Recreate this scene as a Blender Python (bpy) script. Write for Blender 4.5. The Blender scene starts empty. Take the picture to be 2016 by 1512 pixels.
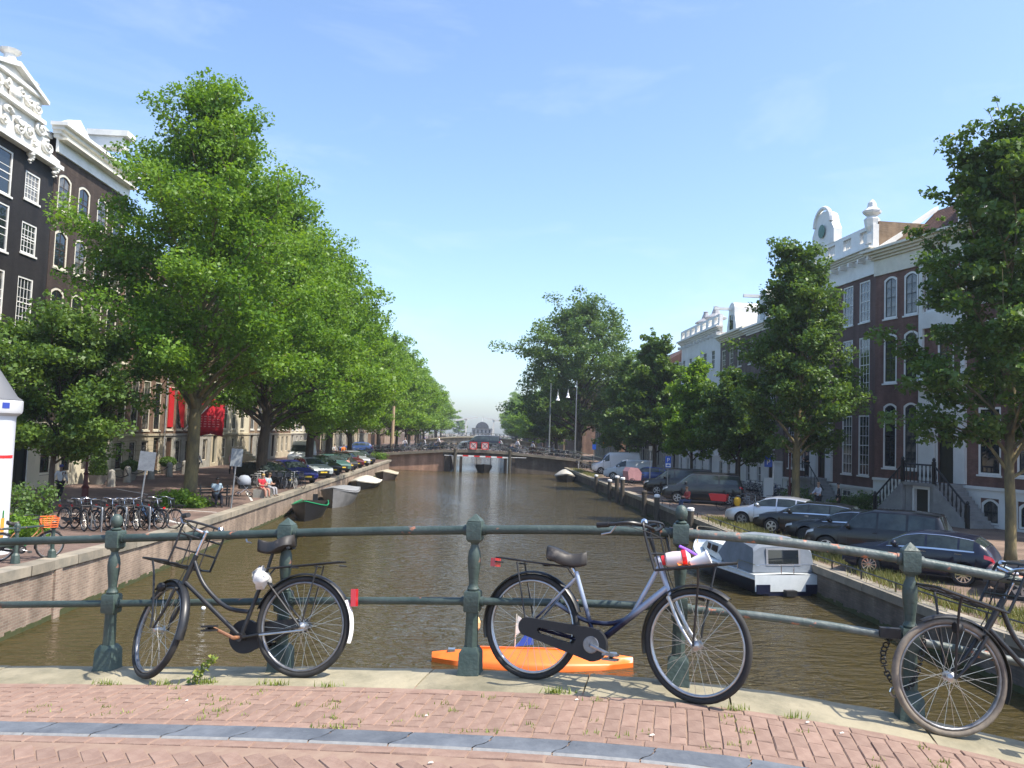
import bpy, bmesh, math, random
import numpy as np
from mathutils import Vector, Matrix
R = math.radians; PI = math.pi; sin = math.sin; cos = math.cos
random.seed(7)
sc = bpy.context.scene
col = sc.collection
# ---------------------------------------------------------------- camera
EYE = 5.0                                   # eye height above the water (water is z = 0)
yaw, pitch, roll = R(2.5), R(3.5), R(2.0)
fw = Vector((sin(yaw)*cos(pitch), cos(yaw)*cos(pitch), sin(pitch)))
r0 = Vector((cos(yaw), -sin(yaw), 0)); u0 = r0.cross(fw)
rt = r0*cos(roll) + u0*sin(roll); up = -r0*sin(roll) + u0*cos(roll)
cam = bpy.data.cameras.new('camera'); camo = bpy.data.objects.new('camera', cam); col.objects.link(camo)
cam.sensor_width = 36.0; cam.lens = 1600/2016*36; cam.clip_end = 4000; cam.clip_start = 0.05
camo.matrix_world = Matrix(((rt.x, up.x, -fw.x, 0), (rt.y, up.y, -fw.y, 0), (rt.z, up.z, -fw.z, EYE), (0, 0, 0, 1)))
sc.camera = camo
# ---------------------------------------------------------------- sky, sun, exposure
SUN_EL = R(57); SUN_AZ = R(112)             # azimuth clockwise from +Y (canal axis) towards +X
w = bpy.data.worlds.new('World'); sc.world = w; w.use_nodes = True
nt = w.node_tree; bg = nt.nodes['Background']
sky = nt.nodes.new('ShaderNodeTexSky'); sky.sky_type = 'NISHITA'; sky.sun_disc = False
sky.sun_elevation = SUN_EL; sky.sun_rotation = SUN_AZ; sky.altitude = 0
sky.air_density = 1.0; sky.dust_density = 1.7; sky.ozone_density = 4.5
# faint high cirrus spread evenly over the whole sky
_tc = nt.nodes.new('ShaderNodeTexCoord'); _mp = nt.nodes.new('ShaderNodeMapping'); _mp.inputs['Scale'].default_value = (1.6, 1.6, 5.5); _mp.inputs['Rotation'].default_value = (.2, .1, .6); nt.links.new(_tc.outputs['Generated'], _mp.inputs[0])
_nz = nt.nodes.new('ShaderNodeTexNoise'); _nz.inputs['Scale'].default_value = 2.4; _nz.inputs['Detail'].default_value = 9; _nz.inputs['Roughness'].default_value = .62; _nz.inputs['Distortion'].default_value = .4; nt.links.new(_mp.outputs[0], _nz.inputs['Vector'])
_mr = nt.nodes.new('ShaderNodeMapRange'); _mr.inputs[1].default_value = .52; _mr.inputs[2].default_value = .78; _mr.inputs[3].default_value = 0; _mr.inputs[4].default_value = .17; nt.links.new(_nz.outputs['Fac'], _mr.inputs[0])
_mx = nt.nodes.new('ShaderNodeMix'); _mx.data_type = 'RGBA'; _mx.inputs[7].default_value = (4.2, 4.5, 4.8, 1); nt.links.new(_mr.outputs[0], _mx.inputs[0]); nt.links.new(sky.outputs[0], _mx.inputs[6])
nt.links.new(_mx.outputs[2], bg.inputs[0]); bg.inputs[1].default_value = 0.15
sd = bpy.data.lights.new('sun', 'SUN'); sd.energy = 3.7; sd.angle = R(0.53); sd.color = (1.0, 0.93, 0.82)
so = bpy.data.objects.new('sun', sd); col.objects.link(so)
sdir = Vector((sin(SUN_AZ)*cos(SUN_EL), cos(SUN_AZ)*cos(SUN_EL), sin(SUN_EL)))
so.rotation_euler = sdir.to_track_quat('Z', 'Y').to_euler(); so.location = (30, -20, 60)
sc.view_settings.view_transform = 'Standard'; sc.view_settings.look = 'None'
sc.view_settings.exposure = 1.03; sc.view_settings.gamma = 1.0
sc.render.engine = 'CYCLES'
try:
    sc.cycles.max_bounces = 6; sc.cycles.diffuse_bounces = 3; sc.cycles.glossy_bounces = 3
    sc.cycles.transmission_bounces = 4; sc.cycles.transparent_max_bounces = 8; sc.cycles.volume_bounces = 0
    sc.cycles.use_denoising = True; sc.cycles.caustics_reflective = False; sc.cycles.caustics_refractive = False
except Exception: pass

# ---------------------------------------------------------------- materials
MATS = {}
def M(name, c, rough=.6, metal=0., c2=None, vs=3., bump=0., bs=30., rnd=0., spec=.5, coat=0., contrast=(.35, .65), trans=0., emit=0., stretch=(1, 1, 1)):
    if name in MATS: return MATS[name]
    m = bpy.data.materials.new(name); m.use_nodes = True; MATS[name] = m
    n = m.node_tree.nodes; l = m.node_tree.links; p = n['Principled BSDF']
    p.inputs['Roughness'].default_value = rough; p.inputs['Metallic'].default_value = metal
    p.inputs['Specular IOR Level'].default_value = spec; p.inputs['Coat Weight'].default_value = coat
    p.inputs['Coat Roughness'].default_value = .05
    p.inputs['Base Color'].default_value = (*c, 1)
    tc = n.new('ShaderNodeTexCoord'); mp = n.new('ShaderNodeMapping'); l.new(tc.outputs['Object'], mp.inputs[0]); mp.inputs['Scale'].default_value = stretch
    cs = None
    if c2 is not None:
        nz = n.new('ShaderNodeTexNoise'); nz.inputs['Scale'].default_value = vs; nz.inputs['Detail'].default_value = 6; nz.inputs['Roughness'].default_value = .65
        l.new(mp.outputs[0], nz.inputs['Vector'])
        rp = n.new('ShaderNodeMapRange'); rp.inputs[1].default_value = contrast[0]; rp.inputs[2].default_value = contrast[1]
        l.new(nz.outputs['Fac'], rp.inputs[0])
        mx = n.new('ShaderNodeMix'); mx.data_type = 'RGBA'; mx.inputs[6].default_value = (*c, 1); mx.inputs[7].default_value = (*c2, 1)
        l.new(rp.outputs[0], mx.inputs[0]); cs = mx.outputs[2]
    if rnd:
        oi = n.new('ShaderNodeObjectInfo'); mr = n.new('ShaderNodeMapRange')
        mr.inputs[3].default_value = 1-rnd; mr.inputs[4].default_value = 1+rnd; l.new(oi.outputs['Random'], mr.inputs[0])
        vm = n.new('ShaderNodeVectorMath'); vm.operation = 'SCALE'
        if cs is not None: l.new(cs, vm.inputs[0])
        else: vm.inputs[0].default_value = c
        l.new(mr.outputs[0], vm.inputs['Scale']); cs = vm.outputs[0]
    if cs is not None: l.new(cs, p.inputs['Base Color'])
    if bump:
        nb = n.new('ShaderNodeTexNoise'); nb.inputs['Scale'].default_value = bs; nb.inputs['Detail'].default_value = 4
        l.new(mp.outputs[0], nb.inputs['Vector'])
        b = n.new('ShaderNodeBump'); b.inputs['Strength'].default_value = bump; b.inputs['Distance'].default_value = .02
        l.new(nb.outputs['Fac'], b.inputs['Height']); l.new(b.outputs[0], p.inputs['Normal'])
    return m

def brickmat(name, c1, c2, mortar, bw=.22, rh=.066, ms=.012, rough=.85, dirt=(.6, 1.1), flat=False, offset=.5, dscale=1.1):
    """masonry seen from afar: brick texture on local x+y / z (or x / y when flat)"""
    m = bpy.data.materials.new(name); m.use_nodes = True; MATS[name] = m
    n = m.node_tree.nodes; l = m.node_tree.links; p = n['Principled BSDF']; p.inputs['Roughness'].default_value = rough
    p.inputs['Specular IOR Level'].default_value = .25
    tc = n.new('ShaderNodeTexCoord'); sp = n.new('ShaderNodeSeparateXYZ'); l.new(tc.outputs['Object'], sp.inputs[0])
    cb = n.new('ShaderNodeCombineXYZ')
    if flat: l.new(sp.outputs[0], cb.inputs[0]); l.new(sp.outputs[1], cb.inputs[1])
    else:
        ad = n.new('ShaderNodeMath'); l.new(sp.outputs[0], ad.inputs[0]); l.new(sp.outputs[1], ad.inputs[1])
        l.new(ad.outputs[0], cb.inputs[0]); l.new(sp.outputs[2], cb.inputs[1])
    bk = n.new('ShaderNodeTexBrick'); l.new(cb.outputs[0], bk.inputs['Vector'])
    bk.offset = offset
    bk.inputs['Color1'].default_value = (*c1, 1); bk.inputs['Color2'].default_value = (*c2, 1); bk.inputs['Mortar'].default_value = (*mortar, 1)
    bk.inputs['Scale'].default_value = 1; bk.inputs['Brick Width'].default_value = bw; bk.inputs['Row Height'].default_value = rh
    bk.inputs['Mortar Size'].default_value = ms/2; bk.inputs['Bias'].default_value = 0
    nz = n.new('ShaderNodeTexNoise'); nz.inputs['Scale'].default_value = dscale; nz.inputs['Detail'].default_value = 7; nz.inputs['Roughness'].default_value = .7
    l.new(tc.outputs['Object'], nz.inputs['Vector'])
    mr = n.new('ShaderNodeMapRange'); mr.inputs[1].default_value = .3; mr.inputs[2].default_value = .7; mr.inputs[3].default_value = dirt[0]; mr.inputs[4].default_value = dirt[1]
    l.new(nz.outputs['Fac'], mr.inputs[0])
    m2 = n.new('ShaderNodeMapping'); m2.inputs['Scale'].default_value = (1.5, 1.5, .16) if not flat else (.5, .5, 1); l.new(tc.outputs['Object'], m2.inputs[0])
    n2 = n.new('ShaderNodeTexNoise'); n2.inputs['Scale'].default_value = 1.0; n2.inputs['Detail'].default_value = 5; l.new(m2.outputs[0], n2.inputs['Vector'])
    r2 = n.new('ShaderNodeMapRange'); r2.inputs[1].default_value = .35; r2.inputs[2].default_value = .65; r2.inputs[3].default_value = .72; r2.inputs[4].default_value = 1.18; l.new(n2.outputs['Fac'], r2.inputs[0])
    mm = n.new('ShaderNodeMath'); mm.operation = 'MULTIPLY'; l.new(mr.outputs[0], mm.inputs[0]); l.new(r2.outputs[0], mm.inputs[1])
    vm = n.new('ShaderNodeVectorMath'); vm.operation = 'SCALE'; l.new(bk.outputs['Color'], vm.inputs[0]); l.new(mm.outputs[0], vm.inputs['Scale'])
    l.new(vm.outputs[0], p.inputs['Base Color'])
    b = n.new('ShaderNodeBump'); b.inputs['Strength'].default_value = .5; b.inputs['Distance'].default_value = .01; b.invert = True
    l.new(bk.outputs['Fac'], b.inputs['Height']); l.new(b.outputs[0], p.inputs['Normal'])
    return m
# ---------------------------------------------------------------- mesh helpers
class MB:
    def __init__(s): s.v = []; s.f = []
    def add(s, vs, fs):
        o = len(s.v); s.v += [tuple(p) for p in vs]; s.f += [tuple(i+o for i in f) for f in fs]; return s
    def box(s, x0, x1, y0, y1, z0, z1):
        return s.add([(x0,y0,z0),(x1,y0,z0),(x1,y1,z0),(x0,y1,z0),(x0,y0,z1),(x1,y0,z1),(x1,y1,z1),(x0,y1,z1)],
                     [(0,3,2,1),(4,5,6,7),(0,1,5,4),(1,2,6,5),(2,3,7,6),(3,0,4,7)])
    def quad(s, a, b, c, d): return s.add([a,b,c,d], [(0,1,2,3)])
    def tube(s, pts, r, n=8, cap=True):
        pts = [Vector(p) for p in pts]; rs = r if isinstance(r, (list, tuple)) else [r]*len(pts)
        vs = []; fs = []; pu = None
        for i, p in enumerate(pts):
            t = (pts[min(i+1, len(pts)-1)] - pts[max(i-1, 0)])
            t = t.normalized() if t.length > 1e-9 else Vector((0,0,1))
            if pu is None: pu = t.orthogonal().normalized()
            a = (pu - t*pu.dot(t)); a = a.normalized() if a.length > 1e-6 else t.orthogonal().normalized(); pu = a; b = t.cross(a)
            for k in range(n):
                q = 2*PI*k/n; vs.append(p + (a*cos(q) + b*sin(q))*rs[i])
        for i in range(len(pts)-1):
            for k in range(n):
                k2 = (k+1) % n; fs.append((i*n+k, i*n+k2, (i+1)*n+k2, (i+1)*n+k))
        if cap: fs.append(tuple(range(n-1, -1, -1))); fs.append(tuple((len(pts)-1)*n+k for k in range(n)))
        return s.add(vs, fs)
    def lathe(s, prof, n=12, c=(0,0,0), ax='z', sq=False):
        vs = []; fs = []
        for (r, z) in prof:
            for k in range(n):
                q = 2*PI*(k+.5)/n; x, y = r*cos(q), r*sin(q)
                p = (x, y, z) if ax == 'z' else ((z, x, y) if ax == 'x' else (x, z, y))
                vs.append((p[0]+c[0], p[1]+c[1], p[2]+c[2]))
        for i in range(len(prof)-1):
            for k in range(n): k2 = (k+1) % n; fs.append((i*n+k, i*n+k2, (i+1)*n+k2, (i+1)*n+k))
        fs.append(tuple(range(n-1,-1,-1))); fs.append(tuple((len(prof)-1)*n+k for k in range(n)))
        return s.add(vs, fs)
    def torus(s, R0, r, n=36, m=8, c=(0,0,0), ax='y', a0=0, a1=2*PI, ry=None):
        full = abs(a1-a0-2*PI) < 1e-6; N = n if full else n+1; vs = []; fs = []
        for i in range(N):
            a = a0 + (a1-a0)*i/n
            for k in range(m):
                b = 2*PI*k/m; rr = R0 + r*cos(b); h = (ry or r)*sin(b)
                vs.append((c[0]+rr*cos(a), c[1]+h, c[2]+rr*sin(a)))
        for i in range(n if full else n):
            i2 = (i+1) % N
            for k in range(m): k2 = (k+1) % m; fs.append((i*m+k, i2*m+k, i2*m+k2, i*m+k2))
        return s.add(vs, fs)
    def prism(s, poly, d0, d1, ax='y'):
        """poly in (x,z) extruded along y (ax y), or (x,y) extruded along z (ax z), or (y,z) along x"""
        n = len(poly)
        f = {'y': lambda p, d: (p[0], d, p[1]), 'z': lambda p, d: (p[0], p[1], d), 'x': lambda p, d: (d, p[0], p[1])}[ax]
        vs = [f(p, d0) for p in poly] + [f(p, d1) for p in poly]
        return s.add(vs, [tuple(range(n)), tuple(range(2*n-1, n-1, -1))] + [(i, i+n, (i+1) % n + n, (i+1) % n) for i in range(n)])
    def ring(s, outer, inner, y0, y1):
        """flat ring between two (x,z) loops of equal count, thick in y"""
        n = len(outer); vs = [(x, y0, z) for x, z in outer] + [(x, y0, z) for x, z in inner] + [(x, y1, z) for x, z in outer] + [(x, y1, z) for x, z in inner]
        fs = []
        for i in range(n):
            j = (i+1) % n
            fs += [(i, j, n+j, n+i), (2*n+i, 3*n+i, 3*n+j, 2*n+j), (n+i, n+j, 3*n+j, 3*n+i), (i, 2*n+i, 2*n+j, j)]
        return s.add(vs, fs)
    def grid(s, rows):
        nr = len(rows); nc = len(rows[0]); return s.add([p for r in rows for p in r], [(i*nc+k, i*nc+k+1, (i+1)*nc+k+1, (i+1)*nc+k) for i in range(nr-1) for k in range(nc-1)])
    def xf(s, mat):
        s.v = [tuple(mat @ Vector(p)) for p in s.v]; return s
    def mesh(s, name, mat=None, smooth=False):
        me = bpy.data.meshes.new(name); me.from_pydata(s.v, [], s.f); me.update()
        if mat: me.materials.append(mat)
        bm = bmesh.new(); bm.from_mesh(me); bmesh.ops.recalc_face_normals(bm, faces=bm.faces); bm.to_mesh(me); bm.free()
        if smooth:
            me.polygons.foreach_set('use_smooth', [True]*len(me.polygons))
            if smooth != 'all': me.set_sharp_from_angle(angle=R(smooth if smooth is not True else 40))
        return me
def obj(name, data, parent=None, loc=(0,0,0), rot=(0,0,0), mat=None, smooth=False):
    if isinstance(data, MB): data = data.mesh(name, mat, smooth)
    o = bpy.data.objects.new(name, data); col.objects.link(o); o.location = loc; o.rotation_euler = rot
    if parent is not None: o.parent = parent
    return o
def tag(o, label=None, cat=None, group=None, kind=None):
    if label: o['label'] = label
    if cat: o['category'] = cat
    if group: o['group'] = group
    if kind: o['kind'] = kind
    return o
def thing(name, label, cat, loc=(0,0,0), rot=(0,0,0), group=None):
    if not isinstance(rot, (tuple, list)): rot = (0, 0, rot)
    o = bpy.data.objects.new(name, None); col.objects.link(o); o.empty_display_size = .2
    o.location = loc; o.rotation_euler = rot; return tag(o, label, cat, group)
KIDS = {}
def copy_tree(o, label=None, loc=None, rot=None, parent=None, group=None):
    c = o.copy(); col.objects.link(c); c.parent = parent
    if label: c['label'] = label
    if group: c['group'] = group
    if loc is not None: c.location = loc
    if rot is not None: c.rotation_euler = rot if isinstance(rot, (tuple, list)) else (0, 0, rot)
    for ch in o.children: copy_tree(ch, parent=c)
    return c
def smooth_path(pts, n=6):
    P = [Vector(p) for p in pts]; out = []
    for i in range(len(P)-1):
        a, b, c, d = P[max(i-1,0)], P[i], P[i+1], P[min(i+2,len(P)-1)]
        for k in range(n):
            t = k/n; out.append(.5*((2*b) + (c-a)*t + (2*a-5*b+4*c-d)*t*t + (3*b-a-3*c+d)*t**3))
    return out + [P[-1]]
def lerp(a, b, t): return a + (b-a)*t
def interp(x, pts):
    if x <= pts[0][0]: return pts[0][1]
    for (a, b), (c, d) in zip(pts, pts[1:]):
        if x <= c: return b + (d-b)*(x-a)/(c-a)
    return pts[-1][1]
# ---------------------------------------------------------------- common materials
white = M('white_paint', (.78,.77,.73), .5, c2=(.62,.62,.58), vs=1.3, contrast=(.45,.75))
cream = M('cream_paint', (.72,.68,.56), .5, c2=(.6,.56,.45), vs=1.5)
glass = M('window_glass', (.015,.02,.026), .03, spec=.9)
glass2 = M('window_glass_curtained', (.16,.15,.13), .06, spec=.8, c2=(.03,.035,.04), vs=1.2, contrast=(.4,.55))
black = M('black_metal', (.012,.012,.013), .4)
blackpl = M('black_plastic', (.015,.015,.016), .6)
rubber = M('rubber', (.018,.018,.018), .8, c2=(.035,.033,.03), vs=9)
chrome = M('chrome', (.7,.7,.7), .18, 1.)
steel = M('galvanised_steel', (.42,.43,.44), .4, .8, c2=(.3,.31,.32), vs=8)
stone = M('grey_stone', (.36,.34,.3), .85, c2=(.24,.23,.2), vs=1.2, bump=.3, bs=8)
sand = M('sandstone', (.5,.43,.31), .85, c2=(.36,.31,.22), vs=.9, bump=.3, bs=6)
# ================================================================ THE SETTING
def water_mat():
    m = bpy.data.materials.new('canal_water'); m.use_nodes = True; n = m.node_tree.nodes; l = m.node_tree.links; p = n['Principled BSDF']
    p.inputs['Base Color'].default_value = (.056,.043,.016,1); p.inputs['Roughness'].default_value = .05; p.inputs['IOR'].default_value = 1.33
    tc = n.new('ShaderNodeTexCoord'); last = None
    mq = n.new('ShaderNodeMapping'); mq.inputs['Scale'].default_value = (.16, .05, 1); l.new(tc.outputs['Object'], mq.inputs[0]); nq = n.new('ShaderNodeTexNoise'); nq.inputs['Scale'].default_value = 1.0; nq.inputs['Detail'].default_value = 3; l.new(mq.outputs[0], nq.inputs['Vector'])
    rq = n.new('ShaderNodeMapRange'); rq.inputs[1].default_value = .35; rq.inputs[2].default_value = .62; rq.inputs[3].default_value = .3; rq.inputs[4].default_value = 1.0; l.new(nq.outputs['Fac'], rq.inputs[0])
    for i, (s, st, d, sc_) in enumerate((((.8,1.7,1), .7, .35, .8), ((1.2,2.2,1), 1.0, .26, 1.9), ((1,1.6,1), .9, .06, 6.5))):
        mp = n.new('ShaderNodeMapping'); mp.inputs['Scale'].default_value = s; mp.inputs['Rotation'].default_value = (0, 0, .35*i-.2); l.new(tc.outputs['Object'], mp.inputs[0])
        nz = n.new('ShaderNodeTexNoise'); nz.inputs['Scale'].default_value = sc_; nz.inputs['Detail'].default_value = 3; nz.inputs['Distortion'].default_value = .6
        l.new(mp.outputs[0], nz.inputs['Vector'])
        b = n.new('ShaderNodeBump'); b.inputs['Strength'].default_value = st; b.inputs['Distance'].default_value = d
        l.new(nz.outputs['Fac'], b.inputs['Height']); mk = n.new('ShaderNodeMath'); mk.operation = 'MULTIPLY'; mk.inputs[1].default_value = st; l.new(rq.outputs[0], mk.inputs[0]); l.new(mk.outputs[0], b.inputs['Strength'])
        if last: l.new(last, b.inputs['Normal'])
        last = b.outputs[0]
    l.new(last, p.inputs['Normal']); return m
WL, WR, ZL, ZR = -10.35, 11.5, 1.2, .95       # quay walls (x) and street levels (z)
tag(obj('canal_water', MB().quad((-14,-60,0),(15,-60,0),(15,560,0),(-14,560,0)), mat=water_mat()), kind='structure')
pave_l = brickmat('street_bricks_red', (.155,.105,.085), (.205,.14,.112), (.1,.08,.065), .2, .1, .012, flat=True, dirt=(.65,1.15), dscale=.35)
pave_r = brickmat('street_bricks_brown', (.2,.14,.105), (.26,.185,.14), (.11,.09,.07), .2, .1, .012, flat=True, dirt=(.6,1.15), dscale=.35)
def zleft(y): return interp(y, [(4, 2.5), (12, 1.9), (18.8, 1.5), (27, 1.26), (33, ZL)])
def zright(y): return interp(y, [(2, 2.2), (12, 1.25), (20, 1.0), (28, ZR)])
def street(name, xs, zf, mat):
    ys = [-60, 0, 4, 8, 12, 15, 18, 20, 22, 25, 28, 31, 34, 60, 120, 250, 640]
    return tag(obj(name, MB().grid([[(x, y, zf(y)) for x in xs] for y in ys]), mat=mat), kind='structure')
street('street_left', (-200, -30, WL-.42), zleft, pave_l); street('street_right', (WR+.42, 30, 200), zright, pave_r)
tag(obj('ground', MB().quad((-400,540,.9),(400,540,.9),(400,1200,.9),(-400,1200,.9)), mat=M('far_ground', (.1,.12,.06), .9)), kind='structure')
# quay walls: brick faces with coping stones as separate pieces
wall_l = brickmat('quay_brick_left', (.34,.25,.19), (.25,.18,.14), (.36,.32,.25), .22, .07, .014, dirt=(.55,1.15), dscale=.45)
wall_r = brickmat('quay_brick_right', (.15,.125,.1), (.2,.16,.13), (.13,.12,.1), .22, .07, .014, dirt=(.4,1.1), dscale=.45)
cope_m = M('coping_stone', (.31,.265,.2), .85, c2=(.18,.165,.13), vs=1.4, bump=.4, bs=9, rnd=.18)
moss = M('waterline_moss', (.035,.05,.012), .9, c2=(.06,.06,.02), vs=5)
qa = thing('quay_wall', 'sunlit brown brick quay wall with stone coping along the left bank', 'quay wall', (WL, 0, 0))
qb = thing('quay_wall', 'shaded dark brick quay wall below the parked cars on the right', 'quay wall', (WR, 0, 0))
def quay(root, sg, zf, wm):
    ys = [-20, 4, 8, 12, 15, 18.8, 22, 25, 27, 30, 33, 36, 60, 101]
    nf = MB().grid([[(0, y, -.8), (0, y, zf(y)-.2)] for y in ys]); obj('wall_face', nf, root, mat=wm)
    ms = MB(); rr = random.Random(3)
    for k in range(400):
        y = 10 + k*.225; ms.box(-.02 if sg > 0 else -.03, .03 if sg > 0 else .02, y, y+.225, -.2, .07+rr.random()*.09)
    obj('moss_line', ms, root, mat=moss)
    # strengthening piers
    for y in ([21, 24.2, 29] if sg < 0 else []):
        obj('pier', MB().box(-.1, .06, y, y+.32, -.5, zf(y)-.22), root, mat=wm)
    y = 9.0
    while y < 101:
        L = rr.uniform(1.0, 1.7) if y < 45 else 2.4
        z0, z1 = zf(y), zf(y+L); g = .012; j = rr.uniform(-.012, .012)
        x0, x1 = (-.42, .07) if sg < 0 else (-.07, .42)
        x0 += j; x1 += j
        vs = [(x0,y+g,z0-.2),(x1,y+g,z0-.2),(x1,y+L-g,z1-.2),(x0,y+L-g,z1-.2),(x0,y+g,z0+.03),(x1,y+g,z0+.03),(x1,y+L-g,z1+.03),(x0,y+L-g,z1+.03)]
        obj('coping_stone', MB().add(vs, [(0,3,2,1),(4,5,6,7),(0,1,5,4),(1,2,6,5),(2,3,7,6),(3,0,4,7)]), root, mat=cope_m); y += L
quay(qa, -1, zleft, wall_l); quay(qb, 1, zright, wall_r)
# low guard rail on the right quay
gr = thing('guard_rail', 'low dark steel guard rail along the right quay edge', 'guard rail', (WR+.25, 0, 0))
for y0 in range(14, 52, 4):
    obj('rail', MB().tube([(0,y0,zright(y0)+.28),(0,y0+2,zright(y0+2)+.28),(0,y0+3.96,zright(y0+4)+.28)], .022, 6), gr, mat=black)
for k in range(20):
    y = 14.2+k*2; obj('post', MB().box(-.015,.015,y-.025,y+.025,zright(y),zright(y)+.275), gr, mat=black)

# ---------------------------------------------------------------- the bridge we stand on
BO = Vector((.05, 5.83)); BA = R(-14); bd = Vector((cos(BA), sin(BA))); bn = Vector((sin(BA), -cos(BA)))   # along the rail / towards the camera
_bt = np.linspace(-13, 13, 521); _bv = np.interp(_bt, [-13,-6,-4,-2.93,-.9,.6,1.6,2.57,3.35,5,13], [2.1,2.8,2.985,3.075,3.25,3.35,3.38,3.32,3.215,2.98,1.75])
_bk = np.exp(-.5*(np.arange(-16,17)/7)**2); _bv = np.convolve(np.pad(_bv, 16, mode='edge'), _bk/_bk.sum(), 'valid')
def bz(s): return float(np.interp(s, _bt, _bv))
def bp(s, t=0., z=0.):
    p = BO + bd*s + bn*t; return Vector((p.x, p.y, bz(s)+z))
deck_m = M('bridge_sand_bed', (.235,.15,.112), .95, c2=(.29,.205,.15), vs=9)
def strip(s0, s1, t0, t1, z, n=40): return MB().grid([[bp(lerp(s0,s1,i/n), t0, z), bp(lerp(s0,s1,i/n), t1, z)] for i in range(n+1)])
dk = tag(obj('bridge_deck', strip(-11.5, 12, .3, 14, -.0065, 48), mat=deck_m), kind='structure')
brd = thing('bridge_parapet_wall', 'brick side wall of the near bridge below the stone kerb', 'bridge')
obj('wall_face', MB().grid([[(*(bp(s, -.1)[:2]), bz(s)-.25), (*(bp(s, -.1)[:2]), -.5 if abs(s) > 4.5 else max(-.5, 2.2-.11*s*s))] for s in [x*.5 for x in range(-22, 24)]]), brd, mat=wall_l)
# kerb stones
kerb_m = M('kerb_sandstone', (.32,.28,.19), .9, c2=(.17,.155,.1), vs=2.2, contrast=(.4,.68), bump=.5, bs=14, rnd=.1)
kb = tag(bpy.data.objects.new('kerb', None), kind='structure'); col.objects.link(kb)
rr = random.Random(11); s = -6.0
while s < 6.4:
    L = rr.uniform(.9, 1.5); n = 8; g = .006; j = rr.uniform(-.01, .01)
    rows = []
    for i in range(n+1):
        q = lerp(s+g, s+L-g, i/n); e = rr.uniform(-.006, .006); zz = rr.uniform(-.004, .004)
        rows.append([bp(q,-.1+e,-.25), bp(q,-.1+e,-.012), bp(q,-.085+e,zz), bp(q,.1,.003+zz), bp(q,.25,zz), bp(q,.37+e,-.006), bp(q,.385+e,-.02), bp(q,.385+e,-.12)])
    m_ = MB().grid(rows); m_.f += [tuple(range(8)), tuple(range(n*8+7, n*8-1, -1))]
    obj('kerb_stone', m_, kb, mat=kerb_m); s += L
# blue stone strip with wavy joints
blue_m = M('blue_stone', (.145,.16,.18), .7, c2=(.085,.097,.115), vs=4, bump=.25, bs=30, rnd=.15)
edge_m = M('blue_stone_edge', (.27,.27,.26), .8, c2=(.2,.2,.2), vs=20)
bs_ = tag(bpy.data.objects.new('stone_strip', None), kind='structure'); col.objects.link(bs_)
s = -5.2; T0, T1 = 1.19, 1.37
def jx(t): return .05*(t-T0)/(T1-T0)*-1.6 + (.018 if .3 < (t-T0)/(T1-T0) < .7 else 0)
while s < 5.4:
    L = rr.uniform(.42, .5); nt_ = 7; rows = []
    for i in range(7):
        u = i/6; row = []
        for k in range(nt_):
            t = lerp(T0, T1, k/(nt_-1)); row.append(bp(lerp(s+.004+jx(t), s+L-.004+jx(t), u), t, .004+rr.uniform(-.0015,.0015)))
        rows.append(row)
    m_ = MB().grid(rows)
    obj('blue_stone', m_, bs_, mat=blue_m)
    obj('blue_stone_arris', MB().grid([[bp(q+jx(T1), T1, .004), bp(q+jx(T1), T1+.018, -.006)] for q in (s+.004, s+L*.5, s+L-.004)]).grid([[bp(q+jx(T0), T0-.014, -.004), bp(q+jx(T0), T0, .004)] for q in (s+.004, s+L*.5, s+L-.004)]), bs_, mat=edge_m)
    s += L
# paving bricks: each one its own piece (shared meshes), crowned and slightly uneven
pav = tag(bpy.data.objects.new('brick_pavement', None), kind='structure'); col.objects.link(pav)
bk_m = M('paving_brick', (.215,.135,.102), .9, c2=(.275,.185,.142), vs=9, bump=.2, bs=50, rnd=.12)
def brick_mesh(l, w_, seed):
    q = random.Random(seed); e = .004; vs = []
    for (a, b, z) in ((0,0,-.03),(l,0,-.03),(l,w_,-.03),(0,w_,-.03)): vs.append((a-l/2, b-w_/2, z))
    for (a, b, z) in ((0,0,-.007),(l,0,-.007),(l,w_,-.007),(0,w_,-.007)): vs.append((a-l/2, b-w_/2, z))
    for (a, b) in ((e,e),(l-e,e),(l-e,w_-e),(e,w_-e)): vs.append((a-l/2+q.uniform(-.003,.003), b-w_/2+q.uniform(-.003,.003), q.uniform(-.0015,.0015)))
    fs = [(0,1,5,4),(1,2,6,5),(2,3,7,6),(3,0,4,7),(4,5,9,8),(5,6,10,9),(6,7,11,10),(7,4,8,11),(8,9,10,11)]
    return MB().add(vs, fs).mesh('brick', bk_m)
BP = {}
def pool(l):
    k = max(1, round(l/.025)); h = l == .21; k = 8 if h else k
    if (k, h) not in BP: BP[k, h] = [brick_mesh(k*.025-.006, .0875 if not h else .0935, i+k) for i in range(5)]
    return rr.choice(BP[k, h])
cands = []                                             # (along, across, turn, length code)
def fill(s0, s1, t0, t1, w_, l_):                      # running bond with the long joints towards the canal; cut bricks close each row
    i = 0
    while s0 + i*w_ < s1:
        s = s0 + (i+.5)*w_; t = t0 - (l_*.5 if i % 2 else 0)
        while t < t1 - .02:
            a, b = max(t, t0), min(t+l_, t1)
            if b-a > .03: cands.append((s, (a+b)/2, PI/2, b-a))
            t += l_
        i += 1
s = -4.9
while s < 5.4: cands.append((s+.1, .435, 0, .2)); cands.append((s+.14, 1.135, 0, .2)); cands.append((s+.06, 1.445, 0, .2)); s += .203
fill(-4.9, 5.4, .485, 1.085, .0935, .2025)
q_ = .0995
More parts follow.
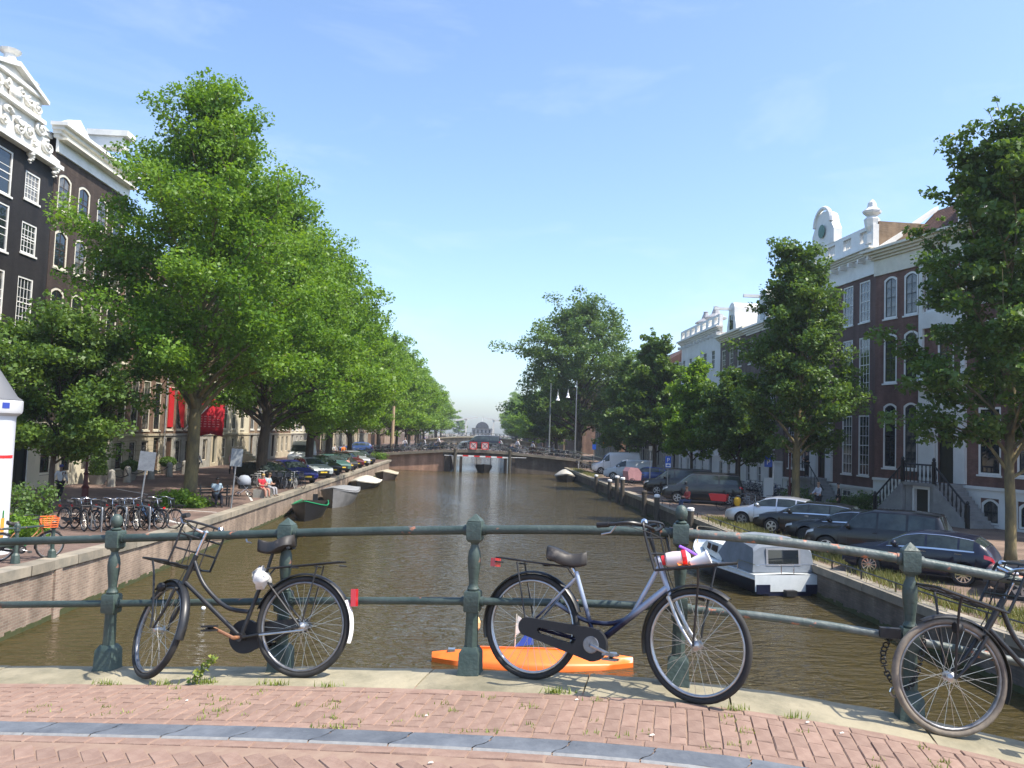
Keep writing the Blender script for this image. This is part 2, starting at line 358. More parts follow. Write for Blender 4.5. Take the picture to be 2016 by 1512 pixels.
for i in range(-45, 46):                               # herringbone below the stone strip
    for k in range(-45, 46):
        if (i - k) % 4 == 0: cc_ = (q_*(i+1), q_*(k+.5), 0)
        elif (i - k) % 4 == 3: cc_ = (q_*(i+.5), q_*(k+1), PI/2)
        else: continue
        x = (cc_[0]+cc_[1])*.7071; y = (cc_[0]-cc_[1])*.7071
        if -3.6 < x < 4.0 and 1.56 < y + 1.9 < 2.25: cands.append((x, y+1.9, cc_[2]-PI/4, .21))
def near(c):
    p = bp(c[0], c[1]); d = p - Vector((0,0,EYE)); dz = d.dot(fw); X = d.dot(rt)/dz*1600; Y = d.dot(up)/dz*1600
    return (abs(X) < 1060 and Y > -800)
vis = [c for c in cands if near(c)]; rest = [c for c in cands if not near(c)]
vis.sort(key=lambda c: bp(c[0], c[1]).y)
over = vis[300:]; vis = vis[:300]
for c in vis:
    p = bp(c[0], c[1], rr.uniform(-.003, .002)); e = .01
    sl = (bz(c[0]+.05) - bz(c[0]-.05))/.1
    o = obj('brick', pool(c[3]), pav, p)
    a = BA + c[2] + rr.uniform(-.012, .012)
    nrm = Vector((-sl*bd.x, -sl*bd.y, 1)).normalized(); xa = Vector((cos(a), sin(a), 0)); xa = (xa - nrm*xa.dot(nrm)).normalized(); ya = nrm.cross(xa)
    o.rotation_euler = Matrix((xa, ya, nrm)).transposed().to_euler()
far_b = MB()
for c in over + rest:
    sl = (bz(c[0]+.05) - bz(c[0]-.05))/.1; a = BA + c[2] + rr.uniform(-.012, .012); p = bp(c[0], c[1], rr.uniform(-.003, .002))
    nrm = Vector((-sl*bd.x, -sl*bd.y, 1)).normalized(); xa = Vector((cos(a), sin(a), 0)); xa = (xa - nrm*xa.dot(nrm)).normalized(); ya = nrm.cross(xa)
    mt = Matrix.Translation(p) @ Matrix((xa, ya, nrm)).transposed().to_4x4()
    me = pool(c[3])
    far_b.add([mt @ v.co for v in me.vertices], [tuple(f.vertices) for f in me.polygons])
tag(obj('bricks', far_b, pav, mat=bk_m), kind='stuff')
# the rest of the deck towards and behind the camera
tag(obj('bridge_roadway', strip(-11.5, 12, 2.3, 14, -.004, 48), mat=brickmat('deck_bricks', (.3,.16,.12), (.36,.2,.16), (.26,.2,.14), .2, .1, .012, flat=True)), kind='structure')
# ================================================================ HOUSES
WCACHE = {}
def win_meshes(w_, h, nc, nr, fm, gm, arch, ft, mid, bt, sep, sm_):
    key = (round(w_,3), round(h,3), nc, nr, fm.name, gm.name, round(arch,3), ft, mid, bt, sep, sm_.name)
    if key in WCACHE: return WCACHE[key]
    b = MB(); sb = MB(); N = 7
    def loop(i):
        pts = [(i, i*.9), (w_-i, i*.9)]
        if arch:
            for k in range(N):
                u = 1-k/(N-1); x = lerp(i, w_-i, u); pts.append((x, h-i-arch + arch*(1-(2*u-1)**2)))
        else: pts += [(w_-i, h-i), (i, h-i)]
        return pts
    b.ring(loop(0), loop(ft), .02, .12)
    iw0, iw1, z0, z1 = ft, w_-ft, ft*.9, h-ft
    if mid: zm = z0+(z1-z0)*mid; sb.box(iw0, iw1, .045, .105, zm-bt, zm+bt)
    t = bt*.55
    if sm_ is not fm: sb.ring(loop(ft+.001), loop(ft+.05), .05, .1)
    for k in range(1, nc):
        x = lerp(iw0, iw1, k/nc); sb.box(x-t, x+t, .055, .095, z0, z1)
    for k in range(1, nr):
        z = lerp(z0, z1, k/nr)
        if mid and abs(z-zm) < bt*1.5: continue
        sb.box(iw0, iw1, .058, .098, z-t, z+t)
    if sep:
        pw, ph = (iw1-iw0)/nc, (z1-z0)/nr
        pm = MB().box(.004, pw-.004, .074, .08, .004, ph-.004).mesh('pane', gm); pl = [(iw0+i*pw, z0+k*ph) for i in range(nc) for k in range(nr)]
    else:
        pm = MB().box(iw0, iw1, .074, .08, z0, z1).mesh('pane', gm); pl = [(0, 0)]
    sl = MB().box(-.07, w_+.07, -.07, .1, -.1, -.003).mesh('sill', fm)
    WCACHE[key] = (b.mesh('window', fm), pm, pl, sl, sb.mesh('sash', sm_) if sb.v else None); return WCACHE[key]
def add_window(root, u, z, w_, h, nc=2, nr=4, fm=None, gm=None, arch=0., ft=.09, mid=.5, bt=.025, sep=False, sill=True, sm_=None):
    fmh, pm, pl, sl, sh = win_meshes(w_, h, nc, nr, fm or white, gm or glass, arch, ft, mid, bt, sep, sm_ or fm or white)
    o = obj('window', fmh, root, (u, 0, z))
    for (x, zz) in pl: obj('pane', pm, o, (x, 0, zz))
    if sh: obj('sash', sh, o)
    if sill: obj('sill', sl, o)
    return o
def wall_mb(W, H, D, holes, zb=0., dep=.22):
    """front wall (plane y=0, outward -y) with real openings, plus sides and back"""
    us = sorted({0., W, *[h[0] for h in holes], *[h[0]+h[2] for h in holes]}); zs = sorted({zb, H, *[h[1] for h in holes], *[h[1]+h[3] for h in holes]})
    b = MB()
    for i in range(len(us)-1):
        for k in range(len(zs)-1):
            cx, cz = (us[i]+us[i+1])/2, (zs[k]+zs[k+1])/2
            if any(h[0] < cx < h[0]+h[2] and h[1] < cz < h[1]+h[3] for h in holes): continue
            b.quad((us[i],0,zs[k]),(us[i+1],0,zs[k]),(us[i+1],0,zs[k+1]),(us[i],0,zs[k+1]))
    for h in holes:
        x0, z0, x1, z1 = h[0], h[1], h[0]+h[2], h[1]+h[3]
        for (p, q) in (((x0,z0),(x0,z1)), ((x0,z1),(x1,z1)), ((x1,z1),(x1,z0)), ((x1,z0),(x0,z0))):
            b.quad((p[0],0,p[1]),(q[0],0,q[1]),(q[0],dep,q[1]),(p[0],dep,p[1]))
        a = h[4] if len(h) > 4 else 0
        if a:
            N = 7; pts = []
            for k in range(N): u = k/(N-1); pts.append((lerp(x0,x1,u), z1-a+a*(1-(2*u-1)**2)))
            for k in range(N-1):
                p, q = pts[k], pts[k+1]; b.quad((p[0],0,p[1]),(q[0],0,q[1]),(q[0],0,z1),(p[0],0,z1)); b.quad((p[0],0,p[1]),(q[0],0,q[1]),(q[0],dep,q[1]),(p[0],dep,p[1]))
    b.quad((0,0,zb),(0,D,zb),(0,D,H),(0,0,H)); b.quad((W,0,zb),(W,D,zb),(W,D,H),(W,0,H)); b.quad((0,D,zb),(W,D,zb),(W,D,H),(0,D,H)); b.quad((0,0,H),(W,0,H),(W,D,H),(0,D,H))
    # dark floor plates and a back lining keep the rooms dark
    return b
def cornice(root, W, z, h, proj, m, steps=4, u0=0., u1=None, name='cornice', dent=0, y0=0.):
    b = MB(); u1 = W if u1 is None else u1
    for k in range(steps):
        p = proj*((k+1)/steps)**1.3; b.box(u0-p*.6, u1+p*.6, y0-p, y0+.15, z+h*k/steps, z+h*(k+1)/steps+(.002 if k < steps-1 else 0))
    o = obj(name, b, root, mat=m)
    if dent:
        n = int((u1-u0)/dent); me = MB().box(-.09, .09, y0-proj*.8, y0, 0, h*.5).mesh('bracket', m)
        for k in range(n+1): obj('bracket', me, o, (u0+(u1-u0)*k/n, 0, z-h*.5+.004))
    return o
def house(name, label, org, rz, W, H, D, wm, wins, roof=None, roofm=None, base=None, fm=None, sep=False, gm=None, group=None, doors=(), zb=0., cor=None, ft=.09, bt=.025, sash=None):
    """wins: (u, z, w, h, cols, rows, arch)"""
    r = thing(name, label, 'house', org, rz, group)
    holes = [(a[0], a[1], a[2], a[3], a[6]) for a in wins] + [(d[0], d[1], d[2], d[3], 0) for d in doors]
    obj('wall', wall_mb(W, H, D, holes, zb), r, mat=wm)
    for i, a in enumerate(wins): add_window(r, a[0], a[1], a[2], a[3], a[4], a[5], fm, (glass2 if (gm is None and (i*7) % 5 < 2) else gm), a[6], ft, .5, bt, sep, a[1] > base[0] if base else True, sash)
    for d in doors:
        o = obj('door', MB().box(d[0], d[0]+d[2], .14, .2, d[1], d[1]+d[3]), r, mat=d[4])
        fr = MB(); fr.box(d[0]-.09, d[0]-.002, -.05, .1, d[1], d[1]+d[3]+.1); fr.box(d[0]+d[2]+.002, d[0]+d[2]+.09, -.05, .1, d[1], d[1]+d[3]+.1); fr.box(d[0]-.002, d[0]+d[2]+.002, -.05, .1, d[1]+d[3]+.002, d[1]+d[3]+.1)
        obj('frame', fr, o, mat=fm or white)
        pn = MB()
        for k in range(2): pn.box(d[0]+d[2]*(.1+.45*k), d[0]+d[2]*(.45+.45*k), .125, .138, d[1]+.2, d[1]+d[3]*.45); pn.box(d[0]+d[2]*(.1+.45*k), d[0]+d[2]*(.45+.45*k), .125, .138, d[1]+d[3]*.52, d[1]+d[3]-.2)
        obj('panel', pn, o, mat=d[4])
    if base:
        hb, bmt = base; hs = [(x[0]-.02, x[1]-.02, x[2]+.04, x[3]+.04) for x in holes if x[1] < hb]
        b = MB(); us = sorted({-.03, W+.03, *[x[0] for x in hs], *[x[0]+x[2] for x in hs]})
        zs = sorted({zb, hb, *[min(hb, x[1]) for x in hs], *[min(hb, x[1]+x[3]) for x in hs]})
        for i in range(len(us)-1):
            for k in range(len(zs)-1):
                cx, cz = (us[i]+us[i+1])/2, (zs[k]+zs[k+1])/2
                if any(x[0] < cx < x[0]+x[2] and x[1] < cz < x[1]+x[3] for x in hs): continue
                b.box(us[i], us[i+1], -.06, .01, zs[k], zs[k+1])
        obj('plinth', b, r, mat=bmt)
        obj('string_course', MB().box(-.05, W+.05, -.13, 0, hb+.002, hb+.16), r, mat=bmt)
    if cor: cornice(r, W, *cor)
    zt = H
    if roof == 'hip':
        i = min(W, D)*.28; rh = roofm[1]
        obj('roof', MB().add([(0,.1,zt+.02),(W,.1,zt+.02),(W,D,zt+.02),(0,D,zt+.02),(.2,D*.35,zt+rh),(W-.2,D*.35,zt+rh),(W-.2,D*.65,zt+rh),(.2,D*.65,zt+rh)],[(0,1,5,4),(1,2,6,5),(2,3,7,6),(3,0,4,7),(4,5,6,7)]), r, mat=roofm[0])
    return r
def tilemat(name, c1, c2):
    m = brickmat(name, c1, c2, (c1[0]*.5, c1[1]*.5, c1[2]*.5), .2, .16, .03, dirt=(.6,1.2)); return m
tiles = tilemat('roof_tiles', (.11,.06,.045), (.15,.08,.06)); tiles_o = tilemat('roof_tiles_orange', (.24,.1,.06), (.3,.13,.08)); slate = tilemat('roof_slate', (.06,.065,.075), (.08,.085,.095))
bk_black = brickmat('black_painted_brick', (.022,.019,.018), (.028,.024,.022), (.014,.012,.012), dirt=(.8,1.2), rough=.6)
bk_dark = brickmat('dark_brown_brick', (.055,.04,.033), (.075,.053,.043), (.05,.042,.036), dirt=(.75,1.2))
bk_brown = brickmat('brown_brick', (.17,.1,.068), (.22,.135,.09), (.2,.16,.12), dirt=(.75,1.15))
bk_tan = brickmat('tan_brick', (.27,.19,.13), (.33,.24,.17), (.3,.26,.2), dirt=(.75,1.15))
bk_red = brickmat('dark_red_brick', (.15,.074,.06), (.19,.1,.078), (.13,.1,.085), dirt=(.75,1.2))
bk_plum = brickmat('plum_brick', (.115,.064,.056), (.14,.08,.068), (.085,.06,.052), dirt=(.8,1.15), rough=.7)
bk_grey = brickmat('grey_brown_brick', (.13,.1,.085), (.17,.13,.11), (.14,.12,.1), dirt=(.75,1.15))
plaster = M('white_plaster', (.74,.74,.7), .7, c2=(.62,.62,.58), vs=.6); plaster_c = M('cream_plaster', (.66,.6,.46), .75, c2=(.54,.49,.37), vs=.5)
doorblack = M('black_green_door', (.012,.018,.014), .35); doorred = M('red_paint', (.5,.02,.025), .5); doorbrown = M('brown_door', (.06,.035,.02), .5)
XL = -23.2; LR = PI/2
def grid_wins(us, zs, w_, hs, nc, nr, arch=0.): return [(u, z, w_, h, nc, nr, arch) for u in us for z, h in zip(zs, hs)]
Q = ZL
# --- left bank: (local x = +Y, outward = towards the canal); local z measured from the water
# A: black gabled house at the left edge
wA = grid_wins([6.75, 1.9], [16.05, 13.3, 9.5], 1.4, [1.45, 1.6, 2.6], 4, 5) + grid_wins([4.3], [15.75, 13.0, 9.3], 1.3, [2.2, 2.3, 2.8], 1, 3)
wA += grid_wins([1.9, 4.3, 6.75], [5.5], 1.4, [2.5], 3, 5)
hA = house('gabled_house', 'black painted canal house with ornate white neck gable at left edge', (XL, 34.8, 0), LR, 9.4, 18.6, 12, bk_black, wA, sep=True, base=(4.7, plaster_c), doors=[(7.2, 1.35, 1.5, 2.7, doorblack)], zb=ZL-.3)
obj('ledge', MB().box(-.05, 9.4, -.28, 0, 8.55, 8.8), hA, mat=white)
gab = MB()
gp = [(-.1,18.5),(9.5,18.5),(9.45,19.0),(8.5,19.15),(7.9,19.5),(7.5,20.1),(7.3,20.9),(7.3,22.4),(6.3,23.1),(5.3,23.6),(4.1,23.6),(3.1,23.1),(2.1,22.4),(2.1,20.9),(1.9,20.1),(1.5,19.5),(.9,19.15),(-.05,19.0)]
g_o = obj('gable', MB().prism([(x, z-18.5) for x, z in gp], -.25, .25), hA, (0, 0, 18.5), mat=white); g_o.scale = (1, 1, .69)
orn = M('white_ornament', (.82,.8,.74), .6, c2=(.66,.64,.58), vs=6, bump=.8, bs=7)
b = MB()
for (x0,x1,z0,z1,p) in ((-.3,9.6,18.3,18.62,.42),(2.0,7.4,20.75,21.05,.5),(2.6,6.8,22.5,22.75,.45)): b.box(x0,x1,-p,0,z0,z1)
obj('moulding', b, g_o, (0, 0, -18.5), mat=white)
pd = [(1.9,22.35),(4.7,23.5),(7.5,22.35),(7.5,22.6),(4.7,23.85),(1.9,22.6)]
obj('pediment', MB().prism(pd, -.55, .3), g_o, (0, 0, -18.5), mat=white)
rg = random.Random(5)
def blobs(pts, m, parent, name):
    bb = MB()
    for (x, y, z, r) in pts:
        pr = [(r*sin(PI*k/5)+.001, -r*cos(PI*k/5)) for k in range(6)]; bb.lathe(pr, 7, (x, y, z))
    return obj(name, bb, parent, (0, 0, -18.5), mat=m, smooth='all')
def scroll(name, cx, cz, r0, turns, sx, a0, th=.1, parent=None):
    pts = []; n = int(14*turns)
    for k in range(n+1):
        t = k/n; a = a0 + sx*2*PI*turns*t; r = r0*(1-.88*t); pts.append((cx+r*cos(a), -.3-.12*t, cz+r*sin(a)))
    return obj(name, MB().tube(pts, [th*(1-.45*k/n) for k in range(n+1)], 7), parent, (0, 0, -18.5), mat=orn, smooth='all')
for sx in (-1, 1):
    for (dx, z, r, tn) in ((3.3,19.35,.55,1.6),(2.55,20.3,.5,1.5),(2.1,21.6,.42,1.5),(1.5,19.5,.5,1.4),(.7,19.3,.35,1.3),(1.35,21.7,.38,1.3),(.6,21.9,.36,1.3)): scroll('scroll_carving', 4.7+sx*dx, z, r, tn, sx, PI/2, .11, g_o)
    scroll('leaf_carving', 4.7+sx*.5, 20.0, .5, .7, -sx, 0, .14, g_o); scroll('leaf_carving', 4.7+sx*1.9, 19.0, .4, .6, -sx, 1, .13, g_o)
obj('cartouche', MB().lathe([(.05,-.5),(.5,-.42),(.42,-.3),(.35,-.25)], 14, (4.7,0,21.5), 'y'), g_o, (0, 0, -18.5), mat=orn, smooth='all')
for u in (.4, 2.7, 6.7, 9.0): blobs([(u+rg.uniform(-.15,.15), -.25, 18.3-.16*k, .24-.035*k) for k in range(6)], orn, g_o, 'console')
obj('finial', MB().lathe([(.5,23.5),(.55,23.75),(.3,23.9),(.26,24.3),(.45,24.45),(.5,24.6),(.2,24.75)], 10, (4.7,0,0)), g_o, (0, 0, -18.5), mat=white)
obj('finial', MB().lathe([(.35,23.2),(.42,23.4),(.22,23.6),(.3,23.8),(.34,23.9),(.1,24.1)], 8, (6.6,-.1,-.45)), g_o, (0, 0, -18.5), mat=white)
obj('chimney', MB().box(8.7,9.5,.4,1.2,18.6,20.1).box(8.6,9.6,.3,1.3,20.102,20.3).add([(8.55,.25,20.305),(9.65,.25,20.305),(9.65,1.35,20.305),(8.55,1.35,20.305),(9.1,.8,20.9)],[(0,1,4),(1,2,4),(2,3,4),(3,0,4)]), hA, mat=white)
# B: dark brick, arched windows, white cornice
uB = [.5, 2.75, 5.1, 7.2]
wB = grid_wins(uB, [16.35, 13.2, 9.8, 6.1], 1.42, [2.1, 2.15, 2.35, 2.7], 2, 3, .22) + grid_wins(uB[:3], [1.9], 1.2, [2.0], 2, 2)
hB = house('cornice_house', 'dark brown brick house with arched cream framed windows beside black gable', (XL, 44.25, 0), LR, 9.0, 19.4, 12, bk_dark, wB, fm=cream, sash=doorbrown, ft=.13, sep=True, base=(4.6, plaster_c), doors=[(7.0, 1.6, 1.1, 2.5, doorblack)], zb=ZL-.3, cor=(20.15, .75, .75, white, 4))
obj('frieze', MB().box(-.04, 9.04, -.14, 0, 19.38, 20.15), hB, mat=white)
obj('gutter_underside', MB().box(-.1, 9.1, -.6, -.1, 20.02, 20.15), hB, mat=cream)
pdb = MB().prism([(.0,20.92),(3.2,20.92),(1.6,21.75)], -.4, .3); obj('pediment', pdb, hB, mat=white)
obj('roof', MB().add([(0,.2,20.4),(9,.2,20.4),(9,11.9,20.4),(0,11.9,20.4),(0,5,22.2),(9,5,22.2)], [(0,1,5,4),(2,3,4,5),(1,2,5),(3,0,4)]), hB, mat=slate)
hb = obj('hoist_beam_housing', MB().box(6.2,7.4,-1.0,1.5,22.6,22.95).box(6.35,7.25,-.7,1.4,21.9,22.598), hB, mat=white)
# C: brown brick with tall cream windows
uC = [.6, 2.6, 4.6, 6.6]
wC = grid_wins(uC, [12.6, 8.75, 4.35], 1.2, [2.5, 2.75, 3.5], 2, 2) + grid_wins(uC[:3], [1.75], 1.15, [1.85], 2, 2)
hC = house('brown_house', 'sunlit brown brick house with tall cream windows and rusticated stone basement', (XL, 53.3, 0), LR, 8.6, 16.2, 12, bk_brown, wC, fm=cream, sash=doorbrown, sep=True, base=(3.95, sand), doors=[(6.7, 1.5, 1.05, 2.3, doorblack)], zb=ZL-.3, cor=(16.2, .7, .6, cream, 4), roof='hip', roofm=(tiles, 3))
jm = MB().box(-.0,8.6,-.064,-.058,0,.02).mesh('joint', M('joint_shadow', (.2,.17,.12), .9))
for k in range(8): obj('stone_joint', jm, hC, (0, 0, 1.35+k*.32))
obj('drainpipe', MB().tube([(8.62,-.08,1.2),(8.62,-.08,16.2)], .06, 8), hC, mat=M('lead_grey', (.3,.31,.32), .5))
# D: tan house with red door surrounds and banner
uD = [.5, 2.5, 4.6, 6.8, 8.8]
wD = grid_wins(uD, [12.2, 8.3, 4.4], 1.25, [2.6, 2.9, 3.3], 2, 2) + grid_wins(uD[1:], [1.8], 1.1, [1.8], 2, 2)
hD = house('banner_house', 'brown house with red shuttered window behind the first big tree', (XL, 61.95, 0), LR, 10.8, 15.8, 12, bk_brown, wD, fm=cream, sash=doorbrown, base=(3.95, stone), doors=[(.5, 1.5, 1.15, 2.3, doorbrown)], zb=ZL-.3, cor=(15.8, .7, .6, cream, 4), roof='hip', roofm=(tiles, 3))
obj('red_shutter', MB().box(.62,1.62,-.06,.018,4.6,7.6), hD, mat=doorred); obj('red_awning', MB().prism([(-.05,7.4),(-.6,6.9),(-.6,4.6),(-.45,4.6),(-.05,7.0)], 2.25, 2.45, 'x'), hD, mat=doorred)
# flag pole and red banner
bn_m = M('red_banner_cloth', (.62,.02,.035), .7, c2=(.5,.015,.03), vs=2)
bt_ = thing('banner', 'large red cloth banner with small print hanging from a slanted pole', 'banner', (XL+.1, 66.8, 0))
rows = []
for i in range(9):
    z = 7.15-3.0*i/8; rows.append([(.9+1.5*k/8+.08*sin(k*1.7+i*.3), .55*k/8*2.6-.2+.06*sin(i*.9+k), z + (-.25*abs(k-4)/4 if i == 8 else 0)) for k in range(9)])
ob_ = obj('cloth', MB().grid(rows), bt_, mat=bn_m, smooth='all'); md = ob_.modifiers.new('t', 'SOLIDIFY'); md.thickness = .02
obj('pole', MB().tube([(0,-.9,4.4),(2.7,.9,7.9)], .05, 8), bt_, mat=white)
prn = M('banner_print', (.75,.3,.3), .7); lm = MB().box(0, .19, -.01, .008, 0, .06).mesh('printed_line', prn)
for k in range(5):
    for i in range(5): obj('printed_line', lm, bt_, (1.02+i*.26, -.41+i*.26, 5.5-k*.2), (0, 0, R(40)))
# E...: the row continues behind the trees
rowL = [('house with tall white ground floor and stone stoop behind the parked white van', 12.0, 16.0, plaster_c, cream, 4, 'hip'), ('sunlit tan brick house left of the far bridge', 9, 15, bk_tan, white, 3, 'hip'),
        ('brown brick house with red door surround near the far bridge', 10, 16.5, bk_brown, cream, 4, 'flat'), ('cream plastered corner house at the far bridge', 11, 14, plaster_c, white, 4, 'hip'),
        ('dark brick house beyond the far bridge, left bank', 12, 16, bk_dark, cream, 4, 'hip'), ('tan house, second beyond the far bridge, left bank', 12, 15, bk_tan, white, 4, 'flat'), ('grey brick house, third beyond the far bridge, left bank', 14, 16, bk_grey, white, 5, 'hip'),
        ('last brown house visible on the left bank, behind the tree row', 16, 15, bk_brown, cream, 5, 'hip')]
y = 72.9
for i, (lb, W_, H_, wm_, fm_, n_, rf) in enumerate(rowL):
    if i == 4: y += 9
    pit = (W_-.8)/n_; us = [.5+pit*k for k in range(n_)]
    ws = grid_wins(us[1:], [1.9], 1.05, [1.8], 2, 2) + grid_wins(us, [4.5, 8.3, 11.6], min(1.3, pit*.62), [2.9, 2.5, 2.2], 2, 2)
    h = house('canal_house', lb, (XL, y, 0), LR, W_-.05, H_, 12, wm_, ws, fm=fm_, base=(3.95, sand if i % 2 == 0 else stone), doors=[(us[0], 1.5, 1.1, 2.4, doorblack)], zb=ZL-.3, cor=(H_, .7, .6, fm_, 3), roof='hip', roofm=(tiles_o if i % 3 == 1 else tiles, 3.2))
    y += W_
# stoop with steps at the house E
stp = thing('stoop', 'pale stone stoop with steps rising to the house behind the white van', 'stairs', (XL, 78.6, ZL))
for k in range(8): obj('step', MB().box(.1, 3.0-.3*k, 0, 1.5, k*.2, k*.2+.198), stp, mat=sand)

# --- right bank: local x = towards the camera, outward = towards the canal
P1 = (25.3, 50.5)
# R1 (nearest): facade turns 13 degrees
a1 = R(-90+13); W1 = 17.0
o1 = (P1[0], P1[1], 0)
def fr1(u, z): return u
uR = [.75, 2.48]
wR = [(u, z, 1.15, h, 2, 4, .2) for u in uR for z, h in ((13.0, 2.65), (8.95, 3.1), (3.7, 4.0))] + [(u, z, 1.2, h, 2, 4, .2) for u in (8.3, 10.3, 12.3, 14.3) for z, h in ((13.0, 2.65), (8.95, 3.1))]
wR += [(u, 3.7, 1.45, 3.6, 1, 2, 0) for u in (8.0, 10.4, 12.8)] + [(4.2, 13.0, 1.0, 2.3, 2, 4, 0), (5.9, 13.0, 1.0, 2.3, 2, 4, 0), (5.15, 9.2, 1.2, 2.6, 2, 4, 0)] + [(u, 1.1, 1.15, 1.35, 2, 1, .25) for u in (8.2, 10.5, 12.9)]
hR1 = house('stoop_house', 'dark red brick house with white centre bay and double stone stoop at right', o1, a1, W1, 16.0, 13, bk_red, wR, sep=True, gm=None, base=(2.9, plaster), doors=[(5.2, 3.1, 1.15, 3.4, doorblack), (5.35, 1.0, 1.1, 1.75, doorblack)], zb=ZR-.3, cor=(16.72, .75, .85, cream, 5), roof='hip', roofm=(tiles, 4.6), fm=white, ft=.12, sash=doorblack)
obj('frieze', MB().box(-.03, W1, -.12, 0, 15.85, 16.72), hR1, mat=cream)
bay = MB()
for (x0, x1, z0, z1) in ((3.85,5.05,3.1,8.5),(6.5,7.25,3.1,8.5),(3.85,4.15,8.9,15.85),(6.95,7.25,8.9,15.85),(5.05,6.5,6.7,8.5),(4.15,6.95,12.0,12.9)): bay.box(x0, x1, -.16, 0, z0, z1)
obj('white_bay', bay, hR1, mat=plaster)
obj('door_canopy', MB().box(3.6,7.5,-.75,0,8.68,8.92).box(3.8,7.3,-.55,0,8.48,8.678), hR1, mat=white)
dm = MB().box(5.7,7.1,.9,3.5,17.4,19.6); dor = obj('dormer', dm, hR1, mat=white); obj('roof_cap', MB().box(5.5,7.3,.65,3.5,19.602,19.8), dor, mat=white)
obj('pane', MB().box(5.9,6.9,.86,.895,17.7,19.4), dor, mat=glass)
obj('glazing_bar', MB().box(6.38,6.42,.84,.858,17.7,19.4).box(5.9,6.38,.842,.858,18.5,18.54).box(6.42,6.9,.842,.858,18.5,18.54), dor, mat=doorblack)
obj('chimney', MB().box(3.2,5.3,3.2,4.6,17.5,21.0).box(3.05,5.45,3.0,4.8,21.0,21.35), hR1, mat=brickmat('chimney_brick', (.25,.14,.09), (.3,.17,.11), (.2,.15,.11)))
obj('gable_edge', MB().add([(-.05,.1,17.4),(-.05,4.6,20.6),(-.05,4.6,20.9),(-.05,-.2,17.6),(.3,.1,17.4),(.3,4.6,20.6),(.3,4.6,20.9),(.3,-.2,17.6)], [(0,1,2,3),(7,6,5,4),(0,4,5,1),(1,5,6,2),(2,6,7,3),(3,7,4,0)]), hR1, mat=white)
# double stoop in front of R1
st = thing('double_stoop', 'grey stone double stoop with dark iron balustrade before the right house', 'stairs', o1, a1)
zd = 3.08; zs = ZR; sm = M('stoop_stone', (.3,.3,.29), .8, c2=(.2,.2,.2), vs=1.2); xl, xr_ = 4.75, 7.05; nst = 11; run = .205
obj('landing', MB().box(xl, xr_, -2.0, -.17, zd-.18, zd), st, mat=sm)
obj('side_wall', MB().box(xl+.05, 5.35, -1.85, -.17, zs-.2, zd-.182), st, mat=sm); obj('side_wall', MB().box(6.6, xr_-.05, -1.85, -.17, zs-.2, zd-.182), st, mat=sm)
obj('lintel', MB().box(5.35,6.6,-1.85,-1.6,2.72,zd-.182), st, mat=plaster); obj('door_frame', MB().box(5.35,5.45,-1.88,-1.6,zs,2.718).box(6.5,6.6,-1.88,-1.6,zs,2.718), st, mat=white)
obj('basement_door', MB().box(5.45,6.5,-1.66,-1.6,zs,2.72), st, mat=doorblack)
for sx, xa in ((-1, xl), (1, xr_)):
    for k in range(nst):
        h = (zd-zs)*(nst-k-1)/nst + .19; x0 = xa + sx*k*run; x1 = x0 + sx*(run+.01)
        obj('step', MB().box(min(x0,x1), max(x0,x1), -1.95, -.3, zs, zs+h-.002), st, mat=sm)
    wp = [(xa, zs), (xa+sx*nst*run, zs), (xa+sx*nst*run, zs+.2), (xa, zd)]
    obj('stair_wall', MB().prism(wp, -2.06, -1.96), st, mat=sm)
irn = M('dark_iron', (.014,.014,.015), .45)
bal = MB().lathe([(.02,0),(.035,.1),(.03,.25),(.06,.4),(.045,.6),(.03,.8),(.04,.9),(.02,1.0)], 6).mesh('baluster', irn, True)
obj('handrail', MB().tube([(xl,-2.0,zd+1.0),(xr_,-2.0,zd+1.0)], .05, 6), st, mat=irn)
for sx, xa in ((-1, xl), (1, xr_)):
    obj('handrail', MB().tube([(xa,-2.0,zd+1.0),(xa+sx*nst*run,-2.0,zs+1.1)], .05, 6), st, mat=irn)
    for k in range(8): obj('baluster', bal, st, (xa+sx*(k+.5)*.28, -2.0, zd-(k+.5)*.28/run*(zd-zs)/nst+.05))
    for (px_, pz_) in ((xa, zd), (xa+sx*nst*run, zs)): obj('newel_post', MB().box(px_-.08, px_+.08, -2.08, -1.92, pz_, pz_+1.2).lathe([(.06,1.2),(.1,1.27),(.08,1.36),(.01,1.42)], 8, (px_, -2.0, pz_)), st, mat=irn)
for k in range(7): obj('baluster', bal, st, (xl+.28+k*.29, -2.0, zd))
# R2: plum brick, white sashes, balustraded attic
a2 = R(-90+3.5); W2 = 13.0; d2 = Vector((cos(a2), sin(a2))); o2 = (P1[0]-d2.x*W2, P1[1]-d2.y*W2, 0)
us2 = [.7, 2.7, 4.6]; us2 = [11.05, 8.95, 2.75, .7]
wR2 = [(u, z, 1.3, h, 3, n_, 0) for u in us2 for z, h, n_ in ((13.1, 2.7, 4), (8.45, 3.65, 6), (3.1, 3.9, 6))] + [(5.6, 13.1, 1.3, 2.7, 3, 4, 0), (5.6, 8.45, 1.3, 3.6, 3, 6, 0)] + [(u, 1.2, 1.25, .85, 2, 1, 0) for u in us2]
hR2 = house('balustrade_house', 'plum brick house with white sash windows and balustraded white attic', o2, a2, W2, 16.1, 13, bk_plum, wR2, sep=True, gm=None, base=(2.2, plaster), doors=[(5.6, 2.7, 1.3, 2.75, doorblack)], zb=ZR-.3, cor=(17.2, .55, .75, white, 5, 0., None, 'cornice', 1.15))
obj('frieze', MB().box(-.03, W2+.03, -.1, 0, 16.05, 17.2), hR2, mat=white)
at = MB()
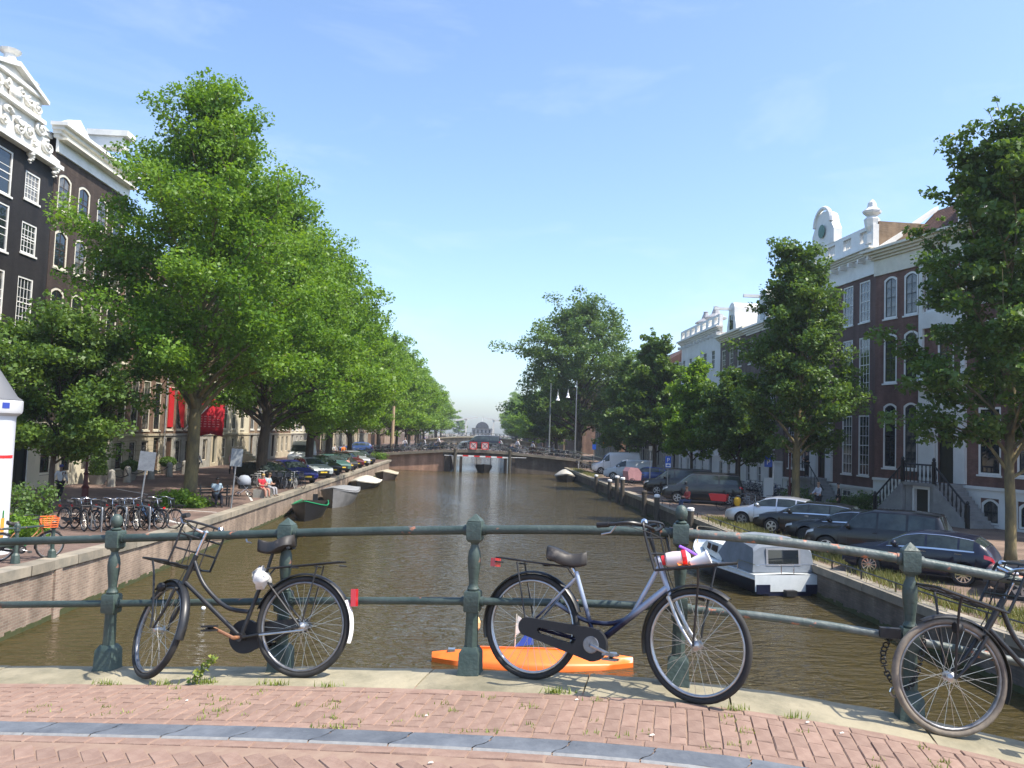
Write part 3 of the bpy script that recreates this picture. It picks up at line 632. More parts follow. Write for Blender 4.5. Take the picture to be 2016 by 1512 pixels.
for (x0, x1, z0, z1) in ((0,W2,17.76,18.3),(0,W2,19.05,19.3)): at.box(x0, x1, -.2, .2, z0, z1)
for k in range(7):
    x = W2*k/6; at.box(max(0,x-.55), min(W2,x+.55), -.2, .2, 18.3, 19.05)
ato = obj('attic_balustrade', at, hR2, mat=white)
bm2 = MB().lathe([(.07,0),(.05,.1),(.12,.3),(.06,.55),(.09,.7)], 7).mesh('baluster', white, True)
for k in range(6):
    for j in range(4): obj('baluster', bm2, ato, (W2*k/6+.75+.23*j, 0, 18.33))
pd2 = [(W2-8.2,19.3),(W2-5.0,19.3),(W2-5.0,20.3),(W2-5.4,20.9)] + [(W2-6.6+1.25*cos(q), 20.9+.95*sin(q)) for q in [PI*k/8 for k in range(0, 9)]] + [(W2-7.8,20.9),(W2-8.2,20.3)]
g2 = obj('attic_gable', MB().prism(pd2, -.25, .35), hR2, mat=white)
obj('coat_of_arms', MB().lathe([(.05,-.1),(.5,-.06),(.42,.0)], 12, (W2-6.6,-.3,20.4), 'y'), g2, mat=M('green_stone', (.1,.22,.18), .6))
obj('moulding', MB().torus(1.2,.16,12,6,(W2-6.6,-.25,20.9),a0=0,a1=PI), g2, mat=white)
for u in (W2-.5,): obj('urn', MB().lathe([(.45,19.3),(.45,19.9),(.25,20.0),(.42,20.4),(.5,20.9),(.3,21.1),(.55,21.3),(.6,21.45),(.3,21.7),(.25,22.0),(.08,22.2)], 8, (u,0,-1.2)), hR2, mat=white)
obj('attic_side_wall', MB().box(W2-.18,W2,.2,4,17.0,19.5), hR2, mat=brickmat('attic_brick', (.3,.2,.12), (.36,.25,.16), (.3,.25,.18)))
obj('roof', MB().add([(0,.4,17.5),(W2,.4,17.5),(W2,12.9,17.5),(0,12.9,17.5),(0,5,19.5),(W2,5,19.5)], [(0,1,5,4),(2,3,4,5),(1,2,5),(3,0,4)]), hR2, mat=slate)
db = MB()
for (x0, x1, z0, z1) in ((4.6,5.55,2.45,6.6),(6.95,7.75,2.45,6.6),(4.6,7.75,6.6,7.2),(5.55,6.95,5.5,6.6)): db.box(x0, x1, -.18, 0, z0, z1)
obj('door_surround', db, hR2, mat=plaster)
s2 = thing('stoop', 'dark stone stoop with iron railing at the plum brick house door', 'stairs', o2, a2)
obj('landing', MB().box(5.0,7.3,-1.6,-.2,2.47,2.65), s2, mat=sm); obj('base', MB().box(5.1,7.2,-1.5,-.2,ZR-.2,2.468), s2, mat=sm)
for k in range(8): obj('step', MB().box(7.3+k*.28,7.57+k*.28,-1.5,-.2,ZR-.1,2.45-k*.21), s2, mat=sm)
ir = MB().tube([(5.0,-1.55,3.6),(7.3,-1.55,3.6),(9.5,-1.55,1.95)], .035, 6)
for k in range(6): ir.tube([(5.0+k*.45,-1.55,2.65),(5.0+k*.45,-1.55,3.6)], .018, 5)
for k in range(4): ir.tube([(7.7+k*.5,-1.55,2.2-k*.38),(7.7+k*.5,-1.55,3.3-k*.375)], .018, 5)
obj('railing', ir, s2, mat=irn)
for sx in (-1, 1):
    cx = 6.2+sx*1.25; sc_ = MB(); sc_.tube([(cx,-.19,6.3),(cx,-.9,6.35),(cx,-1.3,6.3)], .03, 5); sc_.tube([(cx,-.19,5.6),(cx,-.6,5.75),(cx,-.95,6.3)], .025, 5); sc_.tube([(cx,-.5+.25*cos(q),6.0+.25*sin(q)) for q in [k*PI/5 for k in range(11)]], .02, 5)
    obj('scroll_bracket', sc_, s2, mat=irn)
# further houses of the right bank, parallel to the canal, seen in the gaps between the trees
XR = o2[0] - .1
rowR = [('brown house with white hoist gable between two right bank trees', 9.0, 14.6, bk_grey, white, 3, tiles_o, 'hoist'), ('brick house with white hoist dormer left of the tall narrow tree', 8.0, 14.8, bk_grey, cream, 3, tiles_o, 'hoist2'),
        ('white plastered house with balustraded roof and urns on right bank', 15.5, 16.0, plaster, white, 5, slate, 'balus'),
        ('dark brick house with white cornice next to the white plastered house', 9.0, 13.6, bk_plum, white, 3, tiles, 'plain'), ('grey house right of the far bridge with cream stoop', 10, 15, bk_grey, cream, 4, tiles, 'plain'),
        ('narrow slatted house front at the far bridge, right bank', 12, 15, bk_dark, white, 6, slate, 'plain'), ('brick house beyond the far bridge, right bank', 14, 15, bk_brown, white, 5, tiles, 'plain'), ('second house beyond the far bridge, right bank', 14, 15, bk_grey, cream, 5, tiles_o, 'plain')]
y = o2[1]
for i, (lb, W_, H_, wm_, fm_, n_, rf, kind) in enumerate(rowR):
    if i == 6: y += 9
    pit = (W_-.7)/n_; us = [.5+pit*k for k in range(n_)]
    ws = grid_wins(us, [12.0 if H_ < 15.5 else 12.4, 8.3, 4.5], min(1.2, pit*.6), [2.0, 2.6, 2.9], 2, 4) + grid_wins(us[:-1], [1.5], 1.0, [1.5], 2, 2)
    h = house('canal_house', lb, (XR, y+W_, 0), R(-90), W_-.04, H_, 12, wm_, ws, fm=fm_, base=(3.4, plaster if i < 3 else stone), doors=[(us[-1], 1.6, 1.1, 2.4, doorblack)], zb=ZR-.3, cor=(H_, .65, .6, white if kind == 'balus' else fm_, 4, 0., None, 'cornice', 1.4 if kind == 'balus' else 0), roof=None if kind == 'balus' else 'hip', roofm=(rf, 2.6))
    if kind.startswith('hoist'):
        c = W_/2; gpl = [(c-1.5,H_+.6),(c+1.5,H_+.6),(c+1.3,H_+1.4),(c+.9,H_+2.4),(c+.85,H_+3.0)] + [(c+.85*cos(q), H_+3.0+.5*sin(q)) for q in [PI*k/6 for k in range(1, 6)]] + [(c-.85,H_+3.0),(c-.9,H_+2.4),(c-1.3,H_+1.4)]
        gg = obj('hoist_gable', MB().prism(gpl, -.2, 2.2), h, mat=white); obj('hoist_beam', MB().box(c-.12,c+.12,-1.9,0,H_+2.75,H_+3.0), gg, mat=white); obj('pane', MB().box(c-.5,c+.5,-.23,-.205,H_+.9,H_+2.3), gg, mat=glass)
        obj('chimney', MB().box(W_-1.6,W_-.5,2,3,H_+.5,H_+3.2).box(W_-1.75,W_-.35,1.9,3.1,H_+3.2,H_+3.5), h, mat=plaster)
    if kind == 'balus':
        bb = MB()
        for (z0, z1) in ((H_+.66,H_+.95),(H_+1.6,H_+1.85)): bb.box(0,W_-.04,-.15,.2,z0,z1)
        for k in range(8): x = (W_-.04)*k/7; bb.box(max(0,x-.45),min(W_-.04,x+.45),-.15,.2,H_+.95,H_+1.6)
        obj('attic_balustrade', bb, h, mat=white)
        for u in (2.6, 6.6): obj('chimney', MB().box(u-.7,u+.7,1.5,2.7,H_+.5,H_+2.6).lathe([(1.2,H_+2.6),(1.25,H_+2.75),(.5,H_+3.2),(.25,H_+3.9),(.3,H_+4.0),(.05,H_+4.1)], 8, (u,2.1,0)), h, mat=M('chimney_cap', (.3,.3,.31), .7))
    y += W_
# houses far behind, closing the view beyond the tree rows
# ================================================================ TREES AND PLANTS
def leafmat(name, c, c2, tr=.3):
    m = bpy.data.materials.new(name); m.use_nodes = True; n = m.node_tree.nodes; l = m.node_tree.links
    n.remove(n['Principled BSDF']); out = n['Material Output']
    at = n.new('ShaderNodeAttribute'); at.attribute_name = 'rnd'
    mx = n.new('ShaderNodeMix'); mx.data_type = 'RGBA'; mx.inputs[6].default_value = (*c, 1); mx.inputs[7].default_value = (*c2, 1); l.new(at.outputs['Fac'], mx.inputs[0])
    p = n.new('ShaderNodeBsdfPrincipled'); p.inputs['Roughness'].default_value = .46; p.inputs['Specular IOR Level'].default_value = .36; l.new(mx.outputs[2], p.inputs['Base Color'])
    t = n.new('ShaderNodeBsdfTranslucent'); g = n.new('ShaderNodeVectorMath'); g.operation = 'MULTIPLY'; g.inputs[1].default_value = (1.25, 1.2, .45); l.new(mx.outputs[2], g.inputs[0]); l.new(g.outputs[0], t.inputs['Color'])
    ms = n.new('ShaderNodeMixShader'); ms.inputs[0].default_value = tr; l.new(p.outputs[0], ms.inputs[1]); l.new(t.outputs[0], ms.inputs[2]); l.new(ms.outputs[0], out.inputs['Surface'])
    return m
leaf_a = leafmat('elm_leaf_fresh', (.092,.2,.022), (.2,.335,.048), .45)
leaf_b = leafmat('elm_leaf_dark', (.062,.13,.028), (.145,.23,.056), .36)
leaf_e = leafmat('elm_leaf_mid', (.07,.14,.026), (.14,.225,.045), .38)
leaf_c = leafmat('elm_leaf_light', (.11,.225,.024), (.225,.36,.05), .47)
leaf_d = leafmat('grass_blade', (.1,.13,.03), (.24,.22,.08), .3)
bark = M('bark', (.09,.07,.05), .95, c2=(.045,.037,.028), vs=3, bump=.9, bs=9, stretch=(3,3,.6))
bark_y = M('bark_mottled', (.24,.19,.085), .95, c2=(.11,.095,.055), vs=1.6, bump=.8, bs=10, contrast=(.35,.6), stretch=(2,2,.7))  # bark mottled at random in yellow and dull brown
def leaves_mesh(name, P, S, mat, rs, upb=.7, rv=None):
    """one kite-shaped leaf per point; P (n,3), S (n,) sizes"""
    n = len(P); nr = rs.normal(size=(n,3)); nr[:,2] += upb*1.6; nr /= np.linalg.norm(nr, axis=1, keepdims=True)
    a = rs.normal(size=(n,3)); a[:,2] -= .35; a -= nr*np.sum(a*nr, axis=1, keepdims=True); a /= np.linalg.norm(a, axis=1, keepdims=True); b = np.cross(nr, a)
    L = S[:,None]*(.6+.8*rs.rand(n,1)**1.5); wd = L*(.3+.1*rs.rand(n,1))
    V = np.empty((n,4,3)); V[:,0] = P - a*L*.5; V[:,1] = P + b*wd + nr*L*.1 - a*L*.05; V[:,2] = P + a*L*.5 - nr*L*.08; V[:,3] = P - b*wd + nr*L*.1 - a*L*.05
    me = bpy.data.meshes.new(name); me.vertices.add(4*n); me.vertices.foreach_set('co', V.reshape(-1).astype(np.float32))
    me.loops.add(4*n); me.loops.foreach_set('vertex_index', np.arange(4*n, dtype=np.int32)); me.polygons.add(n)
    me.polygons.foreach_set('loop_start', np.arange(0, 4*n, 4, dtype=np.int32)); me.polygons.foreach_set('loop_total', np.full(n, 4, dtype=np.int32))
    me.update(calc_edges=True); at = me.attributes.new('rnd', 'FLOAT', 'FACE'); at.data.foreach_set('value', (rs.rand(n) if rv is None else rv).astype(np.float32))
    me.materials.append(mat); return me
def tree_meshes(seed, H, cb, R0, nl=26, nleaf=40000, leaf=.22, tr=.3, mat=None, prof='elm', lean=(0,0), bmat=None, spray=1.0, csz=1.0):
    rs = np.random.RandomState(seed); rd = random.Random(seed)
    def env(t):
        if prof == 'elm': return R0*max(.12, (sin(PI*min(1, max(0, t))**.62))**.75)*(1.0 if t < .55 else 1.0)
        if prof == 'cone': return R0*max(.1, (sin(PI*min(1, max(0,t))**.5))**.9)
        return R0*max(.15, math.sqrt(max(0, 1-(2*t-.95)**2)))
    tk = MB(); zt = lerp(cb, H, .75)
    tp = [(lean[0]*(k/7)**1.5 + rd.uniform(-.06,.06)*k*.5, lean[1]*(k/7)**1.5 + rd.uniform(-.06,.06)*k*.5, zt*k/7) for k in range(8)]
    tp[0] = (0, 0, -.1); tk.tube(smooth_path(tp, 3), [tr*(1.25 if k == 0 else 1.0)*(1-.8*(k/21)**1.1) for k in range(22)], 10)
    def trunk_at(z): return Vector((interp(z, [(p[2], p[0]) for p in tp]), interp(z, [(p[2], p[1]) for p in tp]), z))
    C = []
    for i in range(nl):
        u = (i+.5)/nl; za = lerp(cb*.82, lerp(cb, H, .62), u**1.1); ang = i*2.399 + rd.uniform(-.4,.4)
        tz = lerp(cb, H, min(.99, u*.93 + rd.uniform(.02,.12))); t = (tz-cb)/(H-cb); rad = env(t)*rd.uniform(.72,1.05)
        a = trunk_at(za); e = Vector((a.x + cos(ang)*rad, a.y + sin(ang)*rad, tz + rd.uniform(-.3,.3)))
        if u > .9: e = Vector((a.x + cos(ang)*rad*.7, a.y + sin(ang)*rad*.7, H*rd.uniform(.93,1.0)))
        mid = a.lerp(e, .5) + Vector((rd.uniform(-.3,.3), rd.uniform(-.3,.3), .12*(e-a).length*rd.uniform(.2,1.2)))
        path = smooth_path([a, mid, e], 4); r1 = tr*.42*(1-.45*u); tk.tube(path, [lerp(r1, .02, (k/(len(path)-1))**.8) for k in range(len(path))], 6, False)
        ns = int(5 + 5*rd.random())
        for k in range(ns):
            f = lerp(.25, 1.0, (k+.6)/ns); p = path[min(len(path)-1, int(f*(len(path)-1)+.5))]
            d = (e-a).normalized(); q = Vector((d.x, d.y, d.z*.6)) + Vector((rd.gauss(0,.75), rd.gauss(0,.75), rd.gauss(.15,.45)))
            ln = rd.uniform(.7, 1.9)*spray*(R0/4.5)**.6; en = p + q.normalized()*ln
            tk.tube([p, p.lerp(en, .5)+Vector((0,0,.08)), en], [.035, .022, .01], 4, False)
            C.append((en, rd.uniform(.55,1.0))); C.append((p.lerp(en, .5), rd.uniform(.45,.85)))
        C.append((e, rd.uniform(.5,.8)))
        if rd.random() < .45:                          # an upright spray breaking the outline
            tip = e + Vector((cos(ang)*.5, sin(ang)*.5, rd.uniform(.8,1.7)*spray))
            tk.tube([e, tip], [.02,.008], 4, False)
            for k in range(3): C.append((e.lerp(tip, (k+1)/3), .42-.08*k))
    wts = np.array([c[1]**2 for c in C]); cnt = np.maximum(8, (wts/wts.sum()*nleaf)).astype(int); Ps = []; Rv = []; Sz = []
    for (c, s_), k in zip(C, cnt):
        d = rs.normal(size=(k,3)); d /= np.linalg.norm(d, axis=1, keepdims=True); rr_ = rs.rand(k,1)**.42
        rad = np.array([1.0, 1.0, .62])*s_*csz*(R0/4.5)**.45; Ps.append(np.array(c) + d*rr_*rad)
        Rv.append(np.clip(rs.normal(.5,.22,k) + rs.normal(0,.18), 0, 1)); Sz.append(leaf*(.7+.6*rs.rand(k)))
    P = np.concatenate(Ps); Rv = np.concatenate(Rv); Sz = np.concatenate(Sz)
    return tk.mesh('trunk', bmat or bark, 'all'), leaves_mesh('crown', P, Sz, mat or leaf_a, rs, rv=Rv)
def tree(name, label, loc, meshes, group=None, rz=0., sc_=1.0):
    t = thing(name, label, 'tree', loc, rz, group); t.scale = (sc_,)*3 if not isinstance(sc_, tuple) else sc_
    obj('trunk', meshes[0], t); obj('crown', meshes[1], t); return t
GL = 'elms lining the left quay'; GR = 'trees lining the right quay'
# left row
tm1 = tree_meshes(1, 19.2, 4.9, 5.3, 48, 108000, .175, .33, leaf_a, bmat=bark_y, lean=(.3,-.2), spray=1.15)
tm2 = tree_meshes(2, 18.4, 3.9, 6.2, 44, 84000, .195, .36, leaf_a, lean=(.6,.2), spray=1.1)
tm3 = tree_meshes(3, 17.4, 3.4, 6.2, 40, 64000, .225, .33, leaf_c, lean=(.7,0))
tm4 = tree_meshes(4, 16.5, 3.2, 5.8, 30, 28000, .32, .3, leaf_c)
tree('elm_tree', 'tallest elm nearest on left bank with yellow mottled trunk above a bush', (-13.3, 39.2, ZL), tm1, GL)
tree('elm_tree', 'second elm on left bank, forked dark trunk beside the parked bicycles', (-13.3, 52.0, ZL), tm2, GL)
tree('elm_tree', 'third elm on left bank beside the silver parked car', (-12.6, 63.0, ZL), tm3, GL)
tree('elm_tree', 'fourth elm on left bank in front of the white van', (-13.4, 76.0, ZL), tm3, GL, 2.1, .98)
tree('elm_tree', 'fifth elm on left bank, just before the far bridge', (-13.6, 90.0, ZL), tm3, GL, 4.0, .97)
lb6 = ['first elm beyond the far bridge on left bank', 'second elm beyond the far bridge on left bank', 'third elm beyond the far bridge on left bank', 'fourth elm beyond the far bridge on left bank', 'fifth elm beyond the far bridge on left bank', 'sixth elm beyond the far bridge on left bank', 'seventh elm beyond the far bridge on left bank', 'last bright green elm of the left tree row']
for k, lb in enumerate(lb6): tree('elm_tree', lb, (-13.2 + (k % 2)*.5, 113+k*13, ZL), tm4, GL, k*1.7, (1.0 + .06*sin(k*2.2)))
# young tree at the left edge
tms = tree_meshes(9, 8.3, 2.2, 2.9, 30, 42000, .175, .13, leaf_e, 'round', lean=(.3,.3), spray=.75)
tree('young_tree', 'small leafy tree in front of the black house at left edge', (-17.4, 34.6, 1.2), tms)
# right row
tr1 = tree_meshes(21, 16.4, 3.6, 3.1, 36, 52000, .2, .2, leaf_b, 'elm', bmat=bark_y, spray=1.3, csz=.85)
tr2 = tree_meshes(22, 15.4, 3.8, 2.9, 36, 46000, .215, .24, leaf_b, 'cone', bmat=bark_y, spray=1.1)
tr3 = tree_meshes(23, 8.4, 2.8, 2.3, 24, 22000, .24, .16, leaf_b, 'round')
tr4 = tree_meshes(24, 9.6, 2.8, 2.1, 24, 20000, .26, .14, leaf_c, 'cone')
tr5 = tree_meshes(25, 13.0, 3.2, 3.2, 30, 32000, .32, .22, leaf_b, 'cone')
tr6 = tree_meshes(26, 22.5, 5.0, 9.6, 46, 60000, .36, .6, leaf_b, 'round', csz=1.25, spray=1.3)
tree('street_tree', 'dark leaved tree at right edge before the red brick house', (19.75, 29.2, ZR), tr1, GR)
tree('street_tree', 'narrow tall tree with yellow mottled trunk behind the silver hatchback', (18.3, 45.5, ZR), tr2, GR)
tree('street_tree', 'small round tree behind the grey van', (17.9, 54.5, ZR), tr3, GR)
tree('street_tree', 'slim bright green young tree behind the black van', (16.9, 62.5, ZR), tr4, GR)
tree('street_tree', 'conical dark tree beside the white vans', (16.6, 74.5, ZR), tr5, GR)
tree('street_tree', 'dark tree left of the conical one near the far bridge', (17.0, 90, ZR), tr5, GR, 2.4, .95)
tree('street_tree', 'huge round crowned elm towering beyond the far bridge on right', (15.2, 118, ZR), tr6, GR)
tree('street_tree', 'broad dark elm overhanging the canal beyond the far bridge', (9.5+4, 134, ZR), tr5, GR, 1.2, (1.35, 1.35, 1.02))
for k, lb in enumerate(['first tree behind the overhanging elm, right bank', 'second tree behind the overhanging elm, right bank', 'third tree behind the overhanging elm, right bank', 'fourth tree behind the overhanging elm, right bank', 'last far tree on the right bank']):
    tree('street_tree', lb, (14.2+(k % 2)*.6, 150+k*22, ZR), tm4, GR, k*2.1, (1, 1, .8))
# ================================================================ RAILING OF THE NEAR BRIDGE
def rustmat(name, c, c2, rust, lo, hi, vs=9.):
    m = M(name, c, .5, c2=c2, vs=4, bump=.25, bs=40)
    n = m.node_tree.nodes; l = m.node_tree.links; p = n['Principled BSDF']; src = p.inputs['Base Color'].links[0].from_socket
    tc = n.new('ShaderNodeTexCoord'); nz = n.new('ShaderNodeTexNoise'); nz.inputs['Scale'].default_value = vs; nz.inputs['Detail'].default_value = 5; l.new(tc.outputs['Object'], nz.inputs['Vector'])
    mr = n.new('ShaderNodeMapRange'); mr.inputs[1].default_value = lo; mr.inputs[2].default_value = hi; l.new(nz.outputs['Fac'], mr.inputs[0])
    mx = n.new('ShaderNodeMix'); mx.data_type = 'RGBA'; l.new(mr.outputs[0], mx.inputs[0]); l.new(src, mx.inputs[6]); mx.inputs[7].default_value = (*rust, 1); l.new(mx.outputs[2], p.inputs['Base Color'])
    return m
rail_a = rustmat('green_rail_paint', (.027,.048,.043), (.055,.078,.07), (.4,.16,.09), .66, .7)
rail_b = rustmat('worn_green_rail_paint', (.04,.07,.063), (.15,.17,.16), (.42,.17,.1), .6, .66, 16.)
post_m = rustmat('green_post_paint', (.032,.056,.048), (.065,.092,.08), (.3,.15,.1), .68, .73, 11.)
rail = thing('bridge_railing', 'dark green iron bridge railing with chipped paint across the foreground', 'railing')
Q2 = math.sqrt(2)
def post_mesh(ball):
    b = MB(); sq = lambda pr: b.lathe([(r*Q2, z) for r, z in pr], 4)
    sq([(.1,-.06),(.1,.0),(.092,.02),(.088,.15),(.07,.175),(.058,.19)])
    b.lathe([(.062,.185),(.06,.2),(.055,.4),(.058,.43)], 8)
    sq([(.062,.43),(.068,.44),(.068,.56),(.06,.575)])
    b.lathe([(.05,.575),(.056,.59),(.042,.61),(.04,.63),(.046,.68),(.058,.76),(.06,.8),(.052,.85),(.036,.88),(.034,.9),(.05,.92)], 12)
    sq([(.05,.918),(.066,.935),(.068,1.05),(.06,1.062)])
    if ball: b.lathe([(.04,1.06),(.052,1.075),(.03,1.085)] + [(.055*sin(PI*k/9)+.0005, 1.135-.055*cos(PI*k/9)) for k in range(1, 10)], 14)
    else: b.lathe([(.058*Q2,1.06),(.062*Q2,1.066),(.004,1.115)], 4)
    b.v = [(x*.79, y*.79, z) for x, y, z in b.v]; return b.mesh('post', post_m, 35)
pb, pp = post_mesh(True), post_mesh(False)
PS = [(-5.85,1),(-4.4,0),(-2.9,1),(-1.46,0),(-.02,0),(1.41,1),(2.85,0),(4.3,0),(5.75,1)]
for s_, bl in PS:
    o = obj('post', pb if bl else pp, rail, bp(s_)); o.rotation_euler = (0, 0, BA)
for k in range(len(PS)-1):
    a, b_ = PS[k][0], PS[k+1][0]
    for zz, rr_ in ((1.0, .031), (.5, .026)):
        pts = [bp(lerp(a+.055, b_-.055, i/6), 0, zz) for i in range(7)]
        m_ = MB().tube(pts, rr_, 10)
        for q in (.0, 1.0):
            c = bp(lerp(a+.06, b_-.06, q), 0, zz); d = Vector((bd.x, bd.y, 0))*.02
            m_.tube([c-d, c+d], rr_+.007, 10)
        obj('upper_rail' if zz > .9 else 'lower_rail', m_, rail, mat=rail_b if a > 1 else rail_a, smooth=True)
# ================================================================ BICYCLES
def gradmat(name, c_lo, c_hi, z0, z1):
    m = bpy.data.materials.new(name); m.use_nodes = True; n = m.node_tree.nodes; l = m.node_tree.links; p = n['Principled BSDF']
    tc = n.new('ShaderNodeTexCoord'); sp = n.new('ShaderNodeSeparateXYZ'); l.new(tc.outputs['Object'], sp.inputs[0])
    nz = n.new('ShaderNodeTexNoise'); nz.inputs['Scale'].default_value = 7; l.new(tc.outputs['Object'], nz.inputs['Vector'])
    ma = n.new('ShaderNodeMath'); ma.operation = 'MULTIPLY_ADD'; ma.inputs[1].default_value = .18; l.new(nz.outputs['Fac'], ma.inputs[0]); l.new(sp.outputs[2], ma.inputs[2])
    mr = n.new('ShaderNodeMapRange'); mr.inputs[1].default_value = z0; mr.inputs[2].default_value = z1; l.new(ma.outputs[0], mr.inputs[0])
    mx = n.new('ShaderNodeMix'); mx.data_type = 'RGBA'; l.new(mr.outputs[0], mx.inputs[0]); mx.inputs[6].default_value = (*c_lo, 1); mx.inputs[7].default_value = (*c_hi, 1); l.new(mx.outputs[2], p.inputs['Base Color'])
    p.inputs['Roughness'].default_value = .3; p.inputs['Metallic'].default_value = .4; return m
bike_blk = M('worn_black_enamel', (.016,.017,.019), .38, c2=(.04,.036,.033), vs=14, contrast=(.5,.75))
bike_blue = gradmat('two_tone_bike_paint', (.012,.014,.04), (.42,.47,.56), .52, .72)
rust = M('rusty_steel', (.32,.14,.06), .7, c2=(.16,.08,.05), vs=20)
alu = M('dull_aluminium', (.55,.55,.55), .32, .9, c2=(.4,.4,.4), vs=12)
dulla = M('weathered_rim', (.3,.3,.31), .4, .8, c2=(.16,.15,.14), vs=10)
redl = M('red_reflector', (.55,.01,.015), .2, coat=1.); leather = M('worn_saddle', (.03,.027,.025), .55, c2=(.22,.19,.16), vs=7, contrast=(.58,.75))
wht = M('white_plastic', (.85,.85,.84), .4); tyre_g = M('dusty_tyre', (.05,.047,.042), .85, c2=(.16,.14,.11), vs=6, contrast=(.45,.7))
wall_t = M('tan_tyre_wall', (.25,.21,.16), .85, c2=(.12,.1,.085), vs=9)
SPOKE_M = M('spoke_steel', (.55,.53,.48), .35, .9)
WH = {}
def wheel_meshes(r, tm, rm):
    k = (r, tm.name, rm.name)
    if k in WH: return WH[k]
    t = MB().torus(r-.021, .021, 48, 10, ry=.023).mesh('tyre', tm, 'all')
    ri = MB().torus(r-.047, .011, 48, 8, ry=.017).mesh('rim', rm, 'all')
    h = MB().lathe([(.008,-.055),(.008,-.05),(.03,-.035),(.03,-.031),(.016,-.028),(.016,.028),(.03,.031),(.03,.035),(.008,.05),(.008,.055)], 10, ax='y').mesh('hub', alu, 30)
    s = MB(); N = 32
    for i in range(N):
        a = 2*PI*i/N; b_ = a + (1 if (i//2) % 2 else -1)*1.1; y = .03 if i % 2 else -.03
        s.tube([(.028*cos(b_), y, .028*sin(b_)), ((r-.055)*cos(a), y*.2, (r-.055)*sin(a))], .0016, 4, False)
    WH[k] = (t, ri, h, s.mesh('spokes', SPOKE_M)); return WH[k]
def bicycle(name, label, P0, P1_, lean, steer=0., paint=None, rimm=None, tyrem=None, front_rack=True, rear_rack=True, case='full', wb=1.14, r=.352, group=None, detail=True, barkind='sweep', guardwhite=False, cat='bicycle', seat=0.):
    """P0 rear contact, P1_ front contact (world); lean: tilt of the frame to its left (deg)"""
    P0 = Vector(P0); P1_ = Vector(P1_); d = (P1_-P0).normalized(); upv = Vector((0,0,1)); lt = upv.cross(d).normalized(); n0 = d.cross(lt)
    rot = Matrix((d, lt, n0)).transposed() @ Matrix.Rotation(-lean, 3, 'X')
    root = thing(name, label, cat, P0, tuple(rot.to_euler()), group)
    paint = paint or bike_blk; rimm = rimm or dulla; tyrem = tyrem or rubber
    H0, H1 = Vector((wb-.19,0,.66)), Vector((wb-.275,0,.86)); ax = (H1-H0).normalized(); St = Matrix.Translation(H0) @ Matrix.Rotation(steer, 4, ax) @ Matrix.Translation(-H0)
    BBk = Vector((.47,0,.285)); rh = Vector((0,0,r)); fh = Vector((wb,0,r))
    F = MB(); F.tube([H0-ax*.02, H1+ax*.02], .019, 10); F.tube([H0+ax*.03, BBk], .0165 if paint is bike_blk else .023, 10)
    F.tube(smooth_path([H1-ax*.02, (wb-.36,0,.66), (.6,0,.5), (.42,0,.46)], 5) if paint is not bike_blue else smooth_path([H1-ax*.04, (wb-.36,0,.63), (.7,0,.49), (.6,0,.435), (.5,0,.42), (.36,0,.435), (.17,0,.52)], 5), .0155, 10)
    F.tube([BBk, (.3,0,.74)], .0155, 10); F.lathe([(.03,-.035),(.03,.035)], 10, tuple(BBk), 'y')
    for y in (-1, 1):
        F.tube([BBk+Vector((-.03,y*.03,0)), rh+Vector((0,y*.06,0))], .009, 6); F.tube([(.305,y*.012,.7), rh+Vector((0,y*.06,0))], .008, 6)
    obj('frame', F, root, mat=paint, smooth=True)
    def wheel(c, xf=None):
        t, ri, h, s = wheel_meshes(r, tyrem, rimm); w_ = obj('wheel', h, root, c)
        if xf is not None: m4 = xf @ Matrix.Translation(c); w_.location = m4.to_translation(); w_.rotation_euler = m4.to_euler()
        obj('tyre', t, w_); obj('rim', ri, w_); tag(obj('spokes', s, w_), kind='stuff'); return w_
    wheel(rh); wheel(fh, St)
    fk = MB(); fk.tube([H0+ax*.0, H0-ax*.04], .018, 8)
    for y in (-1, 1): fk.tube(smooth_path([H0-ax*.03+Vector((0,y*.045,0)), H0-ax*.2+Vector((.01,y*.05,0)), fh+Vector((-.01,y*.055,0))], 5), [.012]*6+[.011,.01,.009,.008,.008], 8)
    fk.tube([H0-ax*.035+Vector((0,-.05,0)), H0-ax*.035+Vector((0,.05,0))], .014, 8)
    obj('fork', fk.xf(St), root, mat=paint if paint is bike_blk else alu, smooth=True)
    # handlebar, stem, grips
    S1 = H1 + ax*.2; hb_ = MB(); hb_.tube([H1, S1], .012, 8); hb_.tube([S1, S1+Vector((.05,0,.005))], .013, 8)
    c = S1 + Vector((.05,0,0)); side = {}
    for y in (-1, 1):
        pth = smooth_path([c, c+Vector((.01,y*.09,.02)), c+Vector((-.06,y*.22,.045)), c+Vector((-.17,y*.27,.03)), c+Vector((-.27,y*.28,.02))], 4); hb_.tube(pth, .0115, 8); side[y] = pth
    hbo = obj('handlebar', hb_.xf(St), root, mat=chrome if paint is bike_blk else black, smooth=True)
    for y in (-1, 1):
        p = side[y]; obj('grip', MB().tube([p[-4], p[-1]+(p[-1]-p[-2])*.5], .018, 10).xf(St), hbo, mat=blackpl, smooth=True)
        if detail: obj('brake_lever', MB().tube([p[-5]+Vector((.02,0,-.01)), p[-4]+Vector((.01,-y*.01,-.05)), p[-2]+Vector((0,-y*.01,-.06))], .006, 6).xf(St), hbo, mat=alu, smooth=True)
    if detail: obj('bell', MB().lathe([(.001,.028),(.02,.02),(.026,.0),(.02,-.004)], 10, tuple(c+Vector((-.02,-.12,.05)))).xf(St), hbo, mat=chrome, smooth=True)
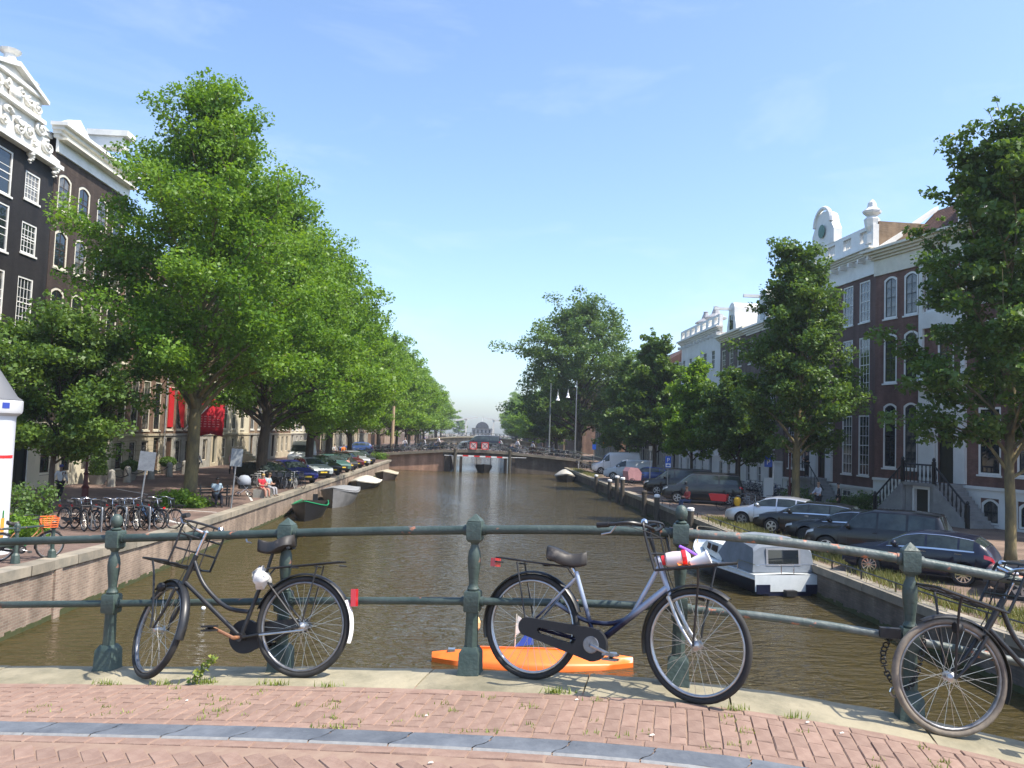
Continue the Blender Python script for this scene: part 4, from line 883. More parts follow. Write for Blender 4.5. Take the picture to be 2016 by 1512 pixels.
    if detail:
        for y in (-1, 1): p = side[y]; hc = MB().tube([tuple(St @ q) for q in smooth_path([p[-5], p[-8]+Vector((.05,0,-.03)), c+Vector((.09,y*.05,-.06)), H1+Vector((.06,y*.02,-.05)), H0+Vector((.03,y*.03,.0))], 4)], .0028, 5, False); obj('brake_cable', hc, hbo, mat=blackpl)
    # seat
    sp_ = MB().tube([(.3,0,.72), (.24,0,.92+seat)], .012, 8); obj('seat_post', sp_, root, mat=chrome if paint is not bike_blk else bike_blk, smooth=True)
    rows = []
    for i in range(9):
        u = i/8; x = lerp(.09, .37, u); hw = interp(u, [(0,.05),(.12,.1),(.35,.11),(.6,.055),(.85,.03),(1,.016)]); z = .955 + seat + .02*cos(u*5) - .012*u
        rows.append([(x, hw*cos(q)*1.0, z + .03*sin(q) - (.045 if abs(cos(q)) > .9 else 0)) for q in [PI*k/6 for k in range(7)]] + [(x, -hw*.8, z-.06), (x, hw*.8, z-.06)])
    sd_ = MB().grid([r_+[r_[0]] for r_ in rows]); sd_.f += [tuple(range(9)), tuple(range(80+8, 80-1, -1))]
    so_ = obj('saddle', sd_, root, mat=leather, smooth='all')
    obj('spring', MB().tube([(.12,.05,.9),(.12,.05,.94)], .02, 8).tube([(.12,-.05,.9),(.12,-.05,.94)], .02, 8).tube([(.12,.05,.9),(.3,.02,.91),(.3,-.02,.91),(.12,-.05,.9)], .005, 5), so_, (0, 0, seat), mat=black)
    # mudguards
    def guard(a0, a1, R_=r+.018):
        rows = []
        for i in range(21):
            a = lerp(a0, a1, i/20); rows.append([((R_-.012)*cos(a), -.032, (R_-.012)*sin(a)), (R_*cos(a), -.018, R_*sin(a)), ((R_+.003)*cos(a), 0, (R_+.003)*sin(a)), (R_*cos(a), .018, R_*sin(a)), ((R_-.012)*cos(a), .032, (R_-.012)*sin(a))])
        return MB().grid(rows)
    gd = obj('mudguard', guard(R(20), R(198)), root, tuple(rh), mat=paint if paint is bike_blk else bike_blk, smooth='all')
    if guardwhite: obj('white_mudguard_tip', guard(R(152), R(199), r+.023), gd, mat=wht, smooth='all')
    fg = guard(R(55), R(195)); fgo = obj('mudguard', fg.xf(St @ Matrix.Translation(fh)), root, mat=bike_blk, smooth='all')
    # chain case and cranks (drive side = right = -y)
    if case == 'full':
        N = 14; pl = [(BBk.x+.105*cos(q), BBk.z+.105*sin(q)) for q in [lerp(-PI/2, PI/2, k/N) for k in range(N+1)]] + [(.06*cos(q), r+.06*sin(q)) for q in [lerp(PI/2, 3*PI/2, k/N) for k in range(N+1)]]
        pi = [(lerp(.16,.34,0)+.0+.035*cos(q)+(.2 if cos(q) > 0 else 0), .32+.022*sin(q)-.02*cos(q)) for q in [lerp(-PI/2, PI/2, k/N) for k in range(N+1)]]
        pi = [(.33+.03*cos(q), .305+.03*sin(q)) for q in [lerp(-PI/2, PI/2, k/N) for k in range(N+1)]] + [(.1+.02*cos(q), .335+.02*sin(q)) for q in [lerp(PI/2, 3*PI/2, k/N) for k in range(N+1)]]
        cc = MB().ring(pl, pi, -.095, -.055); co = obj('chain_case', cc, root, mat=blackpl)
        obj('chain_guard_disc', MB().lathe([(.05,-.1),(.055,-.097),(.05,-.094)], 16, (BBk.x,0,BBk.z), 'y'), co, mat=dulla)
    else:
        N = 16; pl = [(BBk.x+.12*cos(q), BBk.z+.12*sin(q)) for q in [lerp(-2.2, 2.2, k/N) for k in range(N+1)]] + [(.12,r+.05),(.0,r+.045),(-.04,r),(0,r-.045),(.12,r-.05)]
        obj('chain_case', MB().prism(pl, -.09, -.055), root, mat=blackpl)
    ca = R(-18) if case == 'full' else R(205)
    for y, a in ((-1, ca), (1, ca+PI)):
        e = BBk + Vector((.17*cos(a), y*.115, .17*sin(a)))
        cko = obj('crank', MB().tube([BBk+Vector((0,y*.03,0)), BBk+Vector((0,y*.1,0)), BBk+Vector((.01*cos(a),y*.112,.01*sin(a))), e], [.012,.014,.013,.011], 8), root, mat=alu if case == 'full' else rust, smooth=True)
        pm = MB().box(e.x-.045,e.x+.045,e.y+y*.015,e.y+y*.095,e.z+.008,e.z+.02).box(e.x-.045,e.x+.045,e.y+y*.015,e.y+y*.095,e.z-.02,e.z-.008).tube([e,e+Vector((0,y*.1,0))],.007,6)
        obj('pedal', pm, cko, mat=blackpl if case != 'full' else dulla)
    # carriers
    if rear_rack:
        b = MB(); z = .775
        for y in (-.06, -.02, .02, .06): b.tube([(.26,y,z-.01),(-.29,y,z+.02)], .0055, 6)
        for x in (.26, .08, -.1, -.29): b.tube([(x,-.065,z-.01+.0),( x,.065,z-.01)], .0055, 6)
        for y in (-.065, .065): b.tube([(-.12,y,z),(-.02,y*1.05,r+.03)], .006, 6); b.tube([(.26,y,z-.01),(.3,y*.4,.7)], .006, 6)
        rc = obj('rear_carrier', b, root, mat=bike_blk)
        obj('tail_light', MB().box(-.335,-.3,-.045,.045,z-.045,z+.015) if not guardwhite else MB().box(-.4,-.362,-.025,.025,r+.13,r+.25), rc, mat=redl)
    if front_rack:
        b = MB(); z = .80; x0, x1 = wb-.22, wb+.2
        b.tube(smooth_path([(x0,-.17,z),(x1-.05,-.19,z+.06),(x1,-.14,z+.07),(x1+.01,0,z+.07),(x1,.14,z+.07),(x1-.05,.19,z+.06),(x0,.17,z)],3), .009, 6)
        for y in (-.09, 0, .09): b.tube([(x0,y,z),(x1,y,z+.07)], .006, 6)
        for u in (.35, .7): b.tube([(lerp(x0,x1,u),-.18,z+.07*u),(lerp(x0,x1,u),.18,z+.07*u)], .006, 6)
        b.tube(smooth_path([(x0,-.17,z),(x0-.05,-.17,z+.14),(x0-.085,-.17,z+.27),(x0-.095,-.12,z+.3),(x0-.095,.12,z+.3),(x0-.085,.17,z+.27),(x0-.05,.17,z+.14),(x0,.17,z)],3), .009, 6)
        for zz in (.1, .2): b.tube([(x0-.07*zz/.2,-.17,z+zz),(x0-.07*zz/.2,.17,z+zz)], .007, 6)
        for y in (-.07, .07): b.tube([(x0-.01,y,z),(x0-.095,y,z+.3)], .005, 5)
        for y in (-1, 1): b.tube(smooth_path([(wb+.06,y*.17,z+.05),(wb+.05,y*.13,z-.06),(wb+.01,y*.075,r+.1),(wb,y*.07,r)],3), .008, 6)
        obj('front_carrier', b.xf(St), root, mat=bike_blk, smooth=True)
    lm_ = MB().lathe([(.006,-.05),(.028,-.03),(.036,0),(.033,.012)], 12, (0,0,0), 'x').xf(St @ Matrix.Translation(H0 + Vector((.11,0,.02)) if not front_rack else fh+Vector((.02,.06,.3))))
    if detail: obj('head_lamp', lm_, root, mat=blackpl, smooth=True)
    # kick stand
    obj('kick_stand', MB().tube([(.3,.06,.3),(-.05,.1,.33)], .008, 6), root, mat=alu)
    return root
b1 = bicycle('bicycle', 'old black bicycle with front carrier and white mudguard tip facing left', bp(-1.2,.2), bp(-2.375,.265), R(-10), R(-36), bike_blk, dulla, rubber, case='half', guardwhite=True, group='bicycles leaning on the bridge railing')
_sb = MB().lathe([(.02,-.07),(.05,-.05),(.065,-.02),(.06,.02),(.045,.05),(.015,.07)], 11, (.32,.03,.7)); _sb.v = [(x+.022*sin(z*130+x*60), y+.02*sin(x*110+z*40), z+.02*sin(x*90+y*120)) for x, y, z in _sb.v]
obj('saddle_bag', _sb, b1, mat=M('crumpled_bag', (.7,.68,.64), .8, bump=1., bs=9), smooth='all')['label'] = 'crumpled white plastic bag on the seat tube'
b2 = bicycle('bicycle', 'silver blue bicycle with cups in its front carrier facing right', bp(.414,.106), bp(1.56,.40), R(9), R(-8), bike_blue, alu, rubber, seat=-.1, group='bicycles leaning on the bridge railing')
b3 = bicycle('bicycle', 'black bicycle with dusty tyres cut off at the right edge', bp(4.12,.12), bp(2.976,.2), R(-9), R(6), bike_blk, dulla, wall_t, case='half', group='bicycles leaning on the bridge railing')
b4 = bicycle('bicycle', 'bicycle at the left edge of which only the red tail light shows', bp(-4.26,.16), bp(-5.4,.2), R(-9), R(10), bike_blk, dulla, rubber, case='half', guardwhite=True, group='bicycles leaning on the bridge railing')
# rubbish in the carrier of the blue bicycle
def on_bike(b, p):
    bpy.context.view_layer.update(); return b.matrix_world @ Vector(p)
c1 = on_bike(b2, (1.14, 0, .875)); cp = thing('paper_cup', 'white paper cup lying tipped in the silver bicycle carrier', 'cup', c1, (R(25), R(62), R(10)))
obj('cup_body', MB().lathe([(.028,-.06),(.03,-.055),(.043,.055),(.044,.06),(.04,.058),(.027,-.05)], 18), cp, mat=wht, smooth=True); obj('rim', MB().lathe([(.044,.055),(.047,.06),(.047,.066),(.042,.066)], 18), cp, mat=wht, smooth=True)
c2_ = on_bike(b2, (1.0, -.02, .875)); bt2 = thing('plastic_bottle', 'crumpled clear bottle with red cap in the silver bicycle carrier', 'bottle', c2_, (R(80), 0, R(80)))
obj('bottle_body', MB().lathe([(.03,-.08),(.045,-.07),(.05,-.02),(.046,.03),(.05,.06),(.02,.085)], 12), bt2, mat=M('cloudy_plastic', (.62,.55,.56), .35), smooth=True); obj('cap', MB().lathe([(.03,-.1),(.032,-.08),(.02,-.078)], 12), bt2, mat=M('red_plastic', (.75,.03,.04), .35), smooth=True)
obj('label_band', MB().lathe([(.0495,.03),(.0525,.035),(.0525,.055),(.0495,.06)], 12), bt2, mat=MATS['red_plastic'])
c3 = on_bike(b2, (1.07, .02, .93)); stw = obj('drinking_straw', MB().tube([(-.07,0,.03),(0,0,0),(.06,.01,-.035)], .009, 8), None, c3, mat=M('violet_plastic', (.3,.13,.75), .35)); tag(stw, 'violet plastic straw between bottle and cup in the carrier', 'straw')
c4 = on_bike(b2, (1.08, 0, .845)); tag(obj('food_wrapper', MB().grid([[(x*.05-.09, y*.05-.06, .012*sin(x*2.1+y*1.3)) for y in range(4)] for x in range(5)]), None, c4, mat=M('orange_foil', (.7,.2,.04), .4)), 'orange foil wrapper under the cup in the carrier', 'wrapper')
# chain lock of the right bicycle
lk = thing('chain_lock', 'heavy black chain lock tying the right bicycle to the post', 'lock', tuple(bp(2.72, .05, .0)), BA)
cl = smooth_path([(.02,.05,.50),(-.04,.0,.4),(-.02,-.02,.28),(.06,-.03,.2),(.13,-.05,.26),(.18,-.02,.42),(.2,.02,.52)], 5)
lkm = MB().torus(.016,.005,10,5).mesh('chain_link', black)
for i, p in enumerate(cl): o = obj('chain_link', lkm, lk, p); o.rotation_euler = (random.random()*3, random.random()*3, 0)
obj('lock_body', MB().box(-.06,.06,-.02,.03,.5,.56), lk, mat=blackpl); obj('shackle', MB().torus(.03,.008,10,6,(.03,-.02,.17)), lk, mat=chrome)
# ================================================================ CARS AND VANS
RIM = {}
def car_wheel(r, style, rimm):
    k = (round(r,3), style, rimm.name)
    if k in RIM: return RIM[k]
    t = MB().lathe([(r*.66,-.09),(r*.9,-.105),(r,-.08),(r,.08),(r*.9,.105),(r*.66,.09)], 24, ax='y').mesh('tyre', rubber, 30)
    b = MB(); b.torus(r*.66, .02, 24, 6, (0,-.085,0)); b.lathe([(.05,-.1),(.06,-.085),(.05,-.06)], 10, ax='y'); n = {5: 5, 10: 10, 7: 7}[style]
    for i in range(n):
        a = 2*PI*i/n; w_ = .035 if n > 5 else .055
        for q in ((a,) if n > 7 else (a-.06, a+.06)):
            d = Vector((cos(q), 0, sin(q))); s_ = Vector((-sin(q), 0, cos(q)))*w_*.5
            p0, p1 = d*.04, d*r*.65
            b.add([p0+s_+Vector((0,-.098,0)), p0-s_+Vector((0,-.098,0)), p1-s_*1.2+Vector((0,-.092,0)), p1+s_*1.2+Vector((0,-.092,0)), p0+s_+Vector((0,-.06,0)), p0-s_+Vector((0,-.06,0)), p1-s_*1.2+Vector((0,-.06,0)), p1+s_*1.2+Vector((0,-.06,0))], [(0,1,2,3),(7,6,5,4),(0,4,5,1),(1,5,6,2),(2,6,7,3),(3,7,4,0)])
    ri = b.mesh('rim', rimm, 30); dk_ = MB().lathe([(r*.66,-.05),(.03,-.05)], 24, ax='y').mesh('brake_disc', M('dark_disc', (.03,.03,.03), .5))
    RIM[k] = (t, ri, dk_); return RIM[k]
carglass = M('car_glass', (.05,.068,.064), .02, spec=.6, c2=(.015,.02,.02), vs=1.6); headl = M('headlamp', (.55,.57,.58), .1, coat=1.)
def car(name, label, loc, rz, prof, color, cat='car', group=None, style=5, rimm=None, L=4.3, W=1.8, wb=2.62, fo=.85, rw=.32, rack=False, trim=None, coat=1., plate=True, metal=.0):
    """prof: dict with belt [(x,z)], roof [(x,z)], windows [(x0,x1)], ws (front screen x0,x1), rs (rear screen); x runs from the nose (0) to the tail (L)"""
    root = thing(name, label, cat, loc, rz, group)
    paint = color if not isinstance(color, tuple) else M('car_paint_%d_%d_%d' % tuple(int(c*1000) for c in color), color, .35, metal, coat=coat*.7, spec=.25)
    hw0 = W/2; xf_, xr = fo, fo+wb; Ra = rw+.06; belt, roof = prof['belt'], prof['roof']; zs0 = prof.get('sill', .24)
    xs = sorted({0, .03, .1, L, L-.03, L-.1, *[L*k/40 for k in range(41)], *[c+Ra*cos(PI*k/10) for c in (xf_, xr) for k in range(11)], *[p[0] for p in belt], *[p[0] for p in roof]})
    def half(x):
        e = min(x, L-x); tp_ = prof.get('taper', .5); hw = hw0*(1-.16*max(0, 1-min(1, e/tp_))**2.2); zb_ = interp(x, belt); zr = max(zb_, interp(x, roof)) if roof[0][0] <= x <= roof[-1][0] else zb_
        g = zr-zb_; zl = zs0 + (.12*max(0, 1-e/.25)); za = 0
        for c in (xf_, xr):
            if abs(x-c) < Ra: za = max(za, rw + math.sqrt(max(0, Ra*Ra-(x-c)**2)))
        ti = prof.get('tumble', .13)*min(1, g/.4)
        P = [(hw*.9, max(zl, za)), (hw*.985, max(zl+.1, za+.004)), (hw, max(.55*zb_, za+.02)), (hw*.985, max(zb_-.12, za+.04)), (hw*.955, zb_-.005)]
        y4 = hw*.93
        P += [(y4-ti*.45, zb_+g*.5+.002), (y4-ti-.02, zb_+g*.9+.004), (y4-ti-.1-.12*(g < .02), zb_+g*.98+.012), (y4*.45, zb_+g+.03*(1 if g < .05 else .9)), (0, zb_+g+.04*(1 if g < .05 else .9))]
        return P
    S = {x: half(x) for x in xs}
    rows = []
    for x in xs: h = S[x]; rows.append([(x, -y, z) for y, z in h] + [(x, y, z) for y, z in reversed(h[:-1])])
    b = MB().grid(rows); nc = len(rows[0]); b.f += [tuple(range(nc)), tuple(range((len(xs)-1)*nc+nc-1, (len(xs)-1)*nc-1, -1))]
    obj('body', b, root, mat=paint, smooth=38)
    obj('underbody', MB().box(.25, L-.25, -hw0*.78, hw0*.78, .2, .55).box(.1, L-.1, -hw0*.86, hw0*.86, .3, .5), root, mat=blackpl)
    def surf(x, v, off=.004):
        h = half(x); i = min(len(h)-2, int(v)); f = v-i; y = lerp(h[i][0], h[i+1][0], f); z = lerp(h[i][1], h[i+1][1], f); return y+off, z
    def patch(nm, x0, x1, v0, v1, sd_, m, n=10, k=4, off=.005, parent=None):
        rws = []
        for i in range(n+1):
            x = lerp(x0, x1, i/n); r_ = []
            for j in range(k+1): y, z = surf(x, lerp(v0, v1, j/k), off); r_.append((x, sd_*y, z+off*.5))
            rws.append(r_)
        return obj(nm, MB().grid(rws), parent or root, mat=m, smooth='all')
    for sd_ in (-1, 1):
        for (x0, x1) in prof['windows']: patch('side_window', x0, x1, 4.25, 5.95, sd_, carglass, 12)
        if trim:
            x0, x1 = prof['windows'][0][0], prof['windows'][-1][1]
            patch('window_trim', x0-.05, x1+.03, 4.02, 4.22, sd_, trim, 14, 1, .012); patch('window_trim', x0+.1, x1, 5.97, 6.2, sd_, trim, 14, 1, .01)
        patch('headlight', .04, .34, 3.25, 4.0, sd_, headl, 5, 2, .008); patch('tail_light', L-.3, L-.03, 3.0, 3.95, sd_, redl, 5, 2, .008)
        for x in prof['doors']:
            y, z = surf(x, 3.4); obj('door_handle', MB().box(x, x+.17, sd_*y-.015, sd_*y+.015, z-.012, z+.012), root, mat=trim or paint)
        for x in prof['seams']: patch('door_seam', x-.006, x+.006, 1.2, 4.1, sd_, black, 1, 8, .002)
        x = prof['ws'][1]-.28; y, z = surf(x, 4.3); obj('wing_mirror', MB().lathe([(.02,-.1),(.085,-.06),(.1,.0),(.085,.05),(.02,.08)], 8, (x, sd_*(y+.12), z+.08), 'y').box(x-.03, x+.03, min(sd_*y, sd_*(y+.06)), max(sd_*y, sd_*(y+.06)), z+.03, z+.07), root, mat=paint, smooth=50)
        for c in (xf_, xr):
            t, ri, dk_ = car_wheel(rw, style, rimm or alu); w_ = obj('wheel', t, root, (c, sd_*(hw0-.11), rw), (0, 0, 0 if sd_ < 0 else PI)); obj('rim', ri, w_); obj('brake_disc', dk_, w_)
    for nm, (x0, x1) in (('windscreen', prof['ws']), ('rear_window', prof['rs'])):
        rws = []
        for i in range(7):
            x = lerp(x0, x1, i/6); h = half(x); e = .006
            ys = [h[6][0]*.96, h[7][0], h[8][0], 0]; zz = [lerp(h[6][1], h[7][1], .3), h[7][1], h[8][1], h[9][1]]
            rws.append([(x, -y, z+e) for y, z in zip(ys, zz)] + [(x, y, z+e) for y, z in list(zip(ys, zz))[-2::-1]])
        obj(nm, MB().grid(rws), root, mat=carglass, smooth='all')
    g = MB().box(-.012, .02, -hw0*.5, hw0*.5, .36, .58); obj('grille', g, root, mat=blackpl)
    if plate: obj('number_plate', MB().box(-.03, -.013, -.26, .26, .42, .52), root, mat=M('yellow_plate', (.7,.5,.04), .5)); obj('number_plate', MB().box(L+.002, L+.02, -.26, .26, .6, .71), root, mat=MATS['yellow_plate'])
    if rack:
        for sd_ in (-1, 1):
            pts = []
            for k in range(9): x = lerp(rack[0], rack[1], k/8); h = half(x); pts.append((x, sd_*h[7][0], h[7][1]+.06))
            obj('roof_rail', MB().tube(pts, .02, 6), root, mat=black)
    return root
HATCH = dict(belt=[(0,.62),(.1,.74),(.5,.84),(1.15,.95),(2.6,.99),(3.9,1.0),(4.2,.92),(4.3,.75)], roof=[(1.1,.95),(1.85,1.36),(2.3,1.45),(3.0,1.46),(3.7,1.38),(4.05,1.15),(4.2,.93)], windows=[(1.4,2.42),(2.48,3.3),(3.36,3.72)], ws=(1.16,1.86), rs=(3.76,4.08), doors=[2.3,3.25], seams=[1.42,2.45,3.4])
SALOON = dict(belt=[(0,.6),(.1,.72),(.5,.82),(1.3,.93),(2.8,.97),(4.3,.99),(4.75,.93),(4.85,.72)], roof=[(1.25,.93),(2.1,1.34),(2.6,1.44),(3.2,1.43),(3.9,1.25),(4.5,.99)], windows=[(1.6,2.6),(2.66,3.5),(3.55,3.95)], ws=(1.32,2.1), rs=(3.85,4.4), doors=[2.5,3.5], seams=[1.62,2.63,3.6])
ESTATE = dict(belt=[(0,.6),(.1,.72),(.5,.84),(1.2,.94),(2.8,.98),(4.4,1.0),(4.65,.92),(4.72,.7)], roof=[(1.15,.94),(1.95,1.36),(2.5,1.46),(3.6,1.45),(4.2,1.36),(4.55,1.0)], windows=[(1.45,2.45),(2.51,3.35),(3.41,4.15)], ws=(1.22,1.96), rs=(4.22,4.52), doors=[2.35,3.3], seams=[1.5,2.48,3.45])
SUV = dict(belt=[(0,.7),(.08,.9),(.4,1.0),(1.3,1.08),(2.8,1.1),(4.6,1.1),(4.72,1.0),(4.78,.7)], roof=[(1.25,1.08),(1.8,1.62),(2.3,1.78),(3.6,1.8),(4.4,1.74),(4.68,1.1)], windows=[(1.5,2.45),(2.52,3.4),(3.48,4.3)], ws=(1.3,1.82), rs=(4.42,4.66), doors=[2.35,3.3], seams=[1.5,2.48,3.45], sill=.34)
VAN = dict(belt=[(0,.75),(.08,.92),(.4,1.05),(.95,1.16),(2.2,1.2),(4.9,1.2),(5.05,1.1),(5.1,.7)], roof=[(.9,1.15),(1.75,1.8),(2.1,1.9),(3.5,1.92),(4.8,1.9),(5.04,1.2)], windows=[(1.2,2.15),(2.25,3.5),(3.6,4.85)], ws=(.98,1.76), rs=(4.92,5.03), doors=[2.0,3.4], seams=[1.3,2.2,3.55], tumble=.16, sill=.28, taper=.35)
CARGO = dict(VAN); CARGO['windows'] = [(1.2,2.15)]
BOXV = dict(belt=[(0,.8),(.08,1.0),(.5,1.15),(1.0,1.3),(2.2,1.35),(5.2,1.35),(5.3,1.1),(5.35,.7)], roof=[(.9,1.25),(1.5,2.05),(1.9,2.35),(3.5,2.45),(5.1,2.45),(5.3,1.35)], windows=[(1.15,1.85)], ws=(1.0,1.55), rs=(5.15,5.28), doors=[1.8,2.9], seams=[1.2,1.95,3.2], tumble=.1, sill=.3, taper=.35)
GC = 'cars and vans parked along the right quay'
def park(fx, fy, rx, ry, z, fo, name, label, prof, color, **k):
    """front wheel and rear wheel ground points on the visible (left, -y local after the turn) side; nose points to the canal"""
    d = Vector((rx-fx, ry-fy)).normalized(); a = math.atan2(d.y, d.x); W = k.get('W', 1.8)
    n = Vector((-d.y, d.x)); o = Vector((fx, fy)) - d*fo + n*(W/2-.11)
    return car(name, label, (o.x, o.y, z), a, prof, color, fo=fo, **k)
ZC = lambda y: zright(y)+.005
blk = (.006,.006,.007); park(12.6,25.4,14.58,23.75,ZC(25),.85,'hatchback','dark navy hatchback with chrome window line and bright ten spoke wheels', HATCH, (.006,.008,.022), style=10, rimm=chrome, trim=chrome, group=GC)
park(12.85,29.1,14.85,27.5,ZC(28),.8,'off_road_car','boxy black off road car between the navy hatchback and black saloon', SUV, blk, L=4.78, W=1.9, wb=2.75, style=5, rw=.37, rimm=chrome, trim=None, group=GC)
park(13.7,33.0,15.8,31.3,ZC(33),.9,'saloon_car','sleek black saloon with chrome window arc behind the off road car', SALOON, (.008,.009,.011), L=4.85, W=1.88, wb=2.85, style=5, rimm=black, trim=chrome, group=GC)
park(13.5,36.3,15.6,34.7,ZC(36),.9,'estate_car','black estate car with silver wheels next to the silver hatchback', ESTATE, (.008,.008,.008), L=4.72, W=1.84, wb=2.8, style=5, trim=chrome, group=GC)
park(13.05,39.0,15.2,37.6,ZC(39),.85,'hatchback','silver hatchback with dark wheels parked on the grass', HATCH, (.5,.52,.56), style=5, rimm=dulla, trim=None, group=GC, metal=.6)
park(14.9,21.6,17.0,20.0,ZC(21),.9,'estate_car','grey car cut off at the right edge behind the railing', ESTATE, (.05,.05,.055), L=4.72, W=1.84, wb=2.8, style=5, group=GC)
park(13.1,51.9,16.2,51.2,ZC(50),.95,'passenger_van','dark grey passenger van with roof bars beside the bicycles', VAN, (.02,.022,.025), cat='van', L=5.1, W=1.92, wb=3.2, rw=.34, style=5, group=GC, rack=(2.0,4.7))
park(13.3,58.6,16.3,58.0,ZC(50),.95,'passenger_van','black passenger van behind the dark grey one', VAN, (.006,.006,.007), cat='van', L=5.1, W=1.92, wb=3.2, rw=.34, style=5, group=GC)
park(13.4,77.8,16.4,77.0,ZC(50),.95,'cargo_van','white panel van with blue side lettering behind the cargo tricycle', CARGO, (.72,.73,.74), cat='van', L=5.1, W=1.92, wb=3.1, rw=.34, style=5, group=GC)
park(13.9,88.5,17.2,88.3,ZC(50),.95,'cargo_van','tall white delivery van near the far bridge', BOXV, (.75,.76,.77), cat='van', L=5.35, W=2.05, wb=3.5, rw=.36, style=5, group=GC)
park(14.3,73.2,16.6,72.8,ZC(50),.85,'hatchback','small blue car between white panel van and pink cargo tricycle', HATCH, (.02,.05,.2), style=5, group=GC)
GLc = 'cars parked along the left quay'
def parkl(x, y, rz, label, prof, c, nm='hatchback', **k): return car(nm, label, (x, y, ZL+.005), rz, prof, c, group=GLc, **k)
parkl(-11.3,51.0,R(140),'dark green car half hidden by bicycles on the left quay', ESTATE, (.008,.012,.01), 'estate_car', L=4.72, wb=2.8)
parkl(-10.95,54.9,R(132),'blue sports coupe with silver wheels on the left quay', SALOON, (.015,.02,.16), 'saloon_car', L=4.85, wb=2.85, W=1.85, rimm=chrome)
for i_c, (lb_, pf_, c_, nm_, kw_) in enumerate((('pale silver car with sun on its windscreen, left quay', HATCH, (.42,.47,.48), 'hatchback', dict(metal=.3)), ('black car behind the pale silver car, left quay', HATCH, (.01,.012,.012), 'hatchback', {}), ('teal car fourth from the blue coupe, left quay', HATCH, (.06,.13,.12), 'hatchback', {}), ('dark grey estate fifth from the blue coupe, left quay', ESTATE, (.03,.03,.033), 'estate_car', dict(L=4.72, wb=2.8)), ('wine red car sixth from the blue coupe, left quay', HATCH, (.1,.012,.015), 'hatchback', {}), ('silver estate seventh from the blue coupe, left quay', ESTATE, (.35,.36,.37), 'estate_car', dict(L=4.72, wb=2.8, metal=.3)), ('dark car last in the left row before the far bridge', ESTATE, (.012,.012,.014), 'estate_car', dict(L=4.72, wb=2.8)))):
    parkl(-11.0, 60.8+i_c*4.3, R(126)+.05*sin(i_c*2.1), lb_, pf_, c_, nm_, **kw_)
car('cargo_van', 'white van with blue windscreen parked under the left trees', (-16.2, 76.0, ZL+.005), R(93), BOXV, (.7,.72,.72), 'van', GLc, L=5.35, W=2.05, wb=3.5, fo=.95, rw=.36)
car('hatchback', 'blue car on the street at the left end of the far bridge', (-17.2, 104.5, ZL+.6), R(15), HATCH, (.03,.07,.22), 'car')
# ================================================================ BOATS
def hull(L, B, sheer, keel, full=.55, n=16, transom=.8, rise=.35, t=.05):
    """open hull, bow at +x; returns (outer shell, inside)"""
    def sec(u):
        w_ = B/2*min(1, (transom + (1-transom)*min(1, u/.35)))*(1-max(0, (u-full)/(1-full))**2.1); zt = sheer + rise*max(0, (u-.45)/.55)**2; zk = -keel*(1-.85*max(0, (u-.75)/.25)**2); return max(.012, w_), zt, zk
    ro, ri = [], []
    for i in range(n+1):
        u = i/n; w_, zt, zk = sec(u); x = L*u; fl = .72
        pts = [(0, zk), (w_*.55, zk*.9), (w_*fl, lerp(zk, zt, .35)), (w_*.93, lerp(zk, zt, .75)), (w_, zt)]
        ro.append([(x, -y, z) for y, z in reversed(pts)] + [(x, y, z) for y, z in pts[1:]])
        wi = max(.006, w_-t); pin = [(0, max(zk+.12, -.02)), (wi*.6, max(zk+.13, -.0)), (wi*.82, lerp(zk, zt, .6)), (wi, zt-.002)]
        ri.append([(min(x, L-.08)+(.04 if i == 0 else 0), -y, z) for y, z in reversed(pin)] + [(min(x, L-.08)+(.04 if i == 0 else 0), y, z) for y, z in pin[1:]])
    o = MB().grid(ro); o.f.append(tuple(range(len(ro[0])))); inn = MB().grid(ri); inn.f.append(tuple(range(len(ri[0]))))
    gun = [(sec(i/n)[0], sec(i/n)[1]) for i in range(n+1)]
    return o, inn, gun
def gunwale(gun, L, w_=.07, h=.06, n=16):
    b = MB()
    for sd_ in (-1, 1): b.tube([(L*i/n, sd_*g[0], g[1]+.01) for i, g in enumerate(gun)], h*.6, 6)
    return b
def boat(name, label, loc, rz, L, B, hm, im, gm, sheer=.5, keel=.3, cover=None, **k):
    r = thing(name, label, 'boat', loc, rz, 'small boats moored in the canal'); o, i_, g = hull(L, B, sheer, keel, **k)
    obj('hull', o, r, mat=hm, smooth=50); obj('interior', i_, r, mat=im, smooth=50)
    obj('gunwale', gunwale(g, L), r, mat=gm, smooth=True); n = len(g)-1
    if cover:
        rows = []
        for i in range(n+1):
            w_, z = g[i]; rid = cover[1]*(sin(PI*min(1, i/n*1.05))**.6); rows.append([(L*i/n, w_*f, z+.03-(.1 if abs(f) > 1 else 0)+rid*(1-abs(f)**1.6 if abs(f) <= 1 else 0)) for f in (-1.04,-1,-.6,-.25,0,.25,.6,1,1.04)])
        obj('tarpaulin', MB().grid(rows), r, mat=cover[0], smooth='all')
    else:
        for u in (.3, .6): i = int(u*n); w_, z = g[i]; obj('thwart', MB().box(L*u-.14, L*u+.14, -w_*.86, w_*.86, z-.2, z-.16), r, mat=im)
        obj('outboard_motor', MB().box(-.3,-.06,-.14,.14,sheer-.05,sheer+.35).box(-.24,-.12,-.05,.05,-.3,sheer-.052), r, mat=blackpl)
    return r
